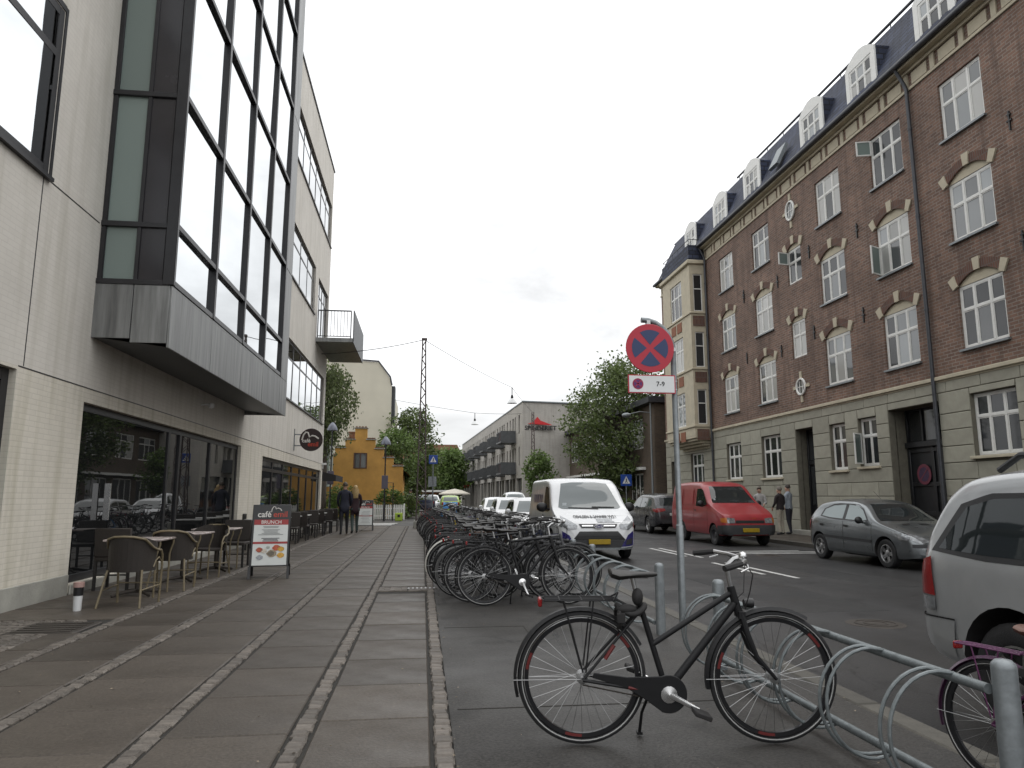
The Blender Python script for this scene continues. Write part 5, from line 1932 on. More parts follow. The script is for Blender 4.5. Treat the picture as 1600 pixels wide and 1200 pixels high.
    for sgn, a in ((-1, crank), (1, crank + PI)):
        c_ = MB()
        y = sgn * .066
        e = (bbx + .17 * math.cos(a), y + sgn * .012, bbz + .17 * math.sin(a))
        c_.tube([(bbx, y, bbz), ((bbx + e[0]) / 2, y, (bbz + e[2]) / 2), e], [.019, .014, .012], 8, flat=.6)
        c_.lathe([(.001, 0), (.044, 0), (.044, .005), (.028, .008), (.001, .014)], 14, Matrix.Translation((bbx, y - sgn * .006, bbz)) @ Matrix.Rotation(-sgn * -PI / 2 * -1, 4, 'X'))
        co = c_.build('crank', K['chrome'], root)
        p_ = MB()
        p_.obox(Matrix.Translation((e[0], e[1] + sgn * .055, e[2])) @ Matrix.Rotation(.35, 4, 'Y'), -.045, -.045, -.012, .045, .045, .012)
        p_.cyl((e[0], e[1], e[2]), (e[0], e[1] + sgn * .02, e[2]), .006, n=6)
        p_.build('pedal', K['blackmatte'], co, bev=.004)
    q_ = MB()
    q_.tube([(bbx - .08, .045, bbz - .015), (bbx - .12, .085, .13), (bbx - .125, .135, .012)], [.008, .008, .009], 7)
    q_.box(bbx - .14, .12, .0, bbx - .11, .155, .014)
    q_.build('kickstand', K['bikeblack'], root)
    lk = MB()
    lk.tube([(.20 + .0, .075 * math.cos(t * PI / 10), .655 + .05 * math.sin(t * PI / 10)) for t in range(20)], .012, 6, True)
    lk.box(.185, -.09, .645, .225, -.055, .69)
    lk.build('ring_lock', K['blackmatte'], root)
    if basket:
        b_ = MB()
        x0, x1, y0, y1, z0, z1 = .90, 1.16, -.17, .17, .74, .98
        for k in range(5):
            z = z0 + (z1 - z0) * k / 4
            e = .03 * k / 4
            b_.tube([(x0 - e, y0 - e, z), (x1 + e, y0 - e, z), (x1 + e, y1 + e, z), (x0 - e, y1 + e, z)], .004 if k < 4 else .007, 5, True)
        for k in range(9):
            y = y0 + (y1 - y0) * k / 8
            b_.cyl((x1, y, z0), (x1 + .03, y * 1.15, z1), .003, n=4)
            b_.cyl((x0, y, z0), (x0 - .03, y * 1.15, z1), .003, n=4)
            b_.cyl((x0, y, z0), (x1, y, z0), .003, n=4)
        for k in range(1, 7):
            x = x0 + (x1 - x0) * k / 7
            b_.cyl((x, y0, z0), (x, y0 - .03, z1), .003, n=4)
            b_.cyl((x, y1, z0), (x, y1 + .03, z1), .003, n=4)
        b_.build('basket', K['bikeblack'], root)
    return root


def snapshot(o):
    """remember the parts of a finished thing so that copies are quick"""
    KIDS[o] = list(o.children)
    for c in KIDS[o]: snapshot(c)


def pose(rx, ry, deg, lean=0.):
    return Matrix.Translation((rx, ry, 0)) @ Matrix.Rotation(R(deg), 4, 'Z') @ Matrix.Rotation(R(lean), 4, 'X')


bike_col = {}


def paint(o, src, new):
    """give one copy its own colour without touching shared meshes"""
    for c in [o] + list(o.children_recursive):
        for s in c.material_slots:
            if s.material in src:
                s.link = 'OBJECT'
                s.material = new


# the near bicycle
fb_ = make_bike('mixte', 0, decal=True, crank=-.46)
fb_.matrix_basis = pose(.87, 3.99, -6.5, 3.0)
tag(fb_, 'black city bicycle standing alone nearest the camera', 'bicycle')
# lock bag and thick chain lock on its seat post
ck = MB()
ck.tube([(.27 + .075 * math.cos(t * PI / 9), .05 * math.sin(t * PI / 9), .70 + .02 * math.cos(t * PI / 4.5)) for t in range(18)], .018, 7, True)
ck.ball((.305, -.01, .765), .05, 12, 9, (.62, .8, .95)).ball((.24, -.035, .705), .045, 12, 9, (1.3, .6, .6))
lo = ck.build('chain_lock', K['blackmatte'], None, fb_.matrix_basis.copy(), bev=.006)
tag(lo, 'bulky black chain lock wrapped round the near bicycle seat post', 'lock')

protos = [make_bike('diamond', 0, crank=-1.15), make_bike('mixte', 0, crank=.3), make_bike('step', 1, basket=True, crank=-.8), make_bike('step', 0, crank=.9, grip='leather'), make_bike('diamond', 0, rack=False, chaincase=False, crank=-.2)]
for p in protos: snapshot(p)
cm = {n: mat('frame ' + n, c, .35, .1, var=.12, vs=20, coat=.3) for n, c in dict(green=(.015, .05, .03), navy=(.015, .025, .07), maroon=(.05, .012, .015), grey=(.10, .10, .105), yellow=(.36, .27, .04), purple=(.06, .014, .05), silver=(.30, .31, .32), skyblue=(.02, .18, .45), cream=(.42, .38, .28), brown=(.07, .035, .02)).items()}
nums = 'first second third fourth fifth sixth seventh eighth ninth tenth eleventh twelfth thirteenth fourteenth fifteenth sixteenth seventeenth eighteenth nineteenth twentieth twenty-first twenty-second twenty-third twenty-fourth twenty-fifth twenty-sixth twenty-seventh twenty-eighth twenty-ninth thirtieth thirty-first thirty-second thirty-third thirty-fourth thirty-fifth thirty-sixth thirty-seventh thirty-eighth thirty-ninth fortieth'.split()
row = [  # rear x, y, heading, proto, colour, white mudguard
    (.77, 8.92, 3, 0, None, 0), (.62, 9.25, 4, 1, None, 0), (.50, 9.75, 2, 2, 'grey', 0), (.42, 10.6, 3, 3, None, 1), (.50, 11.2, 1, 0, 'brown', 0),
    (.70, 9.52, -3, 4, 'grey', 0), (.58, 10.15, 5, 0, None, 0), (.66, 10.9, -4, 1, 'navy', 0), (.74, 11.55, 2, 3, None, 0),
    (.62, 11.9, 4, 4, 'navy', 0), (.44, 12.25, 1, 0, None, 0), (.70, 12.95, 3, 3, 'grey', 0), (.48, 13.75, -1, 1, None, 0), (.52, 12.6, 2, 1, 'maroon', 0), (.60, 13.3, -2, 2, None, 0), (.34, 14.2, 3, 3, 'green', 0), (.50, 14.9, 4, 4, 'silver', 0),
    (.26, 15.7, 2, 0, None, 0), (.42, 16.4, 1, 1, 'yellow', 0), (.55, 17.1, 3, 3, 'grey', 0), (.40, 17.8, -2, 2, 'silver', 0), (.52, 18.5, 3, 0, 'navy', 0),
    (.36, 19.3, 5, 3, None, 0), (.5, 20.1, 2, 1, 'maroon', 0), (.30, 20.9, 1, 2, None, 0), (.45, 21.7, 4, 4, 'green', 0), (.22, 22.6, 2, 0, None, 0),
    (.40, 23.5, 3, 3, 'brown', 0), (.18, 24.4, 1, 1, None, 0), (.35, 25.4, 3, 2, 'skyblue', 0), (.2, 26.4, 2, 0, 'purple', 0), (.3, 27.5, 4, 3, None, 0),
    (.35, 28.7, 2, 1, 'grey', 0), (.45, 30.0, 3, 2, None, 0), (.6, 32.2, 1, 0, 'maroon', 0), (.5, 34.0, 2, 3, None, 0), (.6, 36.5, 1, 1, 'navy', 0)]
stylew = ['straight-framed', 'sloping-framed', 'basket', 'step-through', 'bare sporty']
firstuse = set()
allfb = {K['bikeblack']}
row = [(x + (.28 if (9.4 < y < 17 and not wf and i % 2) else 0), y, a, k, cn, wf) for i, (x, y, a, k, cn, wf) in enumerate(row)]
row.sort(key=lambda q: q[1])
for i, (x, y, a, k, cn, wf) in enumerate(row):
    M = pose(x, y, a + rnd.uniform(-5, 5), rnd.uniform(-5, 5))
    o = tree_copy(protos[k], None, M)
    if cn:
        for c in o.children:
            if c.name.split('.')[0] in ('frame', 'fork'): paint(c, allfb, cm[cn])
    if wf:
        for c in o.children:
            if c.name.startswith('mudguard'): paint(c, allfb, K['whitefender'])
    tag(o, '%s %s bicycle%s, %s in the long parked row from the camera' % (cn or 'black', stylew[k], ' with white mudguards' if wf else '', nums[i]), 'bicycle', 'bicycles parked along the rack')
for p in protos:
    for c in list(p.children_recursive): bpy.data.objects.remove(c)
    bpy.data.objects.remove(p)
# the purple bicycle at the right edge, mostly outside the picture
pb = make_bike('step', 0, fm='bikeblack', saddle='leather', crank=.6)
for c in pb.children:
    if c.name.split('.')[0] in ('frame', 'fork', 'mudguard'): paint(c, allfb, cm['purple'])
    if c.name.split('.')[0] == 'luggage_rack': paint(c, allfb, mat('purple rack', (.085, .016, .066), .5))
    if c.name.split('.')[0] == 'saddle': paint(c, {K['leather']}, mat('brown saddle', (.10, .045, .03), .5))
pb.matrix_basis = pose(2.62, 3.17, -74, -3) @ Matrix.Scale(.8, 4)
tag(pb, 'purple bicycle with brown saddle cut by the right edge', 'bicycle')

# ================================================================== bicycle racks
def make_rack(y0, y1, label, x=2.30):
    o = empty('bicycle_rack', label, 'bicycle rack', (x, y0, 0), group='steel bicycle racks')
    for y in (y0, y1):
        m = MB()
        m.lathe([(.001, .665), (.03, .66), (.044, .645), (.046, .63), (.046, -.1)], 20, TR(x, y, 0))
        m.build('post', K['galv'], o)
    for z in (.545, .10):
        MB().cyl((x - .05, y0 + .03, z), (x - .05, y1 - .03, z), .021, n=12).build('rail', K['bluegalv'], o)
    n = max(2, round((y1 - y0 - .3) / .42))
    for k in range(n):
        yc = y0 + (k + .5) * (y1 - y0) / n
        for s in (-.032, .032):
            pts = [(x - .05, yc + s * .4, .56)]
            for j in range(19):
                a = PI * .5 + PI * j / 18
                pts.append((x - .14 + .235 * math.cos(a) * 1.0, yc + s, .325 + .25 * math.sin(a)))
            pts.append((x - .05, yc + s * .4, .085))
            MB().tube(pts, .0085, 8).build('wheel_hoop', K['bluegalv'], o)


for y0, y1, lab in ((2.72, 5.52, 'nearest steel bicycle rack beside the black bicycle'), (6.94, 9.75, 'second steel bicycle rack from the camera, near the sign pole'), (11.0, 13.8, 'third steel bicycle rack from the camera, under parked bicycles'),
                    (15.0, 17.8, 'fourth steel bicycle rack from the camera'), (19.0, 21.8, 'fifth steel bicycle rack from the camera'), (23.0, 25.8, 'farthest steel bicycle rack before the mast')):
    make_rack(y0, y1, lab)
# ================================================================== vehicles
TMP = bpy.data.scenes.new('workbench')


def evaluated(ob):
    """mesh of an object with its modifiers applied, worked out in a scratch scene"""
    vl = TMP.view_layers[0]
    vl.update()
    return bpy.data.meshes.new_from_object(ob.evaluated_get(vl.depsgraph))


def curve(pts):
    """smooth monotone interpolation through control points"""
    xs, ys = [p[0] for p in pts], [p[1] for p in pts]
    n = len(xs)
    d = [(ys[i + 1] - ys[i]) / (xs[i + 1] - xs[i]) for i in range(n - 1)]
    t = [d[0]] + [0 if d[i - 1] * d[i] <= 0 else 2 * d[i - 1] * d[i] / (d[i - 1] + d[i]) for i in range(1, n - 1)] + [d[-1]]

    def f(x):
        if x <= xs[0]: return ys[0]
        if x >= xs[-1]: return ys[-1]
        i = max(k for k in range(n - 1) if xs[k] <= x)
        h = xs[i + 1] - xs[i]
        u = (x - xs[i]) / h
        return (2 * u ** 3 - 3 * u * u + 1) * ys[i] + (u ** 3 - 2 * u * u + u) * h * t[i] + (-2 * u ** 3 + 3 * u * u) * ys[i + 1] + (u ** 3 - u * u) * h * t[i + 1]
    return f


class Car:
    """local frame: nose at y=-L/2 facing -y, x across, z up"""
    def __init__(s, name, label, cat, spec, paint_m, loc, rz, group=None):
        s.L, s.paint = spec['L'], paint_m
        s.root = empty(name, label, cat, loc, rz, group)
        s.M = TR(*loc, rz)
        L_ = s.L
        top, bel, wid, bot = curve(spec['top']), curve(spec['belt']), curve(spec['w']), curve(spec['bot'])
        tum = spec.get('tumble', .25)
        crown = spec.get('crown', .035)
        N = 70
        st = [0.0, .012, .03] + [.06 + (L_ - .12) * (i / N) for i in range(N + 1)] + [L_ - .03, L_ - .012, L_]
        vs, fs_ = [], []
        ring = None
        for l in st:
            zt, zb, w_ = top(l), bot(l), wid(l)
            end = min(1.0, .80 + 2.2 * min(l, L_ - l)) if min(l, L_ - l) < .09 else 1.0
            w_ *= end ** .35
            zbelt = min(bel(l), zt - .05)
            zbelt = max(zbelt, zb + .12)
            zt = max(zt, zbelt + .03)
            up = zt - zbelt
            we = lambda z: w_ - tum * max(0, z - zbelt) - (.018 if z > zbelt else 0)
            rr_ = min(.11, up * .42)
            half = [(0.0, zb), (w_ * .80, zb), (w_ * .95, zb + .025), (w_ * .99, zb + .10), (w_, zb + .35 * (zbelt - zb)), (w_ * 1.003, zb + .62 * (zbelt - zb)), (w_ * .997, zb + .85 * (zbelt - zb)), (w_ * .982, zbelt)]
            for q in (.25, .5, .75): half.append((we(zbelt + (up - rr_) * q), zbelt + (up - rr_) * q))
            wt = we(zt - rr_)
            half += [(wt, zt - rr_), (wt - rr_ * .10, zt - rr_ * .55), (wt - rr_ * .35, zt - rr_ * .2), (wt - rr_ * .9, zt - rr_ * .02), (wt * .55, zt + crown * .75 * min(1, up * 2)), (0.0, zt + crown * min(1, up * 2))]
            full = half + [(-x, z) for x, z in half[-2:0:-1]]
            ring = len(full)
            vs += [(x, l - L_ / 2, z) for x, z in full]
        for i in range(len(st) - 1):
            for j in range(ring): fs_.append((i * ring + j, i * ring + (j + 1) % ring, (i + 1) * ring + (j + 1) % ring, (i + 1) * ring + j))
        fs_ += [tuple(range(ring - 1, -1, -1)), tuple(range((len(st) - 1) * ring, len(st) * ring))]
        mb = MB().add(vs, fs_)
        me = mb.mesh('body', [paint_m, K['blackmatte']], 0)
        s.bvh = BVHTree.FromPolygons([Vector(v) for v in vs], fs_)
        ob = bpy.data.objects.new('body_work', me)
        TMP.collection.objects.link(ob)
        cut = MB()
        for ax in spec['axles']:
            for sx in (-1, 1):
                wa = spec.get('arch', .36)
                cut.lathe([(.001, -.28), (wa, -.28), (wa, .3), (.001, .3)], 32, Matrix.Translation((sx * (wid(ax) - .02), ax - L_ / 2, spec['wr'] + .02)) @ Matrix.Rotation(PI / 2, 4, 'Y'))
        cme = cut.mesh('cut', [paint_m, K['blackmatte']], 0)
        for p in cme.polygons: p.material_index = 1
        bm = bmesh.new()
        bm.from_mesh(cme)
        bmesh.ops.remove_doubles(bm, verts=bm.verts, dist=.002)
        bmesh.ops.recalc_face_normals(bm, faces=bm.faces)
        bm.to_mesh(cme)
        bm.free()
        bm = bmesh.new()
        bm.from_mesh(me)
        bmesh.ops.recalc_face_normals(bm, faces=bm.faces)
        bm.to_mesh(me)
        bm.free()
        co = bpy.data.objects.new('cut_work', cme)
        TMP.collection.objects.link(co)
        md = ob.modifiers.new('b', 'BOOLEAN')
        md.object, md.operation, md.solver = co, 'DIFFERENCE', 'EXACT'
        out = evaluated(ob)
        bpy.data.objects.remove(ob)
        bpy.data.objects.remove(co)
        out.name = 'body'
        out.shade_smooth()
        out.set_sharp_from_angle(angle=R(42))
        s.body = inst('body', out, s.root, s.M)
        for ax in spec['axles']:
            for sx in (-1, 1): s.wheel(sx * (wid(ax) - .115), ax - L_ / 2, spec['wr'], sx, spec.get('rim', 'spoke'))

    def wheel(s, x, y, r_, sx, kind):
        key = (round(r_, 3), kind)
        if key not in WCACHE:
            t = MB()
            Mx = Matrix.Rotation(PI / 2, 4, 'Y')
            t.lathe([(r_ * .62, -.085), (r_ * .70, -.098), (r_ * .93, -.095), (r_, -.075), (r_, .075), (r_ * .93, .095), (r_ * .70, .098), (r_ * .62, .085), (r_ * .62, -.085)], 32, Mx)
            rm = MB()
            rm.lathe([(r_ * .64, .09), (r_ * .60, .092), (r_ * .57, .06), (r_ * .57, -.06)], 32, Mx)
            dk = MB()
            dk.lathe([(.001, .02), (r_ * .58, .02)], 24, Mx)
            n = {'spoke': 8, 'five': 5, 'steel': 0}[kind]
            if n:
                for k in range(n):
                    a = 2 * PI * k / n
                    c_, s_ = math.cos(a), math.sin(a)
                    px, pz = -s_, c_
                    for off in ((-.028, .028) if kind == 'five' else (0,)):
                        b0, b1 = .07 * r_ / .3, r_ * .59
                        w0, w1 = .026, .018
                        pts = []
                        for rad, w_ in ((b0, w0), (b1, w1)):
                            for q in (-1, 1): pts.append((rad * c_ + (q * w_ + off * rad / b1) * px, rad * s_ + (q * w_ + off * rad / b1) * pz))
                        rm.add([(.062, pts[0][0], pts[0][1]), (.062, pts[1][0], pts[1][1]), (.075, pts[3][0], pts[3][1]), (.075, pts[2][0], pts[2][1]),
                                (.03, pts[0][0], pts[0][1]), (.03, pts[1][0], pts[1][1]), (.03, pts[3][0], pts[3][1]), (.03, pts[2][0], pts[2][1])], [(0, 1, 2, 3), (0, 4, 5, 1), (1, 5, 6, 2), (3, 2, 6, 7), (0, 3, 7, 4)])
                rm.lathe([(.001, .075), (.05, .072), (.075, .06), (.075, .02)], 16, Mx)
            else:
                rm.lathe([(.001, .05), (.06, .055), (.09, .03), (r_ * .45, .045), (r_ * .57, .07)], 24, Mx)
            WCACHE[key] = (t.mesh('wheel', K['rubber']), rm.mesh('rim', K['alu'] if kind != 'steel' else K['steelrim']), dk.mesh('brake_disc', K['blackmatte']))
        t, rm, dk = WCACHE[key]
        M = s.M @ Matrix.Translation((x, y, r_)) @ (Matrix.Rotation(PI, 4, 'Z') if sx < 0 else I4)
        w_ = inst('wheel', t, s.root, M)
        inst('rim', rm, w_, M)
        inst('brake_disc', dk, w_, M)

    def patch(s, name, m, view, top, bot, nu=14, nv=6, off=.005, parent=None, rim=None):
        """thin panel that follows the body. view F/B: points are (x,z); L/R: (l,z) with l from the nose; T: (x,l)"""
        def res(pl, u):
            ds = [0]
            for a, b in zip(pl, pl[1:]): ds.append(ds[-1] + math.hypot(b[0] - a[0], b[1] - a[1]))
            if ds[-1] < 1e-9: return pl[0]
            q = u * ds[-1]
            for i in range(len(pl) - 1):
                if q <= ds[i + 1] + 1e-9:
                    f = (q - ds[i]) / max(1e-9, ds[i + 1] - ds[i])
                    return (pl[i][0] + (pl[i + 1][0] - pl[i][0]) * f, pl[i][1] + (pl[i + 1][1] - pl[i][1]) * f)
            return pl[-1]
        vs, fs_ = [], []
        for i in range(nu + 1):
            a, b = res(top, i / nu), res(bot, i / nu)
            for j in range(nv + 1):
                t = j / nv
                p, q = a[0] + (b[0] - a[0]) * t, a[1] + (b[1] - a[1]) * t
                if view in 'FB': o, d = Vector((p, -9 if view == 'F' else 9, q)), Vector((0, 1 if view == 'F' else -1, 0))
                elif view in 'LR': o, d = Vector((9 if view == 'L' else -9, p - s.L / 2, q)), Vector((-1 if view == 'L' else 1, 0, 0))
                else: o, d = Vector((p, q - s.L / 2, 9)), Vector((0, 0, -1))
                h, nn, _, _ = s.bvh.ray_cast(o, d)
                if h is None: h, nn, _, _ = s.bvh.find_nearest(o + d * (9 - s.L / 2 * (view in 'FB')))
                if nn.dot(d) > 0: nn = -nn
                vs.append(h + nn * off)
        k = nv + 1
        for i in range(nu):
            for j in range(nv): fs_.append((i * k + j, i * k + j + 1, (i + 1) * k + j + 1, (i + 1) * k + j))
        return MB().add(vs, fs_).build(name, m, parent or s.root, s.M, ang=50)

    def both(s, name, m, top, bot, **kw):
        for v_ in 'LR': s.patch(name, m, v_, top, bot, **kw)

    def mir(s, name, m, view, top, bot, **kw):
        s.patch(name, m, view, top, bot, **kw)
        s.patch(name, m, view, [(-x, z) for x, z in top], [(-x, z) for x, z in bot], **kw)

    def mirror(s, l, z, w_, m, big=1.0):
        for sx in (-1, 1):
            t = MB()
            t.ball((sx * (w_ + .12 * big), l - s.L / 2, z), .105 * big, 12, 8, (1.0, .55, .85))
            t.tube([(sx * (w_ - .05), l - s.L / 2 + .02, z - .06), (sx * (w_ + .08), l - s.L / 2, z - .03)], .025, 6)
            o = t.build('door_mirror', m, s.root, s.M)

    def box(s, name, m, x0, l0, z0, x1, l1, z1, bev=.006):
        return MB().box(x0, l0 - s.L / 2, z0, x1, l1 - s.L / 2, z1).build(name, m, s.root, s.M, bev=bev)


WCACHE = {}
K['steelrim'] = mat('dark steel wheel', (.06, .06, .065), .5, .5)
K['platey'] = mat('yellow plate', (.36, .24, .01), .5, var=.2, vs=9)
K['platew'] = mat('white plate', (.6, .6, .58), .5)
K['lens'] = mat('headlamp lens', (.26, .27, .28), .12, .4, var=.6, vs=16, coat=.6)
K['amber'] = mat('amber lens', (.45, .14, .02), .2)
K['plastic'] = mat('dark bumper plastic', (.035, .036, .038), .6, var=.2, vs=30)
K['pwhite'] = mat('white car paint', (.72, .73, .74), .25, var=.04, coat=.6)
K['pred'] = mat('red van paint', (.30, .018, .024), .36, var=.1, vs=3, coat=.4)
K['psil'] = mat('silver grey paint', (.20, .215, .222), .3, .8, var=.06, coat=.6)
K['psuv'] = mat('champagne silver paint', (.42, .43, .435), .32, .45, var=.05, coat=.6)
K['pdark'] = mat('dark grey paint', (.055, .055, .06), .28, .4, var=.06, coat=.6)
K['pblue'] = mat('dark blue stripe', (.025, .02, .14), .3, var=.05, coat=.5)
K['pgap'] = mat('panel gap', (.006, .006, .006), .8)
K['spareblue'] = mat('light blue paint', (.02, .22, .55), .3, coat=.5)
K['plime'] = mat('lime paint car', (.30, .44, .07), .3, coat=.5)

# ---- white delivery van
V = dict(L=4.97, wr=.335, arch=.385, axles=(.93, 3.86), tumble=.14, crown=.03, rim='steel',
         top=[(0, .60), (.04, .78), (.12, .875), (.45, 1.02), (.80, 1.16), (.93, 1.23), (1.70, 1.86), (2.0, 1.94), (2.6, 1.97), (4.4, 1.97), (4.85, 1.93), (4.97, 1.80)],
         belt=[(0, .60), (.3, .98), (1.0, 1.12), (4.97, 1.12)], w=[(0, .66), (.06, .80), (.2, .90), (.55, .965), (1.2, .985), (4.6, .98), (4.97, .93)], bot=[(0, .26), (.3, .24), (4.7, .26), (4.97, .34)])
c = Car('delivery_van', 'white delivery van with dark blue lower stripe parked behind the bicycles', 'van', V, K['pwhite'], (4.14, 19.3, ROADZ), 0)
GL = K['g_carpale']
c.patch('windscreen', GL, 'F', [(-.60, 1.83), (-.3, 1.865), (.3, 1.865), (.60, 1.83)], [(-.79, 1.24), (-.70, 1.195), (.70, 1.195), (.79, 1.24)], nu=20, nv=10)
c.patch('wiper', K['blackmatte'], 'F', [(-.55, 1.23), (.2, 1.21)], [(-.55, 1.215), (.2, 1.185)], nu=10, nv=2, off=.016)
c.patch('wiper', K['blackmatte'], 'F', [(.05, 1.245), (.62, 1.235)], [(.05, 1.22), (.62, 1.215)], nu=10, nv=2, off=.02)
for sx in (1, -1):
    c.patch('headlamp', K['lens'], 'F', [(sx * .50, .83), (sx * .66, .93), (sx * .84, 1.04)], [(sx * .52, .75), (sx * .72, .72), (sx * .86, .82)], nu=10, nv=6, off=.012)
c.patch('upper_grille', K['black'], 'F', [(-.47, .855), (.47, .855)], [(-.41, .765), (.41, .765)], off=.012)
c.both('headlamp', K['lens'], [(.13, .90), (.40, 1.02), (.66, 1.06)], [(.13, .78), (.34, .86), (.66, 1.045)], nu=8, nv=4, off=.012)
for x0, x1 in ((-.40, -.13), (.13, .40)): c.patch('grille_bar', K['chrome'], 'F', [(x0, .822), (x1, .822)], [(x0, .80), (x1, .80)], nu=6, nv=1, off=.022)
c.patch('lower_grille', K['black'], 'F', [(-.46, .69), (.46, .69)], [(-.64, .49), (.64, .49)], off=.014)
for z in (.65, .60, .55): c.patch('grille_slat', K['plastic'], 'F', [(-.48, z), (.48, z)], [(-.49, z - .015), (.49, z - .015)], nu=10, nv=1, off=.022)
c.mir('blue_bumper', K['pblue'], 'F', [(.645, .50), (.70, .60), (.86, .70)], [(.50, .33), (.66, .34), (.84, .36)], nu=8, nv=4, off=.007)
c.patch('bumper_insert', K['plastic'], 'F', [(-.62, .488), (.62, .488)], [(-.52, .31), (.52, .31)], off=.012)
c.mir('fog_lamp', K['plastic'], 'F', [(.66, .49), (.82, .54)], [(.64, .37), (.80, .40)], nu=5, nv=4, off=.013)
c.patch('bumper_lip', K['galv'], 'F', [(-.84, .34), (-.5, .315), (.5, .315), (.84, .34)], [(-.80, .30), (-.5, .275), (.5, .275), (.80, .30)], nu=14, nv=2, off=.02)
c.both('blue_stripe', K['pblue'], [(.10, .66), (.55, .62), (1.3, .58), (4.9, .58)], [(.10, .36), (.5, .38), (1.3, .34), (4.9, .34)], nu=60, nv=4)
c.both('side_window', K['g_dull'], [(1.72, 1.72), (1.90, 1.76), (2.18, 1.76)], [(1.18, 1.17), (1.40, 1.13), (2.14, 1.13)], nu=10, nv=6)
for l in (1.12, 2.24, 3.4): c.both('door_gap', K['pgap'], [(l, 1.70 if l > 2 else 1.1), (l + .012, 1.70 if l > 2 else 1.1)], [(l, .45), (l + .012, .45)], nu=1, nv=8, off=.004)
c.both('door_handle', K['plastic'], [(1.95, 1.04), (2.13, 1.04)], [(1.95, 1.0), (2.13, 1.0)], nu=3, nv=1, off=.02)
c.mirror(1.36, 1.24, .97, K['black'], 1.35)
pt = c.box('number_plate', K['platey'], -.26, -.065, .395, .26, -.03, .51)
em = MB()
em.prism([(.115 * math.cos(t * PI / 12), .052 * math.sin(t * PI / 12)) for t in range(24)], 0, .018, FACE)
emo = em.build('emblem', K['chrome'], c.root, c.M @ Matrix.Translation((0, -c.L / 2 - .012, .812)))
MB().prism([(.098 * math.cos(t * PI / 12), .040 * math.sin(t * PI / 12)) for t in range(24)], .018, .021, FACE).build('emblem_field', K['pblue'], emo, c.M @ Matrix.Translation((0, -c.L / 2 - .012, .812)))
inst('lettering', text_mesh('Ford', .075, K['chrome'], .001, .001), emo, c.M @ Matrix.Translation((0, -c.L / 2 - .0345, .812)) @ FACE)
hm = text_mesh('OEHLSEN & SANNER VVS !', .105, K['black'], .0, .002, sx=.86)
bm_ = bmesh.new()
bm_.from_mesh(hm)
for v_ in bm_.verts:
    x, y = v_.co.x, v_.co.y
    h, nn, _, _ = c.bvh.ray_cast(Vector((x, -c.L / 2 + .42 + y * 2.0, 9)), Vector((0, 0, -1)))
    v_.co = h + Vector((0, -.003, .012))
bm_.to_mesh(hm)
bm_.free()
inst('lettering', hm, c.root, c.M)
for v_ in 'R':     # the firm's blue lettering on the side panel, too small to read: plain blocks
    for k, (l0, l1) in enumerate(((2.5, 2.72), (2.80, 2.95), (3.1, 3.22), (3.26, 3.38), (3.5, 3.62), (3.66, 3.78), (3.9, 4.02))):
        c.patch('side_lettering', K['pblue'], v_, [(l0, 1.56), (l1, 1.56)], [(l0, 1.34), (l1, 1.34)], nu=2, nv=3, off=.004)
    c.patch('side_lettering', K['pdark'], v_, [(2.5, 1.2), (3.3, 1.2)], [(2.5, 1.13), (3.3, 1.13)], nu=6, nv=2, off=.004)
MB().cyl((0.1, -c.L / 2 + 2.05, 1.95), (.1, -c.L / 2 + 2.15, 2.05), .008, n=5).build('aerial', K['black'], c.root, c.M)
MB().box(-.62, -c.L / 2 + 1.18, 1.30, -.50, -c.L / 2 + 1.2, 1.38)
c.patch('windscreen_sticker', K['galv'], 'F', [(-.66, 1.34), (-.56, 1.34)], [(-.68, 1.27), (-.58, 1.27)], nu=2, nv=2, off=.009)

# ---- red van
V = dict(L=4.7, wr=.315, arch=.36, axles=(.78, 3.5), tumble=.17, crown=.04, rim='steel',
         top=[(0, .55), (.04, .80), (.12, .93), (.30, 1.0), (1.05, 1.28), (1.9, 1.88), (2.2, 1.95), (3, 1.98), (4.4, 1.96), (4.62, 1.90), (4.7, 1.6)],
         belt=[(0, .6), (.2, .88), (1.0, 1.14), (4.7, 1.16)], w=[(0, .72), (.05, .80), (.2, .84), (.6, .87), (4.4, .87), (4.7, .82)], bot=[(0, .34), (.3, .30), (4.4, .32), (4.7, .38)])
c = Car('panel_van', 'faded red panel van parked by the far kerb', 'van', V, K['pred'], (9.92, 23.5, ROADZ), 0)
c.patch('windscreen', K['g_car'], 'F', [(-.56, 1.83), (.56, 1.83)], [(-.72, 1.30), (.72, 1.30)], nu=18, nv=10)
c.patch('bumper', K['plastic'], 'F', [(-.82, .64), (.82, .64)], [(-.82, .36), (.82, .36)], nu=24, nv=6, off=.03)
c.both('bumper_end', K['plastic'], [(.03, .64), (.42, .62)], [(.03, .37), (.42, .37)], nu=8, nv=3, off=.02)
c.patch('grille', K['black'], 'F', [(-.46, .78), (.46, .78)], [(-.46, .70), (.46, .70)], off=.014)
for sx in (1, -1):
    c.patch('headlamp', K['lens'], 'F', [(sx * .48, .84), (sx * .71, .86)], [(sx * .48, .70), (sx * .71, .70)], nu=6, nv=4, off=.014)
    c.patch('indicator', K['amber'], 'F', [(sx * .72, .86), (sx * .815, .85)], [(sx * .72, .70), (sx * .815, .72)], nu=4, nv=3, off=.012)
c.both('indicator', K['amber'], [(.05, .85), (.25, .85)], [(.05, .72), (.22, .72)], nu=5, nv=3, off=.01)
c.both('side_window', K['g_car'], [(1.72, 1.70), (1.92, 1.76), (2.25, 1.76)], [(1.28, 1.26), (1.6, 1.17), (2.22, 1.2)], nu=10, nv=6)
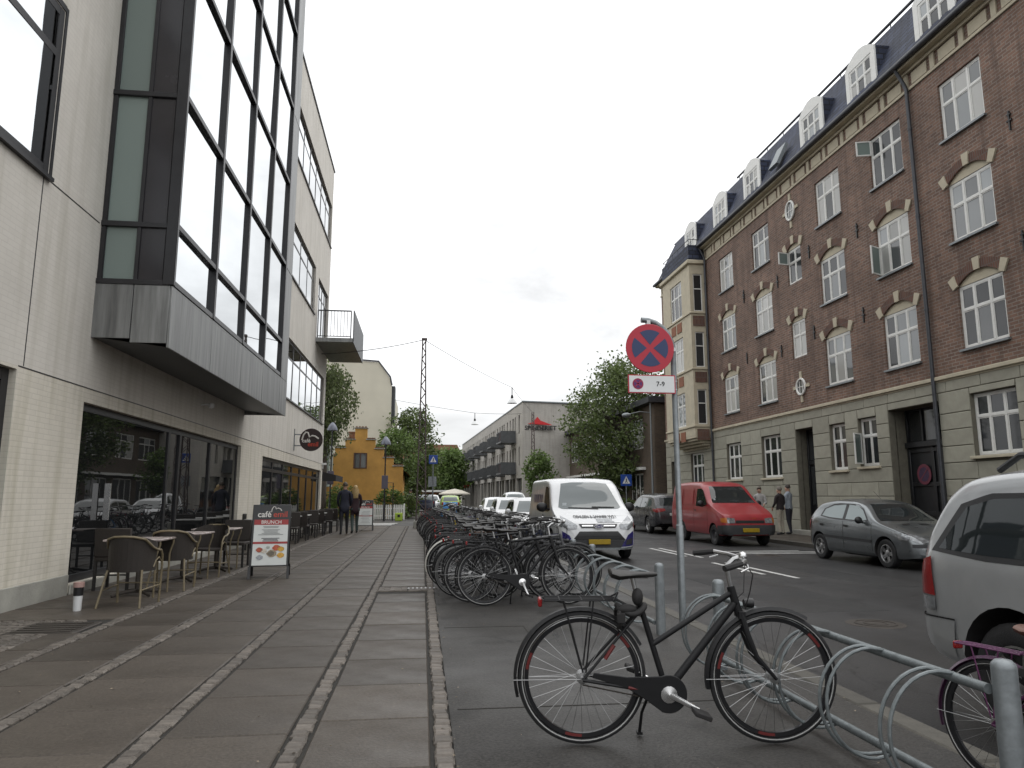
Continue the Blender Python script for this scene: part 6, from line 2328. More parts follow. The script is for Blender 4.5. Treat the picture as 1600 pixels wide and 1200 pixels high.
for l0, l1 in ((2.48, 3.3), (3.5, 4.35)): c.both('pressed_panel', K['pred'], [(l0 + .05, 1.76), (l1 - .05, 1.74)], [(l0, 1.24), (l1, 1.24)], nu=10, nv=5, off=.014)
for l in (1.2, 2.36, 3.4): c.both('door_gap', K['pgap'], [(l, 1.75 if l > 2 else 1.15), (l + .014, 1.75 if l > 2 else 1.15)], [(l, .45), (l + .014, .45)], nu=1, nv=8, off=.004)
c.both('side_crease', K['pred'], [(1.2, .82), (4.6, .82)], [(1.2, .78), (4.6, .78)], nu=30, nv=2, off=.014)
c.both('door_handle', K['black'], [(2.12, 1.08), (2.28, 1.08)], [(2.12, 1.04), (2.28, 1.04)], nu=3, nv=1, off=.02)
c.box('number_plate', K['platey'], -.26, -.06, .43, .26, -.03, .55)
c.mirror(1.45, 1.28, .85, K['black'], 1.1)
c.patch('windscreen_sticker', K['galv'], 'F', [(-.62, 1.44), (-.56, 1.44)], [(-.63, 1.38), (-.57, 1.38)], nu=2, nv=2, off=.009)

# ---- silver hatchback
V = dict(L=3.84, wr=.30, arch=.345, axles=(.80, 3.24), tumble=.42, crown=.05, rim='five',
         top=[(0, .48), (.05, .60), (.14, .68), (.5, .80), (.98, .93), (1.15, 1.0), (1.72, 1.33), (2.1, 1.40), (2.6, 1.41), (3.2, 1.35), (3.5, 1.18), (3.72, .96), (3.80, .80), (3.84, .6)],
         belt=[(0, .50), (.3, .70), (1.1, .88), (2.2, .93), (3.3, .98), (3.84, .9)], w=[(0, .52), (.05, .64), (.15, .73), (.45, .80), (1.1, .825), (3.2, .82), (3.65, .76), (3.84, .66)], bot=[(0, .24), (.4, .19), (3.4, .21), (3.84, .32)])
c = Car('hatchback', 'silver grey five-door hatchback parked facing the camera by the far kerb', 'car', V, K['psil'], (10.60, 15.72, ROADZ), R(2))
c.patch('windscreen', K['g_car'], 'F', [(-.47, 1.33), (.47, 1.33)], [(-.66, .97), (.66, .97)], nu=18, nv=8)
c.both('side_window', K['g_carside'], [(1.62, 1.20), (1.80, 1.285), (2.16, 1.315)], [(1.40, .985), (1.62, .965), (2.16, .985)], nu=10, nv=6)
c.both('side_window', K['g_carside'], [(2.27, 1.315), (2.70, 1.295), (3.02, 1.20)], [(2.27, .99), (2.75, 1.01), (3.10, 1.05)], nu=10, nv=6)
c.both('window_surround', K['black'], [(1.60, 1.235), (1.82, 1.325), (2.5, 1.345), (2.75, 1.325), (3.08, 1.22)], [(1.34, .965), (1.62, .945), (2.5, .965), (2.8, .985), (3.17, 1.035)], nu=26, nv=6, off=.003)
c.both('door_pillar', K['black'], [(2.17, 1.32), (2.26, 1.32)], [(2.17, .985), (2.26, .988)], nu=1, nv=4, off=.004)
c.both('rubbing_strip', K['plastic'], [(1.22, .56), (3.0, .60)], [(1.22, .50), (3.0, .54)], nu=20, nv=2, off=.012)
for l in (1.20, 2.23): c.both('door_gap', K['pgap'], [(l, .94), (l + .01, .94)], [(l, .26), (l + .01, .26)], nu=1, nv=8, off=.004)
for l in (2.05, 3.0): c.both('door_handle', K['black'], [(l, .85), (l + .14, .86)], [(l, .80), (l + .14, .81)], nu=3, nv=1, off=.018)
for sx in (1, -1):
    c.patch('headlamp', K['lens'], 'F', [(sx * .34, .60), (sx * .55, .70), (sx * .70, .78)], [(sx * .34, .56), (sx * .58, .54), (sx * .71, .62)], nu=8, nv=5, off=.012)
c.both('headlamp', K['lens'], [(.16, .70), (.42, .765), (.60, .775)], [(.16, .60), (.35, .62), (.60, .76)], nu=8, nv=4, off=.012)
c.patch('bumper_strip', K['plastic'], 'F', [(-.70, .53), (.70, .53)], [(-.70, .46), (.70, .46)], nu=20, nv=2, off=.018)
c.patch('grille', K['black'], 'F', [(-.48, .42), (.48, .42)], [(-.40, .29), (.40, .29)], off=.012)
c.patch('upper_grille', K['black'], 'F', [(-.30, .585), (.30, .585)], [(-.28, .55), (.28, .55)], nu=8, nv=2, off=.012)
c.both('tail_lamp', K['tail'], [(3.60, .95), (3.80, .90)], [(3.64, .74), (3.83, .72)], nu=4, nv=4, off=.012)
c.mir('bonnet_vent', K['black'], 'T', [(.10, .92), (.30, .90)], [(.14, .84), (.34, .80)], nu=4, nv=2, off=.008)
c.mirror(1.5, .98, .80, K['black'], .9)
c.both('sill_skirt', K['psil'], [(1.18, .27), (2.85, .27)], [(1.18, .20), (2.85, .20)], nu=10, nv=2, off=.02)
c.box('number_plate', K['platew'], -.26, -.035, .33, .26, -.005, .44)
MB().cyl((0, 0, 1.44), (0, .25, 1.62), .005, n=5).build('aerial', K['black'], c.root, c.M)

# ---- silver off-roader cut by the right edge; nose towards the camera side, tail visible
V = dict(L=4.5, wr=.36, arch=.43, axles=(.9, 3.52), tumble=.30, crown=.05, rim='five',
         top=[(0, .6), (.05, .85), (.2, .95), (1.1, 1.08), (1.35, 1.16), (2.0, 1.56), (2.4, 1.64), (3.4, 1.64), (3.92, 1.60), (4.12, 1.50), (4.30, 1.18), (4.40, 1.02), (4.47, .80), (4.5, .62)],
         belt=[(0, .6), (.3, .9), (1.3, 1.02), (3.4, 1.06), (4.2, 1.06), (4.5, .9)], w=[(0, .68), (.1, .82), (.5, .91), (3.8, .92), (4.25, .89), (4.42, .80), (4.5, .70)], bot=[(0, .38), (.4, .34), (4.1, .36), (4.35, .40), (4.5, .50)])
c = Car('off_roader', 'silver off-road estate car cut by the right edge of the picture', 'car', V, K['psuv'], (4.42, 2.78, ROADZ + .03), 0)
c.both('side_window', K['g_car'], [(3.30, 1.46), (3.70, 1.455), (3.93, 1.40)], [(3.22, 1.10), (3.7, 1.10), (4.14, 1.12)], nu=14, nv=8)
c.both('window_surround', K['black'], [(3.24, 1.495), (3.74, 1.49), (3.99, 1.42)], [(3.16, 1.065), (3.7, 1.065), (4.22, 1.10)], nu=14, nv=8, off=.003)
c.both('side_window', K['g_car'], [(2.40, 1.48), (3.14, 1.47)], [(2.30, 1.08), (3.06, 1.09)], nu=14, nv=6)
c.both('side_window', K['g_car'], [(1.85, 1.38), (2.05, 1.46), (2.3, 1.48)], [(1.5, 1.08), (1.9, 1.07), (2.2, 1.08)], nu=10, nv=6)
c.patch('windscreen', K['g_car'], 'F', [(-.6, 1.52), (.6, 1.52)], [(-.74, 1.16), (.74, 1.16)], nu=14, nv=6)
c.patch('rear_window', K['g_car'], 'B', [(-.55, 1.50), (.55, 1.50)], [(-.62, 1.16), (.62, 1.16)], nu=14, nv=6)
c.both('tail_lamp', K['tail'], [(4.20, 1.06), (4.35, 1.02)], [(4.16, .80), (4.42, .80)], nu=6, nv=6, off=.012)
c.both('reversing_lamp', K['lens'], [(4.165, .79), (4.42, .79)], [(4.17, .70), (4.42, .70)], nu=5, nv=3, off=.012)
c.mir('tail_lamp', K['tail'], 'B', [(.64, 1.04), (.80, 1.02)], [(.66, .78), (.80, .78)], nu=5, nv=5, off=.012)
c.both('bumper', K['psuv'], [(3.98, .66), (4.47, .64)], [(4.02, .42), (4.40, .48)], nu=8, nv=4, off=.012)
c.both('bumper_seam', K['pgap'], [(3.97, .675), (4.47, .655)], [(3.97, .665), (4.47, .643)], nu=8, nv=1, off=.016)
for l in (3.18,): c.both('door_gap', K['pgap'], [(l, 1.05), (l + .012, 1.05)], [(l - .15, .5), (l - .138, .5)], nu=1, nv=8, off=.004)
for sx in (-1, 1):
    rk = MB()
    rk.tube([(sx * .66, -c.L / 2 + 2.3, 1.66), (sx * .66, -c.L / 2 + 2.4, 1.73), (sx * .66, -c.L / 2 + 3.6, 1.73), (sx * .66, -c.L / 2 + 3.78, 1.64)], .022, 8)
    rk.build('roof_rail', K['plastic'], c.root, c.M)
sp = MB()
sp.tube([(-.45, -c.L / 2 + 3.45, 1.64), (-.45, -c.L / 2 + 3.38, 1.72), (-.45, -c.L / 2 + 3.1, 1.79), (-.45, -c.L / 2 + 2.8, 1.80)], [.06, .05, .035, .03], 8)
sp.box(-.5, -c.L / 2 + 2.9, 1.80, -.4, -c.L / 2 + 3.25, 1.83)
sp.build('roof_carrier', K['plastic'], c.root, c.M)
c.mirror(1.75, 1.12, .90, K['psuv'], 1.0)

# ---- dark grey estate ahead of the red van, tail to the camera
V = dict(L=4.6, wr=.34, arch=.39, axles=(.9, 3.58), tumble=.33, crown=.05, rim='five',
         top=[(0, .6), (.05, .8), (.2, .9), (1.1, 1.05), (1.3, 1.12), (2.0, 1.52), (2.5, 1.60), (3.4, 1.58), (4.0, 1.50), (4.3, 1.25), (4.5, 1.0), (4.57, .85), (4.6, .66)],
         belt=[(0, .6), (.3, .86), (1.3, 1.0), (3.4, 1.04), (4.6, .95)], w=[(0, .66), (.1, .8), (.5, .88), (3.9, .88), (4.4, .82), (4.6, .72)], bot=[(0, .3), (.4, .24), (4.2, .28), (4.6, .42)])
c = Car('estate_car', 'dark grey crossover parked behind the red van, tail towards the camera', 'car', V, K['pdark'], (10.15, 30.6, ROADZ), PI)
c.both('side_window', GL, [(1.9, 1.40), (2.2, 1.45), (2.55, 1.46)], [(1.5, 1.06), (1.9, 1.05), (2.5, 1.06)], nu=10, nv=5)
c.both('side_window', GL, [(2.64, 1.46), (3.4, 1.43)], [(2.6, 1.06), (3.4, 1.08)], nu=10, nv=5)
c.both('side_window', GL, [(3.50, 1.42), (3.85, 1.34)], [(3.50, 1.10), (4.0, 1.14)], nu=6, nv=5)
c.patch('rear_window', K['g_car'], 'B', [(-.52, 1.46), (.52, 1.46)], [(-.60, 1.14), (.60, 1.14)], nu=14, nv=6)
c.patch('windscreen', K['g_car'], 'F', [(-.55, 1.48), (.55, 1.48)], [(-.70, 1.12), (.70, 1.12)], nu=14, nv=6)
c.mir('tail_lamp', K['tail'], 'B', [(.42, 1.02), (.76, 1.03)], [(.42, .93), (.78, .86)], nu=8, nv=4, off=.012)
c.both('tail_lamp', K['tail'], [(4.2, 1.02), (4.5, 1.0)], [(4.28, .92), (4.54, .86)], nu=5, nv=4, off=.012)
c.patch('bumper_insert', K['plastic'], 'B', [(-.66, .60), (.66, .60)], [(-.60, .44), (.60, .44)], off=.012)
c.box('number_plate', K['platew'], -.26, 4.60, .74, .26, 4.62, .85)
c.both('lower_trim', K['galv'], [(1.35, .36), (3.1, .36)], [(1.35, .32), (3.1, .32)], nu=10, nv=1, off=.015)
c.mirror(1.75, 1.1, .86, K['pdark'], .95)


# ---- smaller cars far down the left side
def small_car(label, m, loc, rz=0., v='hatch', H=1.0, extra=None, gm=None):
    V = dict(L=4.1, wr=.31, arch=.36, axles=(.82, 3.35), tumble=.36, crown=.05, rim='spoke',
             top=[(0, .5), (.05, .68), (.2, .78), (.95, .95), (1.1, 1.02), (1.8, 1.42 * H), (2.2, 1.49 * H), (3.2, 1.47 * H), (3.75, 1.3 * H), (4.0, 1.0), (4.07, .85), (4.1, .62)],
             belt=[(0, .5), (.3, .74), (1.1, .93), (3.3, .98), (4.1, .9)], w=[(0, .6), (.1, .74), (.45, .83), (3.4, .84), (3.9, .78), (4.1, .68)], bot=[(0, .26), (.4, .2), (3.7, .22), (4.1, .34)])
    c = Car('parked_car', label, 'car', V, m, loc, rz)
    g_ = gm or GL
    c.patch('windscreen', g_, 'F', [(-.50, 1.40 * H), (.50, 1.40 * H)], [(-.68, 1.02), (.68, 1.02)], nu=14, nv=6)
    c.patch('rear_window', g_, 'B', [(-.50, 1.38 * H), (.50, 1.38 * H)], [(-.62, 1.06), (.62, 1.06)], nu=14, nv=6)
    c.both('side_window', K['g_car'], [(1.75, 1.30 * H), (1.95, 1.36 * H), (2.3, 1.38 * H)], [(1.45, 1.02), (1.7, 1.0), (2.3, 1.01)], nu=8, nv=5)
    c.both('side_window', K['g_car'], [(2.4, 1.38 * H), (3.2, 1.33 * H)], [(2.4, 1.01), (3.35, 1.05)], nu=8, nv=5)
    c.mir('headlamp', K['lens'], 'F', [(.42, .72), (.72, .82)], [(.42, .62), (.73, .66)], nu=6, nv=4, off=.012)
    c.mir('tail_lamp', K['tail'], 'B', [(.56, .98), (.70, .98)], [(.58, .74), (.72, .74)], nu=4, nv=4, off=.012)
    c.patch('grille', K['black'], 'F', [(-.36, .52), (.36, .52)], [(-.42, .36), (.42, .36)], off=.012)
    c.mirror(1.55, 1.05, .81, m, .9)
    return c


small_car('white parked car directly behind the white van', K['pwhite'], (4.0, 26.6, ROADZ - .06))
small_car('white parked car, middle of the three behind the van', K['pwhite'], (3.95, 32.2, ROADZ - .06))
small_car('white parked car, farthest of the three behind the van', K['pwhite'], (3.95, 38.4, ROADZ - .06))
small_car('tall white people carrier beyond the three white cars', K['pwhite'], (5.9, 46.5, ROADZ), 0, H=1.18)
cc = small_car('lime green small car with light blue tail, far down the street', K['plime'], (2.25, 60.5, ROADZ + .08), PI)
cc.patch('blue_tailgate', K['spareblue'], 'B', [(-.60, .98), (.60, .98)], [(-.60, .45), (.60, .45)], nu=10, nv=5, off=.008)
small_car('dark blue car glimpsed left of the lattice mast', mat('navy paint', (.02, .025, .06), .3, coat=.5), (.3, 66, -.05), PI)
small_car('white car far beyond the mast', K['pwhite'], (.9, 72, -.05), 0)
bpy.data.scenes.remove(TMP) if False else None
# ================================================================== no-stopping sign on the hooked pole
ns = empty('no_stopping_sign', 'hooked steel pole with round no-stopping sign and 7-9 plate', 'sign', (2.70, 7.43, 0))
P_ = [(2.70, 7.43, -.05), (2.70, 7.43, 1.0), (2.70, 7.43, 1.01), (2.695, 7.43, 2.72)]
P_ += [(2.375 + .32 * math.cos(t), 7.43, 2.87 + .345 * math.sin(t)) for t in [R(4), R(18), R(34), R(50), R(66), R(82), R(95)]]
MB().tube(P_, [.038, .038, .03, .03] + [.03] * 7, 14).build('pole', K['galv'], ns)
SM = Matrix.Translation((2.41, 7.36, 2.885))
cir = lambda r_, n=40: [(r_ * math.cos(2 * PI * t / n), r_ * math.sin(2 * PI * t / n)) for t in range(n)]
sd_ = MB().prism(cir(.268), 0, .012, SM @ FACE).build('sign_disc', K['red'], ns, bev=.003)
for q in range(4):      # four blue fields between the arms of the red cross
    a0 = PI / 2 * q
    pts = []
    ri, g_ = .200, .028
    for k in range(9):
        a = a0 - PI / 4 + k / 8 * PI / 2
        pts.append((ri * math.cos(a), ri * math.sin(a)))
    off = (math.cos(a0) * g_ * 1.3, math.sin(a0) * g_ * 1.3)
    pts = [off] + [(x * .99 + (math.cos(a0) * .004), y * .99 + math.sin(a0) * .004) for x, y in pts[1:-1]]
    MB().prism(pts, .012, .0145, SM @ FACE).build('blue_field', K['blue'], sd_)
pm_ = Matrix.Translation((2.425, 7.37, 2.495))
MB().box(-.262, 0, -.100, .262, .012, .100).build('plate_border', K['red'], ns, pm_)
pl_ = MB().box(-.25, -.004, -.089, .25, .0, .089).build('time_plate', K['signwhite'], ns, pm_)
MB().prism(cir(.06, 24), .0045, .0065, pm_ @ Matrix.Translation((-.155, 0, 0)) @ FACE).build('small_disc', mat('faded sign disc', (.30, .02, .07), .5), pl_)
MB().prism(cir(.044, 24), .0065, .0085, pm_ @ Matrix.Translation((-.155, 0, 0)) @ FACE).build('small_field', mat('faded sign field', (.10, .02, .13), .5), pl_)
for s in (-1, 1): MB().obox(pm_ @ Matrix.Translation((-.155, -.0085, 0)) @ Matrix.Rotation(s * PI / 4, 4, 'Y'), -.045, -.002, -.007, .045, .0, .007).build('small_bar', mat('faded sign bar', (.30, .02, .07), .5), pl_)
inst('lettering', text_mesh('7-9', .072, K['black'], .001, .001), pl_, pm_ @ Matrix.Translation((.095, -.0055, 0)) @ FACE)
cl = MB()
cl.box(2.39, 7.37, 3.14, 2.43, 7.43, 3.20).box(2.62, 7.36, 2.86, 2.70, 7.41, 2.90)
for z in (2.53, 2.44): cl.lathe([(.033, 0), (.036, .0), (.036, .012), (.033, .012)], 12, TR(2.697, 7.43, z))
cl.build('clamp', K['alu'], ns)

# ================================================================== cafe furniture
K['bamboo'] = mat('bamboo look tube', (.19, .155, .095), .5, var=.2, vs=12)
K['weave'] = mat('dark woven cane', (.028, .022, .018), .6, var=.5, vs=60, stretch=(1, 1, 3), bump=.8, bs=110)
K['marble'] = mat('mottled table top', (.42, .36, .34), .25, var=.35, vs=9)
K['slatewood'] = mat('black stained wood', (.02, .018, .017), .55, var=.3, vs=12)


def cane_chair():
    o = empty('cafe_chair')
    for s in (-1, 1):
        MB().tube([(s * .25, -.30, 0), (s * .20, -.19, .43)], .0135, 8).build('leg', K['bamboo'], o)
        MB().tube([(s * .25, .22, 0), (s * .265, .21, .45), (s * .27, .19, .58), (s * .275, .13, .645), (s * .275, .03, .655), (s * .27, -.08, .69), (s * .22, -.20, .79)], .0145, 8).build('front_leg', K['bamboo'], o)
        MB().tube([(s * .262, .19, .50), (s * .268, .10, .56), (s * .268, .02, .53), (s * .262, -.03, .45)], .009, 7).build('arm_loop', K['bamboo'], o)
        MB().tube([(s * .225, -.24, .20), (s * .255, .215, .22)], .009, 6).build('stretcher', K['bamboo'], o)
    MB().tube([(-.25, .215, .24), (.25, .215, .24)], .009, 6).build('stretcher', K['bamboo'], o)
    MB().tube([(-.22, -.20, .79), (-.12, -.27, .82), (0, -.285, .825), (.12, -.27, .82), (.22, -.20, .79)], .0145, 8).build('top_rail', K['bamboo'], o)
    b = MB()
    n = 16
    for k in range(n):
        qs = []
        for t in (k / n, (k + 1) / n):
            a = PI * 1.12 * (t - .5) - PI / 2
            rx, ry = .262, .275
            dz = .83 - .14 * max(0, abs(t - .5) * 2 - .35) ** 1.0
            qs.append(((rx * math.cos(a), ry * math.sin(a), .41), (rx * 1.02 * math.cos(a), ry * 1.05 * math.sin(a), dz)))
        for e in (0, .012):
            sc = 1 - e * 4
            b.quad(*[(p[0] * sc, p[1] * sc, p[2]) for p in (qs[0][0], qs[1][0], qs[1][1], qs[0][1])])
    b.build('backrest', K['weave'], o, ang=60)
    sm = MB()
    sm.prism([(.25 * math.cos(t * PI / 10) * (1 if abs(math.cos(t * PI / 10)) < .95 else .98), .235 * math.sin(t * PI / 10)) for t in range(20)], .415, .455)
    sm.build('seat', K['weave'], o, bev=.01)
    return o


def square_chair():
    o = empty('cafe_chair')
    for x, y in ((-.22, -.22), (.22, -.22), (-.22, .22), (.22, .22)):
        MB().box(x - .018, y - .018, 0, x + .018, y + .018, .44 if y > 0 else .44).build('leg', K['slatewood'], o)
    MB().box(-.245, -.245, .40, .245, .25, .46).build('seat', K['weave'], o, bev=.012)
    MB().obox(Matrix.Translation((0, -.225, .46)) @ Matrix.Rotation(.10, 4, 'X'), -.245, -.02, .0, .245, .02, .40).build('backrest', K['weave'], o, bev=.012)
    MB().box(-.2, -.23, .20, .2, -.21, .22).build('stretcher', K['slatewood'], o)
    return o


def cafe_table(dark=False):
    o = empty('cafe_table')
    w_ = .36
    MB().box(-w_, -w_ * .92, .715, w_, w_ * .92, .745).build('table_top', K['marble'] if not dark else mat('pale table top', (.5, .5, .48), .3), o, bev=.008)
    if not dark:
        MB().cyl((0, 0, .03), (0, 0, .71), .03, n=10).build('column', K['iron'], o)
        f = MB()
        for a in range(4): f.tube([(0, 0, .06), (.16 * math.cos(a * PI / 2 + .78), .16 * math.sin(a * PI / 2 + .78), .05), (.33 * math.cos(a * PI / 2 + .78), .33 * math.sin(a * PI / 2 + .78), .015)], [.028, .022, .02], 8, flat=.7)
        f.build('base', K['iron'], o)
        MB().tube([(w_ - .06, -.30, .0), (w_ - .06, -.30, .52), (w_ - .04, -.30, .60), (w_ - .02, -.30, .66), (w_ - .02, -.30, .715)], .013, 8).build('leg', K['bamboo'], o)
        MB().tube([(w_ - .06, .28, .0), (w_ - .06, .28, .52), (w_ - .04, .28, .60), (w_ - .02, .28, .66), (w_ - .02, .28, .715)], .013, 8).build('leg', K['bamboo'], o)
    else:
        for x in (-.3, .3):
            for y in (-.28, .28): MB().box(x - .02, y - .02, 0, x + .02, y + .02, .715).build('leg', K['slatewood'], o)
        MB().box(-.32, -.30, .63, .32, .30, .714).build('apron', K['slatewood'], o)
    return o


def put(proto, x, y, rz, label, cat, group):
    return tag(tree_copy(proto, None, TR(x, y, 0.001, R(rz))), label, cat, group)


cch, sch, tb, tbd = cane_chair(), square_chair(), cafe_table(), cafe_table(True)
for p in (cch, sch, tb, tbd): snapshot(p)
G1, G2 = 'cane cafe chairs', 'cafe tables under the shop window'
put(cch, -3.50, 9.50, -4, 'cane cafe chair with bamboo legs nearest the camera', 'chair', G1)
put(tb, -3.77, 10.45, 2, 'mottled cafe table nearest the camera', 'table', G2)
put(cch, -3.53, 11.05, 3, 'cane cafe chair between the first and second tables', 'chair', G1)
put(tb, -3.70, 12.05, -2, 'mottled cafe table in the middle of the three', 'table', G2)
put(cch, -3.50, 12.75, 175, 'cane cafe chair facing the camera at the second table', 'chair', G1)
put(tb, -3.62, 13.60, 1, 'mottled cafe table next to the square dark chair', 'table', G2)
put(sch, -3.52, 14.40, 180, 'square dark chair at the third table by the pale pillar', 'chair', 'square dark cafe chairs')
put(sch, -4.32, 11.2, 0, 'square dark chair close to the window behind the first table', 'chair', 'square dark cafe chairs')
o_ = MB().lathe([(.001, .745), (.045, .746), (.05, .755), (.03, .78), (.001, .785)], 12, TR(-3.7, 13.5, .002))
tag(o_.build('ashtray', K['chrome']), 'small metal ashtray on the table by the dark chair', 'ashtray')
for k in range(7):
    y = 19.0 + k * 1.42
    put(tbd, -4.0 + .06 * k, y, 0, '%s dark table with pale top in the far cafe row' % nums[k], 'table', 'dark tables of the far cafe row')
    put(sch, -3.75 + .06 * k, y + .68, 180 if k % 2 else 0, '%s dark chair in the far cafe row' % nums[k], 'chair', 'square dark cafe chairs')
for p in (cch, sch, tb, tbd):
    for c_ in list(p.children_recursive): bpy.data.objects.remove(c_)
    bpy.data.objects.remove(p)
# white ashtray tube beside the pillar
t_ = empty('ash_tube', 'short white tube bin with black band and pinkish cap by the pillar', 'bin', (-3.93, 9.12, 0))
M = TR(-3.93, 9.12, 0)
MB().lathe([(.001, .0), (.042, .0), (.05, .20), (.05, .21)], 16, M).build('tube_body', K['signwhite'], t_)
MB().lathe([(.0495, .17), (.052, .17), (.053, .265), (.05, .265)], 16, M).build('black_band', K['black'], t_)
MB().lathe([(.05, .265), (.058, .265), (.058, .32), (.001, .322)], 16, M).build('tube_cap', mat('pink cap', (.42, .27, .24), .6), t_)

# ================================================================== menu boards and cafe sign
K['menured'] = mat('menu red', (.30, .02, .02), .45)
K['menuwhite'] = mat('menu paper', (.62, .64, .62), .45, var=.05)
K['print'] = mat('grey print', (.28, .29, .29), .6)
K['logored'] = mat('logo red orange', (.42, .04, .02), .5)
K['offwhite'] = mat('logo white', (.66, .64, .6), .5)


def menu_board(x, y, rz, s, label, full=True):
    o = empty('menu_board', label, 'menu board', (x, y, 0), R(rz))
    MR = TR(x, y, .001, R(rz), s)
    lean = R(14)
    MF = MR @ Matrix.Translation((0, -.30, 0)) @ Matrix.Rotation(-lean, 4, 'X')
    MK = MR @ Matrix.Translation((0, .30, 0)) @ Matrix.Rotation(lean, 4, 'X')
    H_ = 1.20
    for nm, MM, sg_ in (('front_panel', MF, -1), ('back_panel', MK, 1)):
        MB().box(-.30, -.015, .20, .30, .015, H_).build(nm, K['black'], o, MM, bev=.006)
        for sx in (-1, 1): MB().box(sx * .295 - .02, -.014, .0, sx * .295 + .02, .014, .199).build('leg', K['black'], o, MM)
    pa = MB().box(-.265, -.0185, .215, .265, -.0155, .95).build('poster', K['menuwhite'], o, MF)
    MB().box(-.265, -.021, .865, .265, -.019, .95).build('red_band', K['menured'], pa, MF)
    MB().box(-.265, -.021, .555, .265, -.019, .59).build('red_band', K['menured'], pa, MF)
    F2 = MF @ Matrix.Translation((0, -.0215, 0))
    inst('lettering', text_mesh('BRUNCH', .078, K['offwhite'], .0005, .001), pa, F2 @ Matrix.Translation((0, 0, .906)) @ FACE)
    F3 = MF @ Matrix.Translation((0, -.0165, 0))
    inst('lettering', text_mesh('café', .135, K['offwhite'], .001, .002), o, F3 @ Matrix.Translation((-.115, 0, 1.035)) @ FACE)
    inst('lettering', text_mesh('emil', .135, K['logored'], .001, .002), o, F3 @ Matrix.Translation((.135, 0, 1.035)) @ FACE)
    MB().tube([(-.01 + px, -.002, 1.075 + pz) for px, pz in ((0, 0), (.01, .06), (.035, .09), (.06, .085), (.07, .05), (.10, .065), (.14, .05), (.16, .02))], .008, 6).build('logo_mark', K['offwhite'], o, F3)
    if full:
        ln = MB()
        rr_ = random.Random(4)
        for k, z in enumerate((.84, .82, .785, .765, .745, .725, .705)):
            w_ = rr_.uniform(.10, .20)
            ln.box(-w_, -.0025, z - .004, w_, 0, z + .004)
        ln.build('menu_lines', K['print'], pa, F2)
        ln = MB()
        for z, w_ in ((.645, .14), (.625, .11), (.603, .12)): ln.box(-w_, -.0025, z - .006, w_, 0, z + .006)
        ln.build('menu_lines', K['pdark'], pa, F2)
        for px, pz, r_, c_ in ((-.16, .46, .05, (.35, .07, .03)), (-.09, .44, .045, (.55, .5, .42)), (.10, .49, .06, (.45, .08, .03)), (.17, .47, .05, (.5, .28, .03)), (.03, .40, .075, (.3, .24, .16)), (.17, .37, .055, (.55, .30, .04)), (-.15, .34, .05, (.3, .32, .34)), (-.03, .50, .03, (.4, .42, .38)), (.02, .40, .05, (.12, .10, .07))):
            MB().prism([(r_ * math.cos(t * PI / 7) * (1 + .15 * math.sin(t * 2)), r_ * .8 * math.sin(t * PI / 7)) for t in range(14)], 0, .002 + .0007 * (r_ < .052), F2 @ Matrix.Translation((px, 0, pz)) @ FACE).build('food_print', mat('food print', c_, .5, var=.45, vs=24), pa)
    else:
        ln = MB()
        for k in range(9): ln.box(-.16 + .03 * (k % 3), -.0025, .30 + k * .055, .18 - .03 * (k % 2), 0, .312 + k * .055)
        ln.build('menu_lines', K['print'], pa, F2)
    return o


menu_board(-2.46, 12.45, 8, 1.0, 'near black menu board with BRUNCH poster and food pictures')
menu_board(-2.2, 29.0, 2, 1.0, 'far menu board in front of the white picket fence', False)
cs = empty('cafe_sign', 'round black hanging cafe sign on the pale wall', 'sign', (LX, 27.3, 3.3))
CM = Matrix.Translation((LX + .62, 27.3, 3.38))
cd = MB().prism(cir(.42), 0, .06, CM @ FACE).build('sign_disc', mat('sign black', (.022, .01, .01), .4), cs, bev=.008)
MB().tube([(-.33, -.065, -.02), (-.28, -.065, .17), (-.20, -.065, .28), (-.12, -.065, .27), (-.06, -.065, .10), (.03, -.065, .15), (.15, -.065, .13), (.27, -.065, .04)], .028, 6).build('logo_mark', K['offwhite'], cd, CM)
inst('lettering', text_mesh('café', .19, K['offwhite'], .002, .004), cd, CM @ Matrix.Translation((-.17, -.064, -.04)) @ FACE)
inst('lettering', text_mesh('emil', .23, K['logored'], .002, .006), cd, CM @ Matrix.Translation((.08, -.064, -.17)) @ FACE)
br = MB()
br.box(LX, 27.25, 2.98, LX + .03, 27.29, 3.78).box(LX + .03, 27.25, 3.55, LX + .26, 27.28, 3.59).box(LX + .03, 27.25, 3.14, LX + .26, 27.28, 3.18)
br.build('bracket', K['galv'], cs)

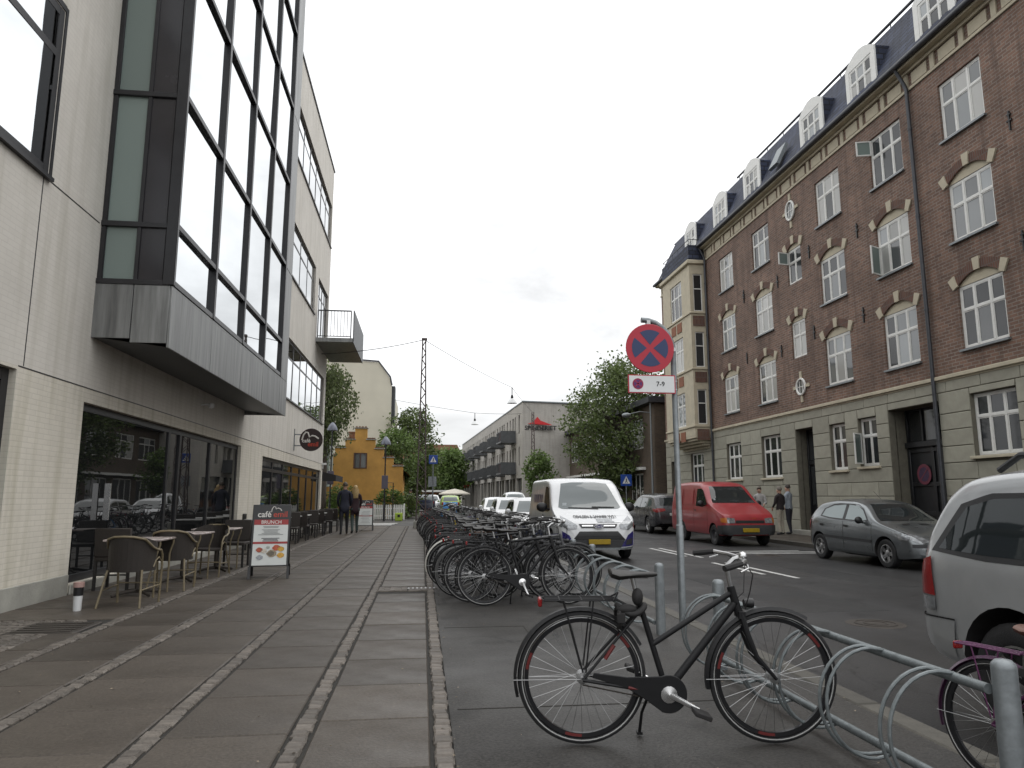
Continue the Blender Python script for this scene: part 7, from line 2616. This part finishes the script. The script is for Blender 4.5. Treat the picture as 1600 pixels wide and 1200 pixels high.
# ================================================================== people
def person(label, loc, rz, top_c, leg_c, hair_c, arms=((.02, .06), (.02, .06)), stride=.0, long_hair=False, coat=False, h=1.76, shoe=(.02, .02, .02), lean=0., bend=0.):
    o = empty('person', label, 'person', loc, R(rz))
    MW = TR(*loc, R(rz), h / 1.78)
    mt_ = [mat('clothing', top_c, .85, var=.2, vs=10, bump=.3, bs=25), mat('trousers', leg_c, .85, var=.2, vs=10, bump=.3, bs=20), mat('skin', (.42, .25, .18), .55, var=.1), mat('shoes', shoe, .6)]
    V_, E_, Rr, Em = [], [], [], []

    def vtx(p, r_):
        V_.append(p)
        Rr.append(r_ if isinstance(r_, tuple) else (r_, r_))
        return len(V_) - 1

    def seg(a, b, m_):
        E_.append((a, b))
        Em.append(m_)
    pel = vtx((0, 0, .95), (.155, .115))
    wa = vtx((0, .0, 1.10), (.145, .105))
    ch_ = vtx((0, .0 + lean, 1.30), (.175, .125))
    nb = vtx((0, -.01 + lean, 1.45), (.095, .085))
    nk = vtx((0, .0 + lean, 1.525), .055)
    h1 = vtx((0, .02 + lean, 1.60), (.075, .085))
    h2 = vtx((0, .012 + lean, 1.70), (.082, .10))
    for a, b, m_ in ((pel, wa, 0), (wa, ch_, 0), (ch_, nb, 0), (nb, nk, 2), (nk, h1, 2), (h1, h2, 2)): seg(a, b, m_)
    ns_ = vtx((0, .115 + lean, 1.625), .016)
    seg(h1, ns_, 2)
    for s, (af, au) in zip((-1, 1), arms):
        sh = vtx((s * .18, lean, 1.41), (.072, .068))
        el = vtx((s * (.235), -.03 + lean + af * .5, 1.15), .052)
        wr_ = vtx((s * (.225 - abs(af) * .2), .04 + lean + af, .93 + au), .036)
        hd = vtx((s * (.22 - abs(af) * .25), .07 + lean + af * 1.15, .86 + au), (.040, .022))
        seg(nb, sh, 0), seg(sh, el, 0), seg(el, wr_, 0), seg(wr_, hd, 2)
        for q in range(4):
            f1 = vtx((V_[hd][0] - s * .004, V_[hd][1] + (q - 1.5) * .017 + .01, V_[hd][2] - .05), .009)
            f2 = vtx((V_[hd][0] - s * .018, V_[hd][1] + (q - 1.5) * .017 + .016, V_[hd][2] - .082 + .006 * abs(q - 1.2)), .008)
            seg(hd, f1, 2), seg(f1, f2, 2)
        th_ = vtx((V_[hd][0] - s * .015, V_[hd][1] + .045, V_[hd][2] - .025), .010)
        seg(hd, th_, 2)
        hp = vtx((s * .09, 0, .88), .098)
        st = stride * s
        kn = vtx((s * .10, .02 + st * .5 + bend, .49), .066)
        an = vtx((s * .105, -.03 + st, .095 + (.03 if st < 0 else 0)), .046)
        he = vtx((s * .105, -.05 + st, .045), .042)
        to = vtx((s * .12, .15 + st, .035), (.045, .03))
        seg(pel, hp, 1), seg(hp, kn, 1), seg(kn, an, 1), seg(an, he, 3), seg(he, to, 3)
    if coat:
        for s in (-1, 1):
            cf = vtx((s * .07, -.03, .74), .12)
            seg(pel, cf, 0)
    me = bpy.data.meshes.new('body')
    me.from_pydata(V_, E_, [])
    ob = bpy.data.objects.new('body_work', me)
    TMP.collection.objects.link(ob)
    md = ob.modifiers.new('skin', 'SKIN')
    md.use_smooth_shade = True
    for i, d in enumerate(me.skin_vertices[0].data):
        d.radius = Rr[i]
        d.use_root = i == pel
    ob.modifiers.new('sub', 'SUBSURF').levels = 2
    out = evaluated(ob)
    bpy.data.objects.remove(ob)
    for m_ in mt_: out.materials.append(m_)
    segs = [(Vector(V_[a]), Vector(V_[b]), m_, (sum(Rr[a]) + sum(Rr[b])) / 4) for (a, b), m_ in zip(E_, Em)]
    for p in out.polygons:
        best, bm_i = 9, 0
        for a, b, m_, r_ in segs:
            ab = b - a
            t = max(0, min(1, (p.center - a).dot(ab) / ab.length_squared))
            d = (p.center - (a + ab * t)).length / r_
            if d < best: best, bm_i = d, m_
        if bm_i == 1 and p.center.z > .93: bm_i = 0
        p.material_index = bm_i
    out.shade_smooth()
    out.name = 'body'
    bo = inst('body', out, o, MW)
    hr = MB()
    n = 14
    prof = []
    for i in range(8):
        t = i / 7 * (PI * (.60 if not long_hair else .72))
        prof.append((t,))
    vs, fs_ = [], []
    for (t,) in prof:
        for j in range(n):
            a = 2 * PI * j / n
            fr_ = max(0, math.sin(a))
            tt = t * (1 - .38 * fr_)
            vs.append((.088 * math.sin(tt) * math.cos(a), .012 + lean + (.095 if math.sin(a) > 0 else .108) * math.sin(tt) * math.sin(a) - .010, 1.685 + .115 * math.cos(tt) * (1 if math.cos(tt) > 0 else .8)))
    for i in range(7):
        for j in range(n): fs_.append((i * n + j, i * n + (j + 1) % n, (i + 1) * n + (j + 1) % n, (i + 1) * n + j))
    hr.add(vs, fs_)
    if long_hair:
        for j in range(9):
            a = PI + j / 8 * PI
            hr.tube([(.085 * math.cos(a), lean + .10 * math.sin(a), 1.66), (.10 * math.cos(a), lean + .115 * math.sin(a), 1.50), (.10 * math.cos(a), lean + .13 * math.sin(a), 1.30)], [.035, .04, .015], 6)
    hr.build('hair', mat('hair', hair_c, .6, var=.3, vs=30), o, MW, ang=60)
    for s in (-1, 1):
        MB().ball((s * .086, lean + .0, 1.63), .025, 8, 6, (.45, .8, 1.2)).build('ear', mt_[2], o, MW)
        MB().ball((s * .032, lean + .098, 1.655), .011, 8, 6).build('eye', K['black'], o, MW)
    return o


person('man in navy jacket and dark trousers walking with a fair-haired woman', (-2.72, 26.2, 0), 8, (.016, .018, .032), (.014, .014, .016), (.06, .045, .03), ((.14, .04), (.10, .06)), .16, coat=True, h=1.80)
person('woman with long fair hair in a dark coat beside the man', (-2.42, 26.9, 0), 14, (.03, .014, .018), (.05, .07, .065), (.42, .30, .14), ((.2, .12), (.1, .05)), .14, long_hair=True, coat=True, h=1.70)
person('person in pale shirt half hidden at the far pavement group', (12.9, 26.6, RPZ), 150, (.36, .35, .34), (.16, .15, .14), (.12, .10, .08), ((.22, .2), (.08, .04)), 0, h=1.76)
person('person in black jumper and beige trousers on the far pavement', (13.15, 25.5, RPZ), 20, (.022, .016, .018), (.36, .33, .27), (.14, .12, .10), ((.12, .1), (.12, .1)), .03, h=1.74)
person('man in light blue shirt and dark trousers by the entrance', (13.62, 25.75, RPZ), 35, (.26, .29, .33), (.022, .022, .03), (.03, .022, .016), ((.1, .06), (.14, .08)), .05, h=1.82)
person('distant person in dark clothes on the side street', (-.75, 46.5, 0), 20, (.025, .02, .035), (.02, .02, .022), (.04, .03, .025), ((.1, .05), (.08, .04)), .1, h=1.76)
bpy.data.scenes.remove(TMP)
